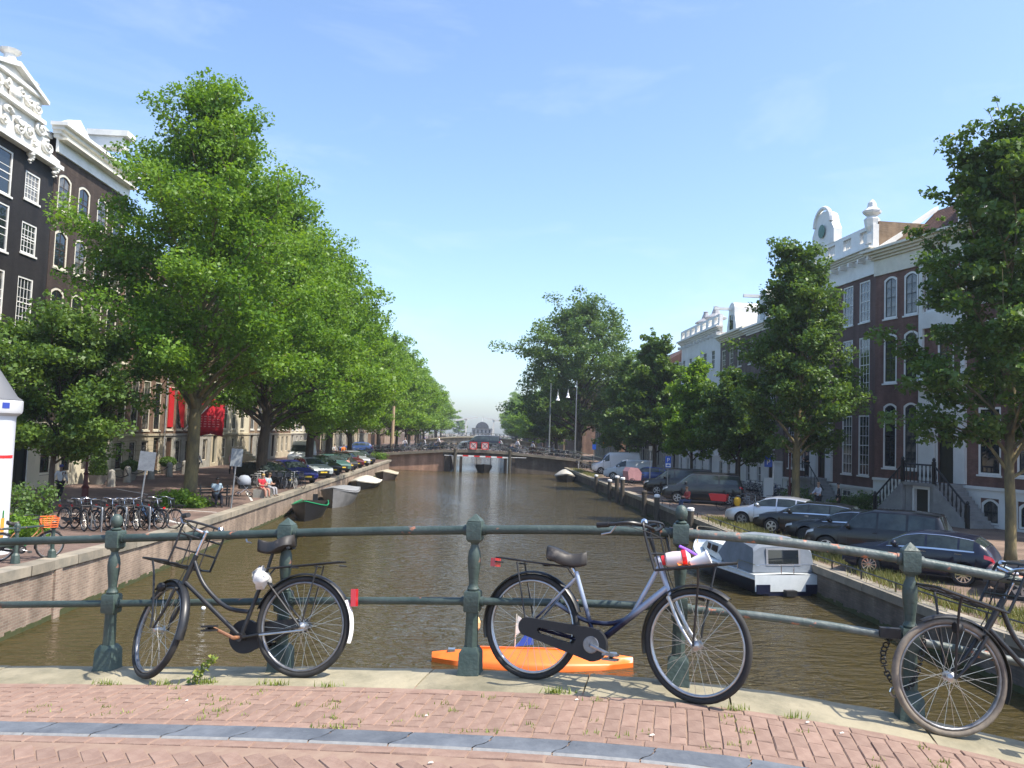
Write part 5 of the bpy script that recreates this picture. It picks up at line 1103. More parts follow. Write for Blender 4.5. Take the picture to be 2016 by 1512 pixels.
tar = M('tarred_hull', (.012,.012,.013), .5); wood_d = M('dark_wood', (.06,.045,.035), .7, c2=(.03,.025,.02), vs=4); grn = M('green_gunwale', (.01,.25,.1), .45); grey_b = M('grey_boat_paint', (.2,.2,.2), .6, c2=(.13,.13,.13), vs=2); canv_w = M('white_canvas', (.55,.51,.43), .8, c2=(.4,.37,.31), vs=2); canv_g = M('grey_canvas', (.26,.27,.28), .8, c2=(.2,.2,.21), vs=2)
boat('rowing_boat', 'black wooden boat with green gunwale nearest on the left bank', (-9.4, 49.5, 0), R(-84), 6.0, 1.9, tar, wood_d, grn, .62, .3, rise=.45)
boat('covered_boat', 'grey steel boat with grey cover behind the green trimmed boat', (-8.9, 58.4, 0), R(-88), 7.2, 2.3, grey_b, wood_d, grey_b, .85, .35, cover=(canv_g, .25), rise=.4)
boat('covered_boat', 'low boat under a white pointed canvas cover on the left bank', (-9.0, 73.5, 0), R(-93), 7.0, 2.2, tar, wood_d, white, .5, .3, cover=(canv_w, .5), rise=.3)
boat('covered_boat', 'farthest left bank boat with beige cover near the far bridge', (-8.7, 85.5, 0), R(-90), 6.0, 2.2, wood_d, wood_d, cream, .6, .3, cover=(M('beige_canvas', (.45,.39,.28), .8, c2=(.33,.28,.2), vs=3), .35))
boat('covered_boat', 'dark boat with small white canvas tent on the right bank', (10.3, 93.5, 0), R(-92), 6.5, 2.2, tar, wood_d, tar, .55, .3, cover=(canv_w, .7))
# cabin cruiser moored on the right
cr = thing('cabin_cruiser', 'white and navy cabin cruiser with grey canvas enclosure on the right', 'boat', (10.45, 26.6, 0), R(99), 'small boats moored in the canal')
cr.scale = (.82, .92, .72)
navy = M('navy_hull', (.008,.012,.035), .3, coat=.6); gel = M('white_gelcoat', (.74,.77,.76), .35, c2=(.62,.66,.65), vs=1.5); cvs = M('grey_canvas_hood', (.2,.225,.26), .75, c2=(.15,.175,.2), vs=2.2, bump=.4, bs=3)
LC = 8.4; o, i_, g = hull(LC, 2.75, .76, .4, .5, 18, .92, .55); obj('hull', o, cr, mat=navy, smooth=50)
rows = []
o2_, _, g2 = hull(LC, 2.8, .95, .0, .5, 18, .92, .6)
tops = MB()
for i in range(18):
    for sd_ in (-1, 1): tops.quad((LC*i/18, sd_*g[i][0], g[i][1]-.02), (LC*(i+1)/18, sd_*g[i+1][0], g[i+1][1]-.02), (LC*(i+1)/18, sd_*g2[i+1][0], g2[i+1][1]), (LC*i/18, sd_*g2[i][0], g2[i][1]))
tops.quad((-.02,-g[0][0],.2),(-.02,g[0][0],.2),(-.02,g2[0][0],.95),(-.02,-g2[0][0],.95))
obj('topsides', tops, cr, mat=gel, smooth=50)
obj('deck', MB().grid([[(LC*i/18, -g2[i][0], g2[i][1]), (LC*i/18, 0, g2[i][1]+.05), (LC*i/18, g2[i][0], g2[i][1])] for i in range(19)]), cr, mat=gel, smooth=50)
obj('rubbing_strake', gunwale([(a+.02, b-.02) for a, b in g], LC, n=18), cr, mat=M('pale_strake', (.55,.53,.5), .5), smooth=True)
for sd_ in (-1, 1): obj('stern_panel', MB().box(-.06,-.022,min(sd_*.7,sd_*1.22),max(sd_*.7,sd_*1.22),.1,.52), cr, mat=navy)
cab = MB(); cp_ = [(3.5,1.12,.98),(3.5,1.0,1.75),(5.0,1.0,1.15),(5.0,.85,1.7),(6.3,.72,1.25),(6.1,.6,1.55)]
rows = [[(3.3,-1.12,.95),(3.3,-1.0,1.75),(3.3,0,1.85),(3.3,1.0,1.75),(3.3,1.12,.95)], [(5.0,-1.0,1.1),(5.0,-.86,1.72),(5.0,0,1.8),(5.0,.86,1.72),(5.0,1.0,1.1)], [(6.3,-.72,1.3),(6.1,-.58,1.58),(6.1,0,1.65),(6.1,.58,1.58),(6.3,.72,1.3)], [(6.6,-.5,1.35),(6.55,-.4,1.42),(6.55,0,1.45),(6.55,.4,1.42),(6.6,.5,1.35)]]
c_o = obj('cabin', MB().grid(rows), cr, mat=gel, smooth=30)
for sd_ in (-1, 1):
    for (x0, x1) in ((3.9,4.6),(4.75,5.3)):
        f = lambda x, z: (x, sd_*(lerp(1.12,1.0,(x-3.3)/1.7) - (z-1.1)*.2 + .03 - (.06 if x > 5 else 0)), z)
        obj('cabin_window', MB().quad(f(x0,1.3), f(x1,1.34), f(x1,1.62), f(x0,1.62)), c_o, mat=glass)
# canvas hood with clear window
hd = [(.35,1.18,1.0),(.5,1.08,2.25),(1.6,1.08,2.45),(3.0,1.05,2.4),(3.45,1.05,1.85)]
rows = []
for x, hw, z in ((.42,1.15,2.15),(.55,1.12,2.32),(1.6,1.12,2.48),(2.8,1.08,2.46),(3.4,1.05,1.95)):
    zb_ = 1.0 if x < 3.3 else 1.4
    rows.append([(x-.12 if x < .5 else x, -1.22, zb_), (x, -hw, z-.25), (x, -hw*.8, z-.04), (x, 0, z+.05), (x, hw*.8, z-.04), (x, hw, z-.25), (x-.12 if x < .5 else x, 1.22, zb_)])
hm = MB().grid(rows); hm.f.append(tuple(range(7))); hood = obj('canvas_hood', hm, cr, mat=cvs, smooth=30)
obj('clear_window', MB().quad((.335,-.62,1.35),(.335,.62,1.35),(.392,.62,2.02),(.392,-.62,2.02)), hood, mat=glass); obj('window_binding', MB().ring([(-.68,1.3),(.68,1.3),(.68,2.08),(-.68,2.08)], [(-.6,1.37),(.6,1.37),(.6,2.01),(-.6,2.01)], -.012, .012).xf(Matrix.Translation((.22,0,0)) @ Matrix.Rotation(0,4,'Y') @ Matrix(((0,1,0,0),(1,0,0,0),(0,0,1,0),(0,0,0,1))) @ Matrix.Identity(4)).xf(Matrix(((1,0,.085,0),(0,1,0,0),(0,0,1,0),(0,0,0,1)))), hood, mat=MATS['grey_canvas'])
obj('side_window', MB().quad((2.3,-1.145,1.7),(3.1,-1.13,1.7),(3.1,-1.1,2.15),(2.3,-1.1,2.15)), hood, mat=glass)
for sd_ in (-1, 1): obj('stern_rail', MB().tube(smooth_path([(.02,sd_*.25,.97),(.02,sd_*.25,1.3),(.02,sd_*.35,1.4),(.02,sd_*1.0,1.4),(.1,sd_*1.2,1.38),(1.2,sd_*1.3,1.4),(1.4,sd_*1.3,1.3),(1.4,sd_*1.3,.97)], 3), .016, 6), cr, mat=chrome)
obj('pulpit', MB().tube(smooth_path([(6.2,-.95,1.45),(7.4,-.5,2.0),(8.3,0,2.05),(7.4,.5,2.0),(6.2,.95,1.45)], 4), .025, 6), cr, mat=M('varnished_rail', (.5,.38,.22), .5))
obj('fender', MB().lathe([(.02,.15),(.1,.2),(.12,.35),(.12,.75),(.1,.9),(.02,.95)], 10, (.1,-1.45,0)), cr, mat=wht, smooth=True); obj('rudder_drive', MB().box(-.35,-.07,-.2,.2,.05,.3), cr, mat=blackpl)
# orange boat just below the kerb, with a small flag
org = M('orange_hull', (.85,.19,.025), .4, c2=(.75,.15,.02), vs=1.5)
ob = thing('orange_boat', 'bright orange upturned boat floating just below the bridge kerb', 'boat', (-.75, 18.1, 0), R(-1), 'small boats moored in the canal')
rows = []
for i in range(21):
    u = i/20; x = 4.4*u; hw = .6*(sin(PI*(.02+.96*u))**.8); z = .04+.17*sin(PI*(.03+.94*u))**.6; rows.append([(x,-hw,-.08),(x,-hw*1.02,.1),(x,-hw*.9,z*.8),(x,-hw*.4,z+.08),(x,0,z+.12),(x,hw*.4,z+.08),(x,hw*.9,z*.8),(x,hw*1.02,.1),(x,hw,-.08)])
om = MB().grid(rows); om.f += [tuple(range(9)), tuple(range(20*9+8, 20*9-1, -1))]; obj('hull', om, ob, mat=org, smooth=60)
obj('keel_strip', MB().box(.9,3.5,-.03,.03,.2,.345), ob, mat=org); obj('cleat', MB().box(.35,.5,-.08,.08,.2,.28), ob, mat=alu); obj('cleat', MB().box(3.9,4.05,-.08,.08,.2,.28), ob, mat=alu)
fl_ = thing('flag', 'small white and blue pennant standing on the orange boat', 'flag', (1.05, 18.1, .3))
obj('staff', MB().tube([(0,0,0),(.02,0,.75)], .014, 6), fl_, mat=cream); obj('white_cloth', MB().add([(.0,0,.28),(.05,0,.72),(.35,.02,.5),(.0,.012,.28),(.05,.012,.72),(.35,.032,.5)], [(0,1,2),(5,4,3),(0,3,4,1),(1,4,5,2),(2,5,3,0)]), fl_, mat=white); obj('blue_cloth', MB().add([(.0,-.01,.05),(.36,.01,.46),(.42,.01,.1),(.0,.0,.05),(.36,.02,.46),(.42,.02,.1)], [(0,1,2),(5,4,3),(0,3,4,1),(1,4,5,2),(2,5,3,0)]), fl_, mat=M('blue_cloth', (.03,.1,.5), .7))
pdl = obj('wooden_paddle', MB().tube([(0,0,0),(.05,0,.45)], .04, 8).lathe([(.02,.4),(.09,.5),(.1,.62),(.06,.72),(.01,.75)], 8, (.07,0,0)), None, (.12, 18.05, .25), mat=M('pale_wood', (.62,.42,.2), .6)); tag(pdl, 'pale wooden paddle end sticking up from the orange boat', 'paddle')
# ================================================================ FAR BRIDGES
def zfb(x): return interp(x, [(-16,1.3),(-11.7,1.95),(-3.9,2.62),(1,2.72),(4.5,2.6),(13.3,2.0),(17,1.1)])
FY = 103.0
fb = thing('road_bridge', 'low road bridge with brick abutments crossing the canal in mid distance', 'bridge', (0, FY, 0))
ab_l = brickmat('abutment_red_brick', (.42,.23,.16), (.48,.29,.2), (.4,.32,.24), .22, .07, .014, dirt=(.6,1.15), dscale=.35)
xs = [-16,-11.7,-9,-6,-3.9]
obj('left_abutment', MB().grid([[(x,0,-.6),(x,0,zfb(x)-.22)] for x in xs[:-1]] + [[(-2.9,0,-.6),(-3.95,0,zfb(-3.9)-.22)]]).quad((-2.9,0,-.6),(-3.95,0,2.4),(-3.2,9,2.4),(-2.6,9,-.6)), fb, mat=ab_l)
obj('right_abutment', MB().grid([[(x,0,-.6),(x,0,zfb(x)-.22)] for x in (5.2,7,10,13.3,17)]).quad((5.2,0,-.6),(5.2,0,2.4),(5.2,9,2.4),(5.2,9,-.6)), fb, mat=wall_r)
xs = [-16,-13,-11.7,-8,-3.9,-1,1,4.5,8,13.3,17]
obj('deck', MB().grid([[(x,-.35,zfb(x)),(x,9.4,zfb(x))] for x in xs]), fb, mat=pave_l)
obj('edge_stone', MB().grid([[(x,-.38,zfb(x)-.24),(x,-.4,zfb(x)+.08),(x,-.05,zfb(x)+.08),(x,-.05,zfb(x))] for x in xs]), fb, mat=cope_m)
beam = M('tarred_beam', (.035,.03,.026), .8, c2=(.11,.1,.07), vs=3, stretch=(3,1,.3))
obj('beam', MB().grid([[(x,-.2,2.0),(x,-.2,zfb(x)-.2)] for x in (-3.9,-1,1,4.5,5.3)]).box(-3.8,5.3,-.1,9,2.0,2.25), fb, mat=beam)
for x in (-2.35, 4.5): obj('timber_post', MB().lathe([(.2,-.5),(.2,2.75),(.24,2.78),(.2,2.95),(.05,3.0)], 8, (x,-.75,0)), fb, mat=beam)
for x, wd in ((-3.3,.7),(-1.6,.35),(4.0,.4),(5.0,.5)): obj('timber_fender', MB().box(x-wd/2,x+wd/2,-.35,-.22,-.4,2.0), fb, mat=wood_d)
rw_r = M('signal_red', (.7,.03,.03), .5)
for k in range(9):
    x0 = -2.1+k*.71; obj('height_bar', MB().box(x0, x0+.705, -.85, -.75, 1.98-.01*k, 2.14-.01*k), fb, mat=wht if k % 2 == 0 or k == 0 else rw_r)
for x0, x1 in ((-3.7,-2.6),(4.7,6.6)): obj('height_bar', MB().box(x0, x1, -.6, -.52, 2.0, 2.06), fb, mat=wht)
rl = MB()
for x in [k*1.2-15 for k in range(26)]: obj('rail_post', MB().box(x-.03,x+.03,-.2,-.14,zfb(x)+.08,zfb(x)+1.0), fb, mat=rail_a)
for zz in (1.0,.55): obj('rail', MB().tube([(x,-.17,zfb(x)+zz) for x in xs], .03, 5), fb, mat=rail_a)
# bicycles of the far bridge and of the racks: small, one mesh each
def small_bike(m, seed):
    q = random.Random(seed); b = MB(); r = .34
    for x in (0, 1.05): b.torus(r-.02, .02, 20, 5, (x,0,r)); 
    for x in (0, 1.05):
        for k in range(6): a = k*PI/6; b.tube([(x-.3*cos(a),0,r-.3*sin(a)),(x+.3*cos(a),0,r+.3*sin(a))], .004, 3, False)
    for p, w_ in (([(0,0,r),(.42,0,.28),(.85,0,.68)],.018), ([(.42,0,.28),(.26,0,.82)],.016), ([(0,0,r),(.3,0,.7)],.011), ([(.85,0,.65),(.8,0,.84),(.76,0,1.02)],.017), ([(.87,0,.63),(1.0,0,.45),(1.05,0,r)],.015), ([(.8,0,.82),(.55,0,.55),(.4,0,.46)],.015)): b.tube(p, w_, 5)
    b.tube([(.55,-.27,1.02),(.72,-.22,1.06),(.79,0,1.04),(.72,.22,1.06),(.55,.27,1.02)], .014, 5)
    b.add([(.08,-.1,.9),(.08,.1,.9),(.36,.02,.88),(.36,-.02,.88),(.1,-.08,.83),(.1,.08,.83),(.3,.02,.83),(.3,-.02,.83)], [(0,1,2,3),(4,7,6,5),(0,4,5,1),(1,5,6,2),(2,6,7,3),(3,7,4,0)])
    b.box(-.28,.2,-.07,.07,.74,.77); b.tube([(-.1,-.06,.75),(0,-.06,r)], .007, 4); b.tube([(-.1,.06,.75),(0,.06,r)], .007, 4)
    b.prism([(.0,.29),(.5,.2),(.55,.28),(.5,.36),(0,.4)], -.07, -.05)
    if q.random() < .5: b.box(.8,1.2,-.17,.17,.72,.75); b.box(.8,.83,-.17,.17,.75,.98)
    return b.mesh('bicycle', m)
sbm = [small_bike(M('bike_paint_%d' % i, c, .45), i) for i, c in enumerate([(.015,.015,.016),(.02,.022,.03),(.25,.26,.28),(.05,.02,.02),(.02,.06,.16),(.45,.45,.44)])]
rb = random.Random(21)
def sbike(x, y, z, rz, label, group, tilt=0., m=None):
    o = obj('bicycle', m or rb.choice(sbm[:3] + sbm[:2] + sbm), None, (x, y, z), (tilt, 0, rz)); return tag(o, label, 'bicycle', group)
for k in range(44):
    x = -14.3 + k*.62 + rb.uniform(-.2,.2)
    if -1.3 < x < 2.4: continue
    sbike(x, FY+.4+rb.uniform(-.1,.3), zfb(x)+.01, rb.choice([0,PI])+rb.uniform(-.35,.35), 'bicycle parked in the crowded row along the far bridge railing', 'bicycles on the far bridge', rb.uniform(-.12,.12))
for k in range(46):
    x = -13.6 + k*.58 + rb.uniform(-.2,.2)
    if -1.3 < x < 2.4: continue
    sbike(x, FY+1.0+rb.uniform(-.1,.4), zfb(x)+.01, rb.choice([0,PI])+rb.uniform(-.5,.5), 'bicycle parked in the crowded row along the far bridge railing', 'bicycles on the far bridge', rb.uniform(-.12,.12))
for k in range(26):
    x = -19.5 + k*.4 if k < 14 else 9 + (k-14)*.55; zz = zfb(x) if abs(x) < 15 else 1.35
    sbike(x, FY-1.5-rb.uniform(0,3) if abs(x) > 12.5 else FY+1.3+rb.uniform(0,.8), (zz if abs(x) < 12.5 else (ZL if x < 0 else ZR))+.01, rb.uniform(0,6.28), 'bicycle in the jumble at the corner of the far bridge', 'bicycles at the far bridge corners', rb.uniform(-.1,.1))
# black van and red-white boards on the far bridge
car('passenger_van', 'black van crossing the far bridge behind two crossed boards', (-1.6, FY+4.2, zfb(0)), 0, VAN, (.01,.01,.012), 'van', L=5.1, W=1.92, wb=3.2, fo=.95, rw=.34)
for i, x in enumerate((-.1, 1.35)):
    bd_ = thing('warning_board', ['left', 'right'][i] + ' red bordered white board with black cross on the far bridge', 'sign', (x, FY-.45, zfb(x)+.12)); obj('board', MB().box(-.42,.42,-.02,.02,.1,.95), bd_, mat=M('pink_board', (.75,.55,.53), .6))
    obj('border', MB().ring([(-.45,.07),(.45,.07),(.45,.98),(-.45,.98)], [(-.36,.16),(.36,.16),(.36,.89),(-.36,.89)], -.035, -.022), bd_, mat=rw_r); obj('cross_bar', MB().tube([(-.36,-.03,.16),(.36,-.03,.89)], .03, 4), bd_, mat=black); obj('cross_bar', MB().tube([(-.36,-.03,.89),(.36,-.03,.16)], .03, 4), bd_, mat=black); obj('foot', MB().box(-.3,-.22,-.01,.01,-.05,.1).box(.22,.3,-.01,.01,-.05,.1), bd_, mat=black)
# boat passing under the far bridge
fbt = thing('canal_boat', 'dark open boat with passengers passing under the far bridge', 'boat', (1.3, 108.5, 0), R(-90)); o, i_, g = hull(7.5, 2.2, .8, .3); obj('hull', o, fbt, mat=tar, smooth=50); obj('interior', i_, fbt, mat=wood_d); obj('awning', MB().box(1.2,5.2,-1.0,1.0,1.9,2.0), fbt, mat=tar); 
for x, y in ((1.3,.9),(1.3,-.9),(5.1,.9),(5.1,-.9)): obj('awning_post', MB().tube([(x,y,.7),(x,y,1.9)], .03, 5), fbt, mat=black)
# second, arched bridge
Y2 = 196; b2_ = thing('arch_bridge', 'pale brick bridge with round arches behind the road bridge', 'bridge', (0, Y2, 0))
pts = []
def arch_wall():
    b = MB(); cs = [-8.3,-2.2,4.2,10.2]; xs = [-14+.4*k for k in range(74)]
    for x0, x1 in zip(xs, xs[1:]):
        def low(x):
            for c in cs:
                if abs(x-c) < 2.6: return 2.9*math.sqrt(max(0, 1-((x-c)/2.6)**2))
            return -.4
        zt = lambda x: 3.9-.006*(x-1)**2; b.quad((x0,0,low(x0)),(x1,0,low(x1)),(x1,0,zt(x1)),(x0,0,zt(x0))); b.quad((x0,0,low(x0)),(x1,0,low(x1)),(x1,7,low(x1)),(x0,7,low(x0))); b.quad((x0,0,zt(x0)),(x1,0,zt(x1)),(x1,7,zt(x1)),(x0,7,zt(x0)))
    return b
obj('arch_wall', arch_wall(), b2_, mat=brickmat('pale_bridge_brick', (.36,.28,.19), (.42,.33,.24), (.35,.3,.22), .3, .1, .02))
obj('parapet_stone', MB().grid([[(x,-.25,3.75-.006*(x-1)**2),(x,-.25,4.05-.006*(x-1)**2),(x,.2,4.05-.006*(x-1)**2)] for x in range(-14,16)]), b2_, mat=sand)
rp = MB().tube([(x,0,4.95-.006*(x-1)**2) for x in range(-14,16)], .05, 4); obj('rail', rp, b2_, mat=rail_a)
for x in range(-14, 16): obj('rail_post', MB().box(x-.05,x+.05,-.05,.05,4.0-.006*(x-1)**2,4.95-.006*(x-1)**2), b2_, mat=rail_a)
for k in range(24): x = -10+k*.9; sbike(x, Y2+.8, 3.93-.006*(x-1)**2, rb.choice([0,PI]), 'tiny bicycle parked along the arched bridge', 'bicycles on the arched bridge')
# white drawbridge
db_ = thing('drawbridge', 'white wooden double drawbridge closing the canal far away', 'bridge', (0, 380, 0))
for x0, sg in ((-4.2,-1),(8.7,1)):
    for y in (0, 5): obj('tower_post', MB().box(x0-.35,x0+.35,y-.3,y+.3,2.5,11), db_, mat=white)
    obj('tower_head', MB().box(x0-.4,x0+.4,-.6,5.6,11,11.6), db_, mat=white)
    for y in (-.2, 5.2): obj('balance_beam', MB().add([(x0+sg*5.0,y-.3,10.0),(x0+sg*5.0,y+.3,10.0),(x0-sg*5.4,y+.2,11.9),(x0-sg*5.4,y-.2,11.9),(x0+sg*5.0,y-.3,10.8),(x0+sg*5.0,y+.3,10.8),(x0-sg*5.4,y+.2,12.3),(x0-sg*5.4,y-.2,12.3)], [(0,1,2,3),(4,7,6,5),(0,4,5,1),(1,5,6,2),(2,6,7,3),(3,7,4,0)]), db_, mat=white)
obj('deck', MB().box(-24,30,-.5,6,3.0,3.9), db_, mat=white); 
for x in (-20,-14,-8,12,18,24): obj('pier', MB().box(x-.5,x+.5,0,5,-1,3), db_, mat=stone)
# dome building at the very end
dmb = thing('domed_building', 'pale building with arched roof closing the canal axis', 'building', (4, 560, 0)); obj('wall', MB().box(-6,8,0,20,0,8), dmb, mat=M('pale_far_stone', (.3,.27,.26), .8)); obj('roof', MB().prism([(-7,8)]+[(1+4.6*cos(q),8+4.4*sin(q)) for q in [PI-PI*k/10 for k in range(11)]]+[(9,8)], -1, 20), dmb, mat=slate); obj('flagstaff', MB().tube([(1,0,12.3),(1,0,16)], .15, 5), dmb, mat=white)
for k in range(5):
    for j in range(2): obj('window', MB().box(-5.2+k*2.7,-4+k*2.7,-.15,0,2+j*3,4+j*3), dmb, mat=glass)
for k, (x, y, s_) in enumerate(((-14,300,1.1),(-16,330,1.3),(-15,360,1.1),(16,300,1.0),(17,335,1.2),(19,365,1.1),(-20,420,1.3),(-26,470,1.4),(22,430,1.2),(-10,520,.8),(24,480,1.3))):
    tree('elm_tree', 'hazy far tree %s the white drawbridge, %s in depth' % ('left of' if x < 0 else 'right of', ['first','second','third','fourth','fifth','sixth','seventh','eighth','ninth','tenth','eleventh'][k]), (x, y, 1.2), tm4, 'hazy trees around the drawbridge', k*1.3, s_)
for k in range(6): 
    for sg in (-1, 1): house('far_house', '%s hazy brick house far along the %s bank behind trees' % (['first','second','third','fourth','fifth','sixth'][k], 'left' if sg < 0 else 'right'), ((-24 if sg < 0 else 24), 185+k*34+(0 if sg < 0 else 30), 0), PI/2*(-sg), 30, 13+2*(k % 3), 10, (bk_brown, bk_tan, bk_grey)[k % 3], [(1+u*3.6, z, 1.5, 2.3, 1, 1, 0) for u in range(8) for z in (4,8)], fm=cream, group='hazy houses of the far banks', roof='hip', roofm=(tiles, 3))
# ================================================================ PEOPLE
TSC = bpy.data.scenes.new('scratch'); TDG = None
def ev_mesh(o):
    TSC.collection.objects.link(o); 
    with bpy.context.temp_override(scene=TSC, view_layer=TSC.view_layers[0]):
        dg = bpy.context.evaluated_depsgraph_get(); out = bpy.data.meshes.new_from_object(o.evaluated_get(dg))
    TSC.collection.objects.unlink(o); return out
def skin_mesh(name, V, E, Rr, root, mat, sub=1):
    me = bpy.data.meshes.new('t'); me.from_pydata(V, E, []); o = bpy.data.objects.new('t', me)
    o.modifiers.new('s', 'SKIN')
    for i, sv in enumerate(me.skin_vertices[0].data):
        q = Rr[i]; sv.radius = q if isinstance(q, tuple) else (q, q); sv.use_root = (i == root)
    m2 = o.modifiers.new('u', 'SUBSURF'); m2.levels = sub; m2.render_levels = sub
    out = ev_mesh(o); out.name = name
    bpy.data.objects.remove(o); bpy.data.meshes.remove(me); out.materials.clear(); out.materials.append(mat)
    out.polygons.foreach_set('use_smooth', [True]*len(out.polygons)); return out
skin_m = M('skin', (.5,.29,.2), .6); skin_d = M('skin_dark', (.16,.085,.055), .6)
PCACHE = {}
def person(label, loc, rz, pose='stand', h=1.75, top=(.8,.8,.8), legs=(.02,.02,.025), hair=(.03,.02,.015), shoes=(.02,.02,.02), skn=None, coat=False, shortsleeve=False, shorts=False, skirt=False, hat=None, group=None):
    s = h/1.75; skn = skn or skin_m
    J = dict(pel=(0,0,.95), sp=(0,0,1.12), ch=(.01,0,1.3), nk=(.0,0,1.47), hd0=(.015,0,1.56), hd=(.025,0,1.66), ht=(.02,0,1.74))
    for n_, y in (('L',1),('R',-1)):
        J.update({n_+'sh':(0,y*.17,1.41), n_+'el':(-.03,y*.24,1.14), n_+'wr':(.06,y*.25,.9), n_+'ha':(.09,y*.25,.82), n_+'hp':(0,y*.09,.9), n_+'kn':(.02,y*.1,.5), n_+'an':(-.02,y*.1,.09), n_+'to':(.15,y*.11,.03)})
    def mv(k, p): J[k] = p
    if pose == 'walk':
        mv('Lkn',(.16,.1,.52)); mv('Lan',(.24,.1,.1)); mv('Lto',(.41,.11,.05)); mv('Rkn',(-.05,-.1,.5)); mv('Ran',(-.3,-.1,.16)); mv('Rto',(-.16,-.11,.04))
        mv('Lel',(-.14,.24,1.16)); mv('Lwr',(-.12,.25,.93)); mv('Lha',(-.1,.25,.85)); mv('Rel',(.06,-.24,1.15)); mv('Rwr',(.2,-.23,.97)); mv('Rha',(.25,-.22,.9))
    if pose == 'sit':
        for n_, y in (('L',1),('R',-1)): mv(n_+'kn',(.46,y*.12,.92)); mv(n_+'an',(.5,y*.12,.52)); mv(n_+'to',(.66,y*.13,.46)); mv(n_+'el',(.1,y*.23,1.14)); mv(n_+'wr',(.3,y*.12,1.12)); mv(n_+'ha',(.37,y*.07,1.14))
        mv('ch',(.04,0,1.3)); mv('nk',(.06,0,1.46)); mv('hd0',(.09,0,1.55)); mv('hd',(.11,0,1.64)); mv('ht',(.11,0,1.72))
    if pose == 'fold':
        for n_, y in (('L',1),('R',-1)): mv(n_+'el',(.05,y*.25,1.14)); mv(n_+'wr',(.2,y*.05,1.2)); mv(n_+'ha',(.22,-y*.03,1.22))
    if pose == 'reach':
        mv('Lel',(.12,.24,1.2)); mv('Lwr',(.34,.2,1.15)); mv('Lha',(.42,.19,1.14)); mv('Rel',(.1,-.24,1.18)); mv('Rwr',(.32,-.18,1.1)); mv('Rha',(.4,-.17,1.09))
    zoff = 0
    if pose == 'sit': zoff = -.45
    J = {k: (p[0]*s, p[1]*s, (p[2]+zoff)*s) for k, p in J.items()}
    names = list(J); ix = {n_: i for i, n_ in enumerate(names)}; V = [J[n_] for n_ in names]
    rad = dict(pel=(.11,.14), sp=(.09,.12), ch=(.1,.145), nk=.05, hd0=.058, hd=(.085,.07), ht=.045)
    for n_ in 'LR': rad.update({n_+'sh':.06, n_+'el':.043, n_+'wr':.03, n_+'ha':(.034,.022), n_+'hp':.085, n_+'kn':.058, n_+'an':.038, n_+'to':.03})
    ED = [('pel','sp'),('sp','ch'),('ch','nk'),('nk','hd0'),('hd0','hd'),('hd','ht')]
    for n_ in 'LR': ED += [('ch',n_+'sh'),(n_+'sh',n_+'el'),(n_+'el',n_+'wr'),(n_+'wr',n_+'ha'),('pel',n_+'hp'),(n_+'hp',n_+'kn'),(n_+'kn',n_+'an'),(n_+'an',n_+'to')]
    E_ = [(ix[a], ix[b]) for a, b in ED]; Rr = [tuple(v*s for v in r_) if isinstance(r_, tuple) else r_*s for r_ in (rad[n_] for n_ in names)]
    for n_ in 'LR':                                     # five fingers
        a = Vector(J[n_+'wr']); b = Vector(J[n_+'ha']); d = (b-a).normalized(); sd_ = d.cross(Vector((0,0,1))); sd_ = sd_.normalized() if sd_.length > .1 else Vector((0,1,0)); up_ = sd_.cross(d)
        for k, (o_, l_) in enumerate(((-.03,.07),(-.01,.08),(.01,.075),(.028,.06))):
            i0 = len(V); V += [tuple(b + up_*o_*s*.9 + d*.03*s), tuple(b + up_*o_*s + d*(.03+l_*.55)*s), tuple(b + up_*o_*s + d*(.03+l_*.9)*s - sd_*.015*s)]; E_ += [(ix[n_+'ha'], i0), (i0, i0+1), (i0+1, i0+2)]; Rr += [.01*s, .009*s, .007*s]
        i0 = len(V); V += [tuple(b - up_*.045*s - d*.01*s), tuple(b - up_*.06*s + d*.03*s)]; E_ += [(ix[n_+'ha'], i0), (i0, i0+1)]; Rr += [.011*s, .008*s]
    body = obj('person', skin_mesh('body', V, E_, Rr, ix['pel'], skn), None, loc, (0,0,rz)); tag(body, label, 'person', group)
    def cloth(nm, ks, eds, grow, m, root, cut=None):
        vv = [Vector(J[k]) for k in ks]; rr_ = []
        for k in ks: r_ = rad[k]; rr_.append(tuple((v+grow)*s for v in r_) if isinstance(r_, tuple) else (r_+grow)*s)
        if cut:
            for (k, kp, f) in cut: i = ks.index(k); vv[i] = Vector(J[kp]).lerp(Vector(J[k]), f)
        return obj(nm, skin_mesh(nm, [tuple(v) for v in vv], [(ks.index(a), ks.index(b)) for a, b in eds], rr_, ks.index(root), m), body)
    tm_ = M('cloth_%d_%d_%d' % tuple(int(c*1000) for c in top), top, .85, c2=tuple(c*.75 for c in top), vs=9) if isinstance(top, tuple) else top
    lm_ = M('cloth_%d_%d_%d' % tuple(int(c*1000) for c in legs), legs, .85)
    ks = ['pel','sp','ch','nk'] + [n_+j for n_ in 'LR' for j in ('sh','el','wr','hp')]; ed = [('pel','sp'),('sp','ch'),('ch','nk')] + [e for n_ in 'LR' for e in (('ch',n_+'sh'),(n_+'sh',n_+'el'),(n_+'el',n_+'wr'),('pel',n_+'hp'))]
    if shortsleeve: ks = [k for k in ks if 'wr' not in k]; ed = [e for e in ed if 'wr' not in e[1]]
    cloth('jacket' if coat else 'shirt', ks, ed, .016, tm_, 'pel', [(n_+'hp','pel',.55) for n_ in 'LR'] + [('nk','ch',.8)] + ([(n_+'el',n_+'sh',.75) for n_ in 'LR'] if shortsleeve else []))
    ks = ['pel'] + [n_+j for n_ in 'LR' for j in ('hp','kn','an')]; ed = [e for n_ in 'LR' for e in (('pel',n_+'hp'),(n_+'hp',n_+'kn'),(n_+'kn',n_+'an'))]
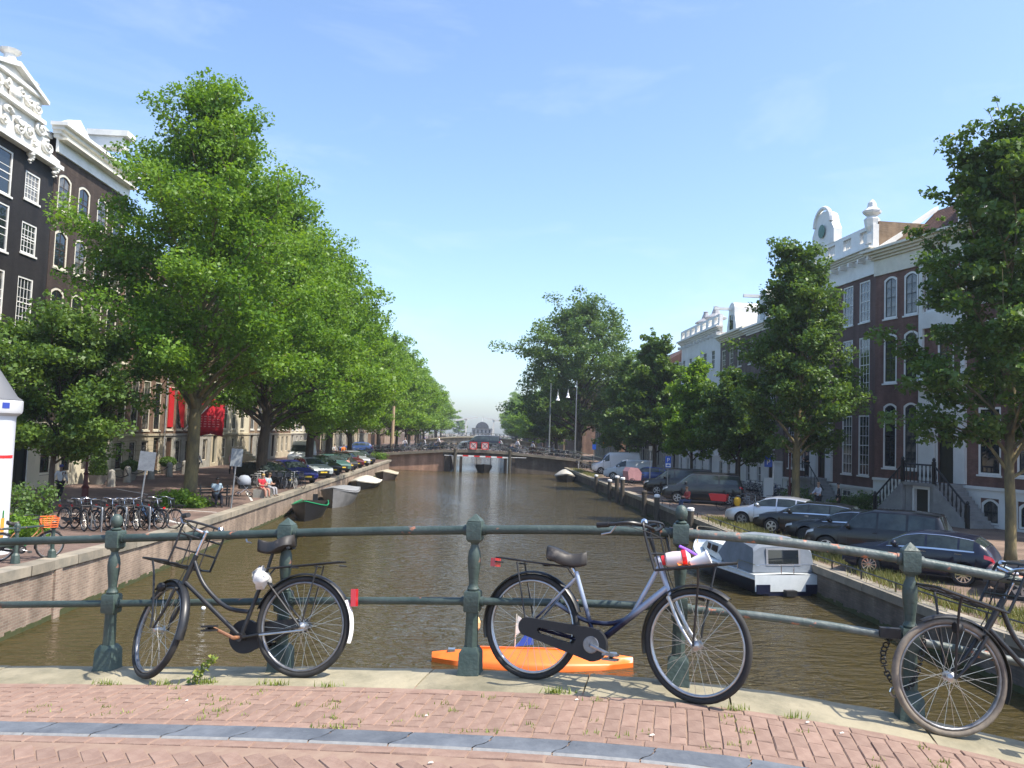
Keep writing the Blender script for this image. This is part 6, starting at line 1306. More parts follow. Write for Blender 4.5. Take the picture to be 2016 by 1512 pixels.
    if shorts: ks = [k for k in ks if 'an' not in k]; ed = [e for e in ed if 'an' not in e[1]]
    cloth('shorts' if shorts else 'trousers', ks, ed, .02, lm_, 'pel')
    for n_ in 'LR': obj('shoe', skin_mesh('shoe', [J[n_+'an'], tuple(Vector(J[n_+'an']).lerp(Vector(J[n_+'to']), .5)), J[n_+'to']], [(0,1),(1,2)], [.045*s,.047*s,.038*s], 0, M('shoe_%d' % int(shoes[0]*1000), shoes, .6)), body)
    hd = Vector(J['hd']); hm_ = M('hair_%d_%d' % (int(hair[0]*1000), int(hair[2]*1000)), hair, .7); hv = MB()
    hv.lathe([(.001,-.02),(.085*s,0),(.098*s,.04*s),(.085*s,.085*s),(.04*s,.112*s),(.001,.118*s)], 10, (hd.x-.016*s, hd.y, hd.z-.005)); obj('hair' if not hat else hat, hv, body, mat=hm_, smooth='all')
    fc = MB().lathe([(.001,-.012),(.011,-.006),(.012,.006),(.001,.018)], 6, (hd.x+.088*s, hd.y, hd.z-.025*s)); obj('nose', fc, body, mat=skn, smooth='all')
    for y in (-1, 1):
        obj('eye', MB().lathe([(.001,-.008),(.009,0),(.001,.008)], 6, (hd.x+.072*s, hd.y+y*.03*s, hd.z)), body, mat=black); obj('ear', MB().lathe([(.001,-.025),(.014,0),(.001,.03)], 6, (hd.x-.005, hd.y+y*.075*s, hd.z-.01)), body, mat=skn)
    obj('mouth', MB().box(hd.x+.066*s, hd.x+.078*s, hd.y-.022*s, hd.y+.022*s, hd.z-.062*s, hd.z-.054*s), body, mat=M('lips', (.35,.1,.08), .6))
    return body
person('woman in blue headscarf, pale patterned top and black trousers walking away', (-18.7, 38.0, ZL), R(95), 'walk', 1.68, (.62,.64,.66), (.01,.01,.012), (.03,.04,.22), (.6,.6,.6), skin_d, hat='headscarf')
person('man in white shirt walking away behind the first big tree', (-19.3, 58.0, ZL), R(75), 'walk', 1.82, (.82,.82,.84), (.05,.04,.035), (.3,.28,.26), shorts=True)
person('pedestrian in pale pink top near the house doors on left', (-18.2, 62.5, ZL), R(-60), 'walk', 1.7, (.6,.36,.36), (.05,.05,.07), (.25,.16,.07))
person('man in striped grey shirt sitting on a bench by the left quay', (-11.75, 38.2, ZL+.02), R(-60), 'sit', 1.78, (.36,.46,.52), (.015,.016,.025), (.015,.012,.01), shortsleeve=True, skn=skin_d)
person('person in red top sitting on the left quay edge beside a stroller', (-11.1, 43.6, ZL+.0), R(-35), 'sit', 1.68, (.55,.03,.05), (.4,.2,.15), (.42,.28,.1), shortsleeve=True)
person('person in pale blue top sitting beside the one in red', (-11.0, 44.5, ZL+.0), R(-20), 'sit', 1.7, (.4,.5,.55), (.3,.3,.32), (.1,.06,.03), shortsleeve=True)
person('passer-by in orange vest near the far bridge on the left', (-15.6, 98.5, ZL), R(100), 'walk', 1.8, (.85,.25,.03), (.03,.03,.05))
person('passer-by in white shirt near the far bridge on the left', (-16.6, 98.0, ZL), R(80), 'walk', 1.82, (.8,.8,.82), (.03,.03,.04))
person('dark haired person crouching on the quay beside parked cars, left', (-11.0, 72.0, ZL), R(-20), 'sit', 1.7, (.6,.3,.25), (.02,.02,.03), shortsleeve=True)
_walk = [o for o in col.objects if o.parent is None and o.name.startswith('person') and 'walking' in o.get('label', '')]
for i, (x, lb) in enumerate(((-6.4,'cyclist on foot in white at the left part of the far bridge'),(-4.6,'pedestrian in pale top left of the crossed boards on far bridge'),(3.4,'pedestrian just right of the black van on far bridge'),(5.6,'second pedestrian right of the black van on far bridge'),(7.6,'third pedestrian right of the black van on far bridge'),(-9.0,'leftmost pedestrian on the far bridge'))): copy_tree(_walk[i % 2], lb, (x, FY+2.6+.4*(i % 3), zfb(x)), R(0 if i % 2 else 180)+.2*i, None, 'pedestrians on the far bridge')
dpos = Vector((o2[0], o2[1])) + d2*(W2-6.3) + Vector((-sin(-a2), -cos(-a2)))*0
dn = Vector((sin(a2), -cos(a2)))
pp_ = Vector((o2[0], o2[1])) + d2*5.9 + dn*1.0
person('man in dark suit with folded arms on the stoop of the plum brick house', (pp_.x, pp_.y, 2.66), R(190), 'fold', 1.85, (.012,.012,.016), (.012,.012,.014), coat=True)
person('bald man in white shirt standing among the parked cars on right', (20.4, 47.4, ZR), R(200), 'reach', 1.82, (.68,.7,.8), (.015,.015,.02), (.42,.26,.18))
person('man in dark clothes standing right of the white shirted man', (21.7, 47.6, ZR), R(160), 'stand', 1.82, (.015,.015,.017), (.013,.013,.014))
person('person in red checked shirt sitting on the right quay edge', (12.35, 46.4, ZR+.12), R(200), 'sit', 1.72, (.42,.07,.06), (.04,.06,.12), (.2,.12,.06))
# ================================================================ STREET FURNITURE, LEFT
bench = thing('bench', 'dark slatted bench under the sitting man by the quay', 'bench', (-11.85, 38.3, ZL), R(-60+180))
for k in range(4): obj('seat_slat', MB().box(-.25+k*.12,-.15+k*.12,-.75,.75,.41,.44), bench, mat=wood_d)
for k in range(3): obj('back_slat', MB().box(.27,.3,-.75,.75,.55+k*.13,.64+k*.13), bench, mat=wood_d)
for y in (-.6,.6): obj('leg', MB().box(-.22,-.17,y-.03,y+.03,0,.41).box(.24,.29,y-.03,y+.03,0,.95), bench, mat=irn)
for i, (x, y) in enumerate(((-11.1,43.6),(-11.0,44.5))): tag(obj('stone_seat', MB().box(-.3,.3,-.3,.3,0,.42), None, (x-.05, y, ZL), mat=stone), ['grey stone block under the person in red', 'grey stone block under the person in pale blue'][i], 'block')
sr = thing('stroller', 'grey hooded pushchair next to the person in red', 'stroller', (-12.1, 43.9, ZL), R(30))
obj('hood', MB().lathe([(.001,.38),(.2,.34),(.33,.2),(.36,.0),(.3,-.12)], 10, (0,0,.75)), sr, mat=M('stroller_cloth', (.3,.33,.38), .8), smooth=True); obj('seat', MB().box(-.25,.35,-.2,.2,.4,.62), sr, mat=blackpl); obj('frame', MB().tube([(-.45,.22,1.05),(.3,.22,.15)], .015, 5).tube([(-.45,-.22,1.05),(.3,-.22,.15)], .015, 5).tube([(-.45,-.22,1.05),(-.45,.22,1.05)], .015, 5).tube([(-.3,.22,.15),(.15,.22,.5)], .015, 5).tube([(-.3,-.22,.15),(.15,-.22,.5)], .015, 5), sr, mat=alu)
for x in (-.3,.3):
    for y in (-.24,.24): obj('wheel', MB().torus(.1,.02,14,5,(x,y,.12)), sr, mat=rubber)
bol = MB().lathe([(.24,0),(.2,.6),(.21,.75),(.18,.9),(.08,1.0)], 8).mesh('stone_bollard', stone, 30)
for i, (x, y) in enumerate(((-20.6,47.6),(-21.2,51.2),(-21.1,54.6),(-21.1,57.8),(-21.2,61))):
    bo_ = thing('bollard', ['first', 'second', 'third', 'fourth', 'fifth'][i] + ' grey stone bollard from the left in the chained row', 'bollard', (x, y, ZL), group='chained stone bollards'); obj('shaft', bol, bo_)
    if i < 4: obj('chain', MB().tube([(0,0,.8),(-.1,.9,.5),(-.15,1.7,.42),(-.1,2.5,.5),((-.6,-.0,0,-.1)[i],3.3,.8)], .03, 5), bo_, mat=irn)
def pot_plant(label, loc, hh, r, conical=True, seed=1):
    t = thing('potted_plant', label, 'plant', loc); obj('pot', MB().lathe([(r*.7,0),(r*.95,.5),(r,.55),(r*.9,.55),(r*.8,.45)], 14), t, mat=stone, smooth=True); rs = np.random.RandomState(seed); n = 2600
    u = rs.rand(n); z = .55 + u*hh; rad = (r*.95*(1-u)**.6+.08 if conical else r*1.1*np.sqrt(np.clip(1-(2*u-1)**2, 0, 1))+.05)*np.sqrt(rs.rand(n)); a = rs.rand(n)*6.28
    obj('foliage', leaves_mesh('foliage', np.stack([rad*np.cos(a), rad*np.sin(a), z], 1), np.full(n, .13), leaf_b, rs), t); return t
pot_plant('tall dark conical shrub in a stone tub beside the chained bollards', (-22.0, 49.0, ZL), 1.7, .55); pot_plant('low round shrub in a stone tub by the second bollard', (-21.9, 53.2, ZL), .7, .5, False, 2); pot_plant('round shrub on a pedestal by the brown house door', (-22.2, 60.4, ZL), .7, .5, False, 3)
def bush(label, loc, r, h, n, mat, seed, name='shrub', lf=.13):
    rs = np.random.RandomState(seed); k = 16; cs = np.stack([rs.uniform(-.75,.75,k)*r[0], rs.uniform(-.75,.75,k)*r[1], rs.rand(k)**1.3*h*.75+.05], 1); P = cs[rs.randint(0,k,n)] + rs.normal(size=(n,3))*np.array([r[0]*.2, r[1]*.2, h*.14]); P[:,2] = np.abs(P[:,2])
    t = thing(name, label, 'bush', loc); obj('foliage', leaves_mesh('foliage', P, lf*(.7+.6*rs.rand(n)), mat, rs, .5), t)
    st_ = MB()
    for q in range(7): c = cs[q]; st_.tube([(c[0]*.2,c[1]*.2,0),(c[0]*.7,c[1]*.7,c[2]*.6),tuple(c)], [.02,.014,.006], 5)
    obj('stems', st_, t, mat=bark); return t
bush('bright green bush at the foot of the tallest elm', (-13.1, 37.6, ZL), (1.15,.9), .75, 3200, leaf_c, 31); bush('dark shrub bed beside the advertising column', (-14.3, 26.3, 1.3), (.8,1.0), .75, 2400, leaf_b, 32); bush('small round light shrub left of the dark shrub bed', (-13.3, 25.0, 1.3), (.6,.6), .8, 1500, leaf_c, 33); bush('reddish twiggy shrub before the black house door', (-16.2, 31.0, 1.25), (.9,.9), 1.3, 1600, leaf_b, 34)
bush('dark clipped hedge at the foot of the plum brick house', (23.4, 49.2, ZR), (1.5,.7), 1.1, 4500, leaf_b, 35, 'hedge'); bush('dark shrub between lamp post and stoop on right', (21.2, 52.6, ZR), (1.0,.8), 1.2, 2500, leaf_b, 36); bush('weed clump hanging over the left end of the far bridge', (-11.6, 100.2, 1.3), (1.0,.5), .9, 1500, leaf_a, 37)
# signs seen from behind, lamp posts
def sign_back(label, loc, h, w_, ph, m, lean=0., rz=0.):
    t = thing('sign_post', label, 'sign', loc, (0, lean, rz)); obj('pole', MB().tube([(0,0,0),(0,0,h)], .035, 8), t, mat=steel); p = obj('panel', MB().box(-w_/2,w_/2,-.05,-.036,h-ph,h), t, mat=m); obj('bracket', MB().box(-w_/2+.02,w_/2-.02,-.034,-.005,h-.12,h-.07).box(-w_/2+.02,w_/2-.02,-.034,-.005,h-ph+.07,h-ph+.12), p, mat=steel); return t
sign_back('grey metal sign seen from behind beside the parked bicycles', (-13.6, 34.2, ZL), 2.55, .62, .78, steel, R(5), R(12)); sign_back('narrow grey sign on a thin pole by the quay edge', (-10.8, 37.3, ZL), 2.7, .5, .8, M('grey_panel', (.22,.24,.25), .5), R(3), R(20))
def lantern(label, loc, m, hh=4.0):
    t = thing('lamp_post', label, 'street lamp', loc); obj('post', MB().lathe([(.2,0),(.2,.12),(.15,.18),(.14,.7),(.17,.75),(.1,.85),(.09,1.3),(.12,1.35),(.065,1.45),(.05,hh-.95),(.08,hh-.9),(.05,hh-.8),(.1,hh-.72)], 10), t, mat=m, smooth=30)
    g = MB().lathe([(.1*Q2,hh-.7),(.2*Q2,hh-.2)], 4); obj('lantern_glass', g, t, mat=M('lantern_pane', (.55,.52,.45), .15)); 
    fr = MB().lathe([(.22*Q2,hh-.2),(.27*Q2,hh-.17),(.2*Q2,hh-.05),(.08*Q2,hh+.08),(.05,hh+.2),(.02,hh+.3)], 4)
    for k in range(4): a = PI/4+k*PI/2; fr.tube([(.1*Q2*cos(a),.1*Q2*sin(a),hh-.7),(.2*Q2*cos(a),.2*Q2*sin(a),hh-.18)], .016, 4)
    obj('lantern_roof', fr, t, mat=m); return t
mar = M('maroon_enamel', (.09,.014,.014), .4, c2=(.06,.01,.01), vs=6)
lantern('dark red cast iron lamp post under the small tree on left', (-17.3, 37.4, ZL), mar, 4.2); lantern('dark red lamp post with glass lantern beside the yellow trunked tree', (19.6, 49.8, ZR), mar, 4.2); lantern('dark lantern post under the left trees near the far bridge', (-15.2, 88.0, ZL), irn, 4.2)
# advertising column
ac = thing('advertising_column', 'white round advertising column with grey conical roof at left edge', 'advertising column', (-12.75, 22.0, 1.4))
postr = M('white_poster', (.78,.8,.83), .45, c2=(.72,.75,.8), vs=.8)
obj('shaft', MB().lathe([(.66,0),(.66,.25),(.6,.3),(.6,3.55),(.62,3.6)], 32), ac, mat=postr, smooth=30); obj('head_ring', MB().lathe([(.62,3.6),(.72,3.68),(.74,3.75),(.74,4.0),(.7,4.03)], 32), ac, mat=M('pale_grey_ring', (.6,.61,.63), .5), smooth=30); obj('roof', MB().lathe([(.73,4.03),(.6,4.12),(.2,4.75),(.05,4.95),(.001,5.0)], 32), ac, mat=M('lead_roof', (.12,.125,.135), .6), smooth=30)
def band(nm, a0, a1, z0, z1, r, m): return obj(nm, MB().grid([[(r*cos(lerp(a0,a1,i/8)), r*sin(lerp(a0,a1,i/8)), z) for z in (z0, z1)] for i in range(9)]), ac, mat=m)
band('red_strip', R(-75), R(10), 2.5, 2.58, .606, rw_r); band('blue_badge', R(-40), R(-26), 3.8, 3.95, .745, M('badge_blue', (.03,.06,.35), .5)); band('printed_bottle', R(-18), R(-6), .45, .95, .606, M('print_orange', (.75,.35,.05), .5)); band('printed_bottle_neck', R(-14), R(-9), .95, 1.15, .607, M('print_green', (.05,.2,.06), .5))
# low quay railing with the orange and white child's bicycle, bicycle racks
qr = thing('quay_railing', 'short green railing at the near end of the left quay', 'railing')
for i, (x, y) in enumerate(((-11.6,19.2),(-10.98,20.4),(-10.62,21.4))):
    z = zleft(y); obj('post', MB().lathe([(.11,0),(.09,.2),(.05,.25),(.045,.75),(.07,.78),(.07,.92),(.02,.97)], 8, (x,y,z)), qr, mat=post_m, smooth=30)
for zz in (.85,.45): obj('rail', MB().tube([(-12.6,17.2,zleft(17.2)+zz),(-11.6,19.2,zleft(19.2)+zz),(-10.98,20.4,zleft(20.4)+zz),(-10.62,21.4,zleft(21.4)+zz)], .028, 6), qr, mat=rail_a)
orm = gradmat('orange_white_green_paint', (.02,.3,.1), (.8,.28,.12), .45, .8)
kb_ = bicycle('child_bicycle', 'white and orange bicycle with orange front basket at the left railing', (-11.5, 20.6, zleft(20.6)), (-10.75, 21.4, zleft(21.4)), R(-5), 0, orm, alu, rubber, False, False, 'full', group=None, detail=False)
bsk = MB(); 
for k in range(5): a = .16+.008*k; bsk.tube([(1.0-a,-.15,.78+k*.055),(1.0+a,-.15,.78+k*.055),(1.0+a,.15,.78+k*.055),(1.0-a,.15,.78+k*.055),(1.0-a,-.15,.78+k*.055)], .012, 5)
for x in (.84,1.0,1.16):
    for y in (-.15,.15): bsk.tube([(x,y,.77),(x,y,1.01)], .01, 4)
obj('basket', bsk, kb_, (.05,0,.05), mat=M('orange_wire', (.9,.16,.02), .4))
bicycle('bicycle', 'bicycle with white saddle behind the short railing at left edge', (-12.6, 19.7, zleft(19.7)), (-11.75, 20.4, zleft(20.4)), R(4), R(10), bike_blk, alu, rubber, False, True, 'half', detail=False)
for i in range(3):
    hx, hy = -12.6+i*.65, 28.2+i*.35; t = thing('bike_stand', ['first', 'second', 'third'][i] + ' steel hoop bicycle stand from the left in the bicycle cluster', 'bike stand', (hx, hy, zleft(hy)), R(-40), 'steel bicycle stands'); obj('hoop', MB().tube(smooth_path([(-.35,0,-.05),(-.35,0,.7),(-.25,0,.8),(.25,0,.8),(.35,0,.7),(.35,0,-.05)], 4), .03, 8), t, mat=steel, smooth=True)
for i in range(9):
    x, y = -13.9+i*.31, 28.6+i*.16; a = R(-38)+rb.uniform(-.15,.15); d = Vector((cos(a), sin(a)))
    if i in (2, 6): sbike(x, y, zleft(y), a, ['leftmost','second from left','third from left','fourth from left','middle','fourth from right','third from right','second from right','rightmost'][i] + ' dark bicycle in the cluster by the hoop stands', 'bicycles clustered on the left quay', rb.uniform(-.1,.1), sbm[0]); continue
    z0_ = zleft(y); bicycle('bicycle', ['leftmost','second from left','third from left','fourth from left','middle','fourth from right','third from right','second from right','rightmost'][i] + ' dark bicycle in the cluster by the hoop stands', (x, y, z0_), (x+d.x*1.1, y+d.y*1.1, zleft(y+d.y*1.1)), rb.uniform(-.12,.12), rb.uniform(-.4,.4), bike_blk, dulla, rubber, i % 2 == 0, True, 'half', group='bicycles clustered on the left quay', detail=False)
bicycle('bicycle', 'pale blue bicycle at the right end of the left quay cluster', (-10.95, 29.3, zleft(29.3)), (-11.9, 29.9, zleft(29.9)), R(5), R(20), gradmat('sky_blue_paint', (.12,.3,.55), (.3,.5,.7), .3, .8), alu, rubber, False, True, 'half', detail=False)
for k in range(9): sbike(-13.2+k*.28, 50.0+k*.14, ZL, R(-50)+rb.uniform(-.3,.3), 'bicycle parked between second elm and dark green car', 'bicycles by the second elm', rb.uniform(-.1,.1))
# white painted parking lines on the left street
ln = M('road_marking', (.62,.6,.55), .8)
for i, (a, b) in enumerate((((-16.2,33.6),(-10.9,31.4)),((-13.0,33.9),(-10.9,31.2)),((-15.5,37.0),(-10.9,35.6)),((-19.6,46),(-14.6,41.0)),((-11.0,41.5),(-12.8,47)))):
    a, b = Vector(a), Vector(b); n_ = (b-a).normalized(); q = Vector((-n_.y, n_.x))*.055; o = MB().quad(*[(p.x, p.y, zleft(p.y)+.006) for p in (a+q, b+q, b-q, a-q)]); tag(obj('parking_line', o, mat=ln), kind='structure')
# ================================================================ STREET FURNITURE, RIGHT
ps = thing('parking_sign', 'blue parking sign on a thin grey pole before the black van', 'sign', (13.6, 56.6, ZR), R(-4)); obj('pole', MB().tube([(0,0,0),(0,0,2.85)], .035, 8), ps, mat=steel); bl_m = M('sign_blue', (.02,.1,.5), .4)
sp_ = obj('panel', MB().box(-.2,.2,-.06,-.04,2.05,2.85), ps, mat=bl_m)
def text_part(txt, parent, loc, size, m, rot=(R(90),0,0), name='lettering'):
    cu = bpy.data.curves.new(name, 'FONT'); cu.body = txt; cu.size = size; cu.extrude = .002; cu.align_x = 'CENTER'; o = bpy.data.objects.new('t', cu)
    me = ev_mesh(o); bpy.data.objects.remove(o); me.materials.clear(); me.materials.append(m); return obj(name, me, parent, loc, rot)
text_part('P', sp_, (0,-.064,2.45), .42, wht); obj('white_field', MB().box(-.17,.17,-.066,-.062,2.1,2.36), sp_, mat=wht); obj('car_pictogram', MB().box(-.12,.12,-.07,-.067,2.17,2.24).box(-.06,.07,-.07,-.067,2.24,2.29), sp_, mat=bl_m)
pm_ = thing('parking_meter', 'white parking meter column with blue round sign behind silver car', 'parking meter', (19.4, 53.0, ZR), R(-10)); obj('column', MB().box(-.28,.28,-.16,.16,0,1.75), pm_, mat=M('meter_grey', (.62,.63,.62), .5)); obj('pole', MB().tube([(.32,0,0),(.32,0,3.4)], .04, 8), pm_, mat=wht); pd_ = obj('sign_disc', MB().box(-.25,.25,-.05,-.03,2.45,3.2), pm_, mat=bl_m); text_part('P', pd_, (0,-.055,2.62), .45, wht)
sign_p = lambda lb, loc, h, w_, ph, m, shape='box': None
for lb, x, y, h, w_, ph, m in (('thin grey pole with small sign beside the conical tree', 15.3, 70.2, 3.4, .3, .4, steel), ('small blue and white sign near the far bridge, right bank', 14.4, 97.5, 3.4, .45, .9, bl_m), ('blue square arrow sign behind the yellow sign', 15.9, 91.0, 4.3, .6, .6, bl_m)):
    t = thing('road_sign', lb, 'sign', (x, y, ZR)); obj('pole', MB().tube([(0,0,0),(0,0,h)], .04, 6), t, mat=steel); obj('panel', MB().box(-w_/2,w_/2,-.06,-.04,h-ph,h), t, mat=m)
ys_ = thing('road_sign', 'yellow sign with dark house shaped emblem above the white vans', 'sign', (15.0, 91.5, ZR)); obj('pole', MB().tube([(0,0,0),(0,0,4.2)], .04, 6), ys_, mat=steel); yp = obj('panel', MB().box(-.5,.5,-.06,-.04,3.0,4.2), ys_, mat=M('sign_yellow', (.85,.5,.02), .5)); obj('emblem', MB().prism([(-.4,3.2),(.4,3.2),(.4,3.75),(0,4.1),(-.4,3.75)], -.075, -.062), yp, mat=M('sign_brown', (.2,.08,.02), .5)); obj('emblem_centre', MB().prism([(-.3,3.25),(.3,3.25),(.3,3.7),(0,3.95),(-.3,3.7)], -.085, -.077), yp, mat=MATS['sign_yellow'])
pil = M('mooring_timber', (.1,.08,.06), .9, c2=(.05,.045,.035), vs=3, stretch=(4,4,.5))
for i, (x, y, h) in enumerate(((11.15,49.0,1.6),(11.2,52.9,1.55),(11.15,60.5,2.0),(11.1,62.6,2.0),(11.2,66.5,1.5),(11.2,74,1.5),(11.2,41.5,1.5))):
    t = thing('mooring_post', ['mooring post with white cap below the seated person', 'dark mooring post without neighbours below the grey van', 'left one of the two tall white capped mooring posts', 'right one of the two tall white capped mooring posts', 'mooring post just beyond the tall pair', 'farthest mooring post on the right quay', 'nearest mooring post on the right quay behind the cruiser'][i], 'mooring post', (x, y, 0), group='timber mooring posts'); obj('pile', MB().lathe([(.16,-.6),(.16,h-.12)], 9), t, mat=pil); obj('cap', MB().lathe([(.18,h-.12),(.19,h),(.12,h+.05)], 9), t, mat=wht if i not in (1,) else pil)
# red cargo bicycle and neighbours beside the grey van
for k in range(6): sbike(15.6+k*.42, 47.6-k*.25, ZR, R(-70)+rb.uniform(-.3,.3), 'bicycle in the colourful group behind the silver hatchback', 'bicycles behind the silver hatchback', rb.uniform(-.1,.1), sbm[(2,5,0,3,4,2)[k]])
cg = thing('cargo_bicycle', 'red cargo box bicycle with yellow bag beside the grey van', 'bicycle', (15.5, 46.8, ZR), R(150)); obj('bicycle_frame', sbm[3], cg); obj('cargo_box', MB().prism([(.75,.55),(1.6,.55),(1.75,.95),(.7,.95)], -.3, .3), cg, mat=rw_r); obj('yellow_bag', MB().lathe([(.12,.35),(.2,.5),(.2,.75),(.1,.85)], 8, (.1,.2,0)), cg, mat=M('yellow_cloth', (.8,.45,.03), .7), smooth=True)
tc_ = thing('cargo_tricycle', 'cargo tricycle under a faded pink cover before the blue car', 'tricycle', (14.0, 69.6, ZR), R(200)); obj('cover', MB().prism([(-.2,.45),(1.0,.45),(1.1,1.2),(.85,1.55),(.1,1.5),(-.25,1.1)], -.45, .45), tc_, mat=M('pink_tarp', (.48,.26,.28), .8, c2=(.38,.2,.22), vs=3)); obj('saddle', MB().box(-.75,-.5,-.1,.1,.9,.97), tc_, mat=blackpl); obj('frame', MB().tube([(-.9,0,.35),(-.6,0,.92)], .02, 6).tube([(-.9,0,.35),(.0,0,.4)], .025, 6), tc_, mat=black)
for x, y in ((-.9,0),(.7,.5),(.7,-.5)): obj('wheel', MB().torus(.3,.025,18,5,(x,y,.32)), tc_, mat=rubber)
for k in range(14): sbike(21.5+rb.uniform(-.3,.3)-.0*k, 55.5+k*.75, ZR, rb.uniform(-.3,.3), 'bicycle in the shaded row against the right hand houses', 'bicycles along the right hand houses', rb.uniform(-.1,.1))
# tram-style lamp poles with hanging lamps beyond the far bridge
lpw = thing('lamp_pole', 'slim pole carrying two hanging bell lamps at the far bridge', 'street lamp', (12.9, 104, 1.9)); obj('pole', MB().lathe([(.13,0),(.1,4),(.06,10.2)], 8), lpw, mat=steel); obj('span_wire', MB().tube([(0,0,9.2),(-3.4,0,9.0)], .015, 4), lpw, mat=black)
for x, z in ((-2.4,7.6),(-1.1,8.0)): obj('hanging_lamp', MB().lathe([(.03,1.0),(.04,.6),(.12,.5),(.16,.2),(.28,.0),(.2,-.05)], 10, (x,0,z)).tube([(x,0,z+1.0),(x,0,9.1)], .012, 4), lpw, mat=wht)
lp2 = thing('lamp_pole', 'grey pole left of the hanging lamps at the far bridge', 'street lamp', (9.6, 104.5, 2.2)); obj('pole', MB().lathe([(.13,0),(.1,4),(.06,9.5)], 8), lp2, mat=M('grey_green_pole', (.16,.18,.17), .6)); obj('collar', MB().lathe([(.16,1.2),(.18,1.3),(.16,1.4)], 8), lp2, mat=steel)
lp3 = thing('wooden_mast', 'pale wooden mast rising among the left trees at the far bridge', 'mast', (-10.6, 106, 1.9)); obj('pole', MB().lathe([(.22,0),(.16,8)], 8), lp3, mat=M('pale_mast_wood', (.42,.3,.18), .8)); obj('cap', MB().lathe([(.17,8),(.18,8.1),(.05,8.2)], 8), lp3, mat=steel)
# ================================================================ GRASS AND WEEDS
def grass(name, label, spots, n, ln_, mat, seed, spread):
    rs = np.random.RandomState(seed); S_ = np.array(spots); P = S_[rs.randint(0, len(S_), n)] + np.stack([rs.normal(0,spread[0],n), rs.normal(0,spread[1],n), np.zeros(n)], 1)
    a = rs.rand(n)*6.28; l_ = ln_*(.5+rs.rand(n)); t = rs.rand(n)*.9; w_ = np.maximum(.004, ln_*.05)
    d = np.stack([np.cos(a)*np.sin(t), np.sin(a)*np.sin(t), np.cos(t)], 1); s_ = np.stack([-np.sin(a), np.cos(a), np.zeros(n)], 1)*w_
    V = np.empty((n,4,3)); V[:,0] = P-s_; V[:,1] = P+s_; V[:,2] = P+d*l_[:,None]+s_*.2; V[:,3] = P+d*l_[:,None]-s_*.2
    me = bpy.data.meshes.new(name); me.from_pydata(V.reshape(-1,3).tolist(), [], [(4*i,4*i+1,4*i+2,4*i+3) for i in range(n)]); at = me.attributes.new('rnd', 'FLOAT', 'FACE'); at.data.foreach_set('value', rs.rand(n).astype(np.float32)); me.materials.append(mat)
    o = obj(name, me); tag(o, label, 'grass', kind='stuff'); return o
grass('quay_grass', 'dry yellow green grass along the right quay edge', [(12.3+rb.uniform(0,1.0), y*.5+rb.random()*.5, zright(y*.5)) for y in range(30, 84) if rb.random() < .8] + [(12.3, y, ZR) for y in range(82, 100, 2)], 16000, .22, leaf_d, 41, (.35,.35))
ks_ = [tuple(bp(s_, t, 0)) for s_, t in ((-2.15,.39),(-1.9,.36),(-1.85,.33),(-1.35,.37),(-1.28,.36),(-.9,.4),(.62,.38),(.66,.36),(1.75,.42),(2.1,.4),(-.5,1.16),(-2.6,.4))]
grass('kerb_weeds', 'small green weeds growing in the kerb joints', ks_, 420, .035, leafmat('weed_leaf', (.12,.2,.03), (.3,.34,.08), .35), 42, (.05,.012))
grass('joint_moss', 'yellowish grass blades in the paving joints', [tuple(bp(rb.uniform(-3,3), rb.uniform(.45,1.18), -.004)) for _ in range(70)], 700, .022, MATS.get('weed_leaf') or bpy.data.materials['weed_leaf'], 43, (.03,.015))
wd = thing('tall_weed', 'tall spindly weed growing from the kerb under the black bicycle', 'weed', tuple(bp(-1.95,.36)))
wd.scale = (.7,.7,.7)
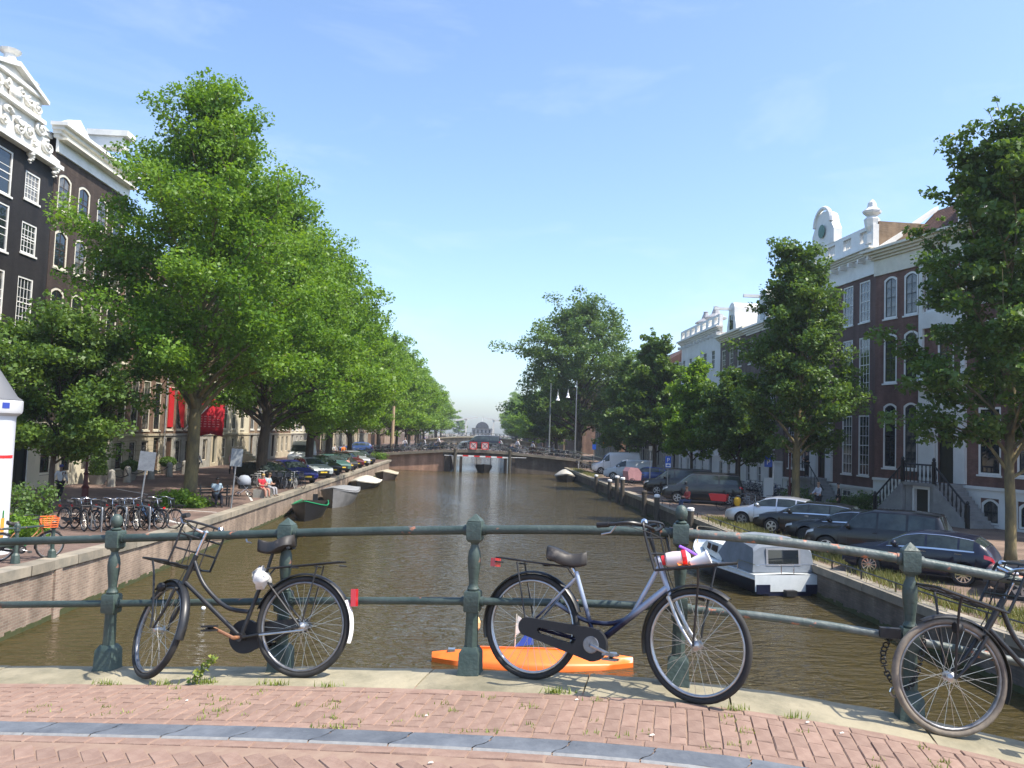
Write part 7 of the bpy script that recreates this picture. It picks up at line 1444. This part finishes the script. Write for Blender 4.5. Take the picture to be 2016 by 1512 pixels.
obj('stem', MB().tube(smooth_path([(0,0,0),(.05,-.01,.1),(.13,-.02,.2),(.2,-.02,.26)], 4), .003, 5), wd, mat=bpy.data.materials['weed_leaf']); rs_ = np.random.RandomState(5); tt = rs_.rand(90); obj('leaves', leaves_mesh('leaves', np.stack([.2*tt+rs_.normal(0,.025,90), rs_.normal(0,.02,90), .26*tt**.8+rs_.normal(0,.02,90)], 1), np.full(90,.045), bpy.data.materials['weed_leaf'], rs_), wd)
# litter on the paving
lit = random.Random(9)
for k in range(7):
    p = bp(lit.uniform(-2.6,2.9), lit.uniform(.45,1.7), .006); s_ = lit.uniform(.008,.018)
    tag(obj('litter_scrap', MB().add([(-s_,-s_*.6,0),(s_,-s_*.4,.002),(s_*.7,s_*.6,.004),(-s_*.8,s_*.5,.001),(-s_*.6,-s_*.3,.006),(s_*.5,s_*.2,.007)], [(0,1,2,3),(0,1,5,4),(1,2,5),(2,3,4,5),(3,0,4)]), None, p, mat=M('pale_litter', (.7,.66,.58), .8)), 'tiny pale scrap of litter on the brick paving', 'litter', 'litter scraps on the paving')
tag(obj('gull', MB().lathe([(.001,-.2),(.08,-.1),(.1,0),(.06,.12),(.001,.2)], 8, (0,0,.06), 'x').lathe([(.001,-.05),(.045,0),(.001,.05)], 8, (.2,0,.15)), None, (-5.9, 13.6, 0), (0,0,.6), mat=wht, smooth='all'), 'white gull floating on the water at lower left', 'bird')
tag(obj('floating_ball', MB().lathe([(.001,-.06),(.05,-.03),(.06,0),(.05,.04),(.001,.06)], 8), None, (-7.1, 22.5, .03), mat=wht, smooth='all'), 'small white ball floating near the left quay wall', 'ball')

bpy.data.scenes.remove(TSC)
# ================================================================ HAZE
hz = MB().box(-450, 450, -90, 1250, -2.2, 27).mesh('haze')
hm_ = bpy.data.materials.new('haze_air'); hm_.use_nodes = True; hn = hm_.node_tree.nodes; hn.remove(hn['Principled BSDF'])
pv = hn.new('ShaderNodeVolumePrincipled'); pv.inputs['Color'].default_value = (.8,.88,1,1); pv.inputs['Density'].default_value = .00032; pv.inputs['Anisotropy'].default_value = .2
hm_.node_tree.links.new(pv.outputs[0], hn['Material Output'].inputs['Volume']); hz.materials.append(hm_)
ho = obj('haze', hz); tag(ho, 'thin pale summer haze over the canal', 'haze', kind='stuff')
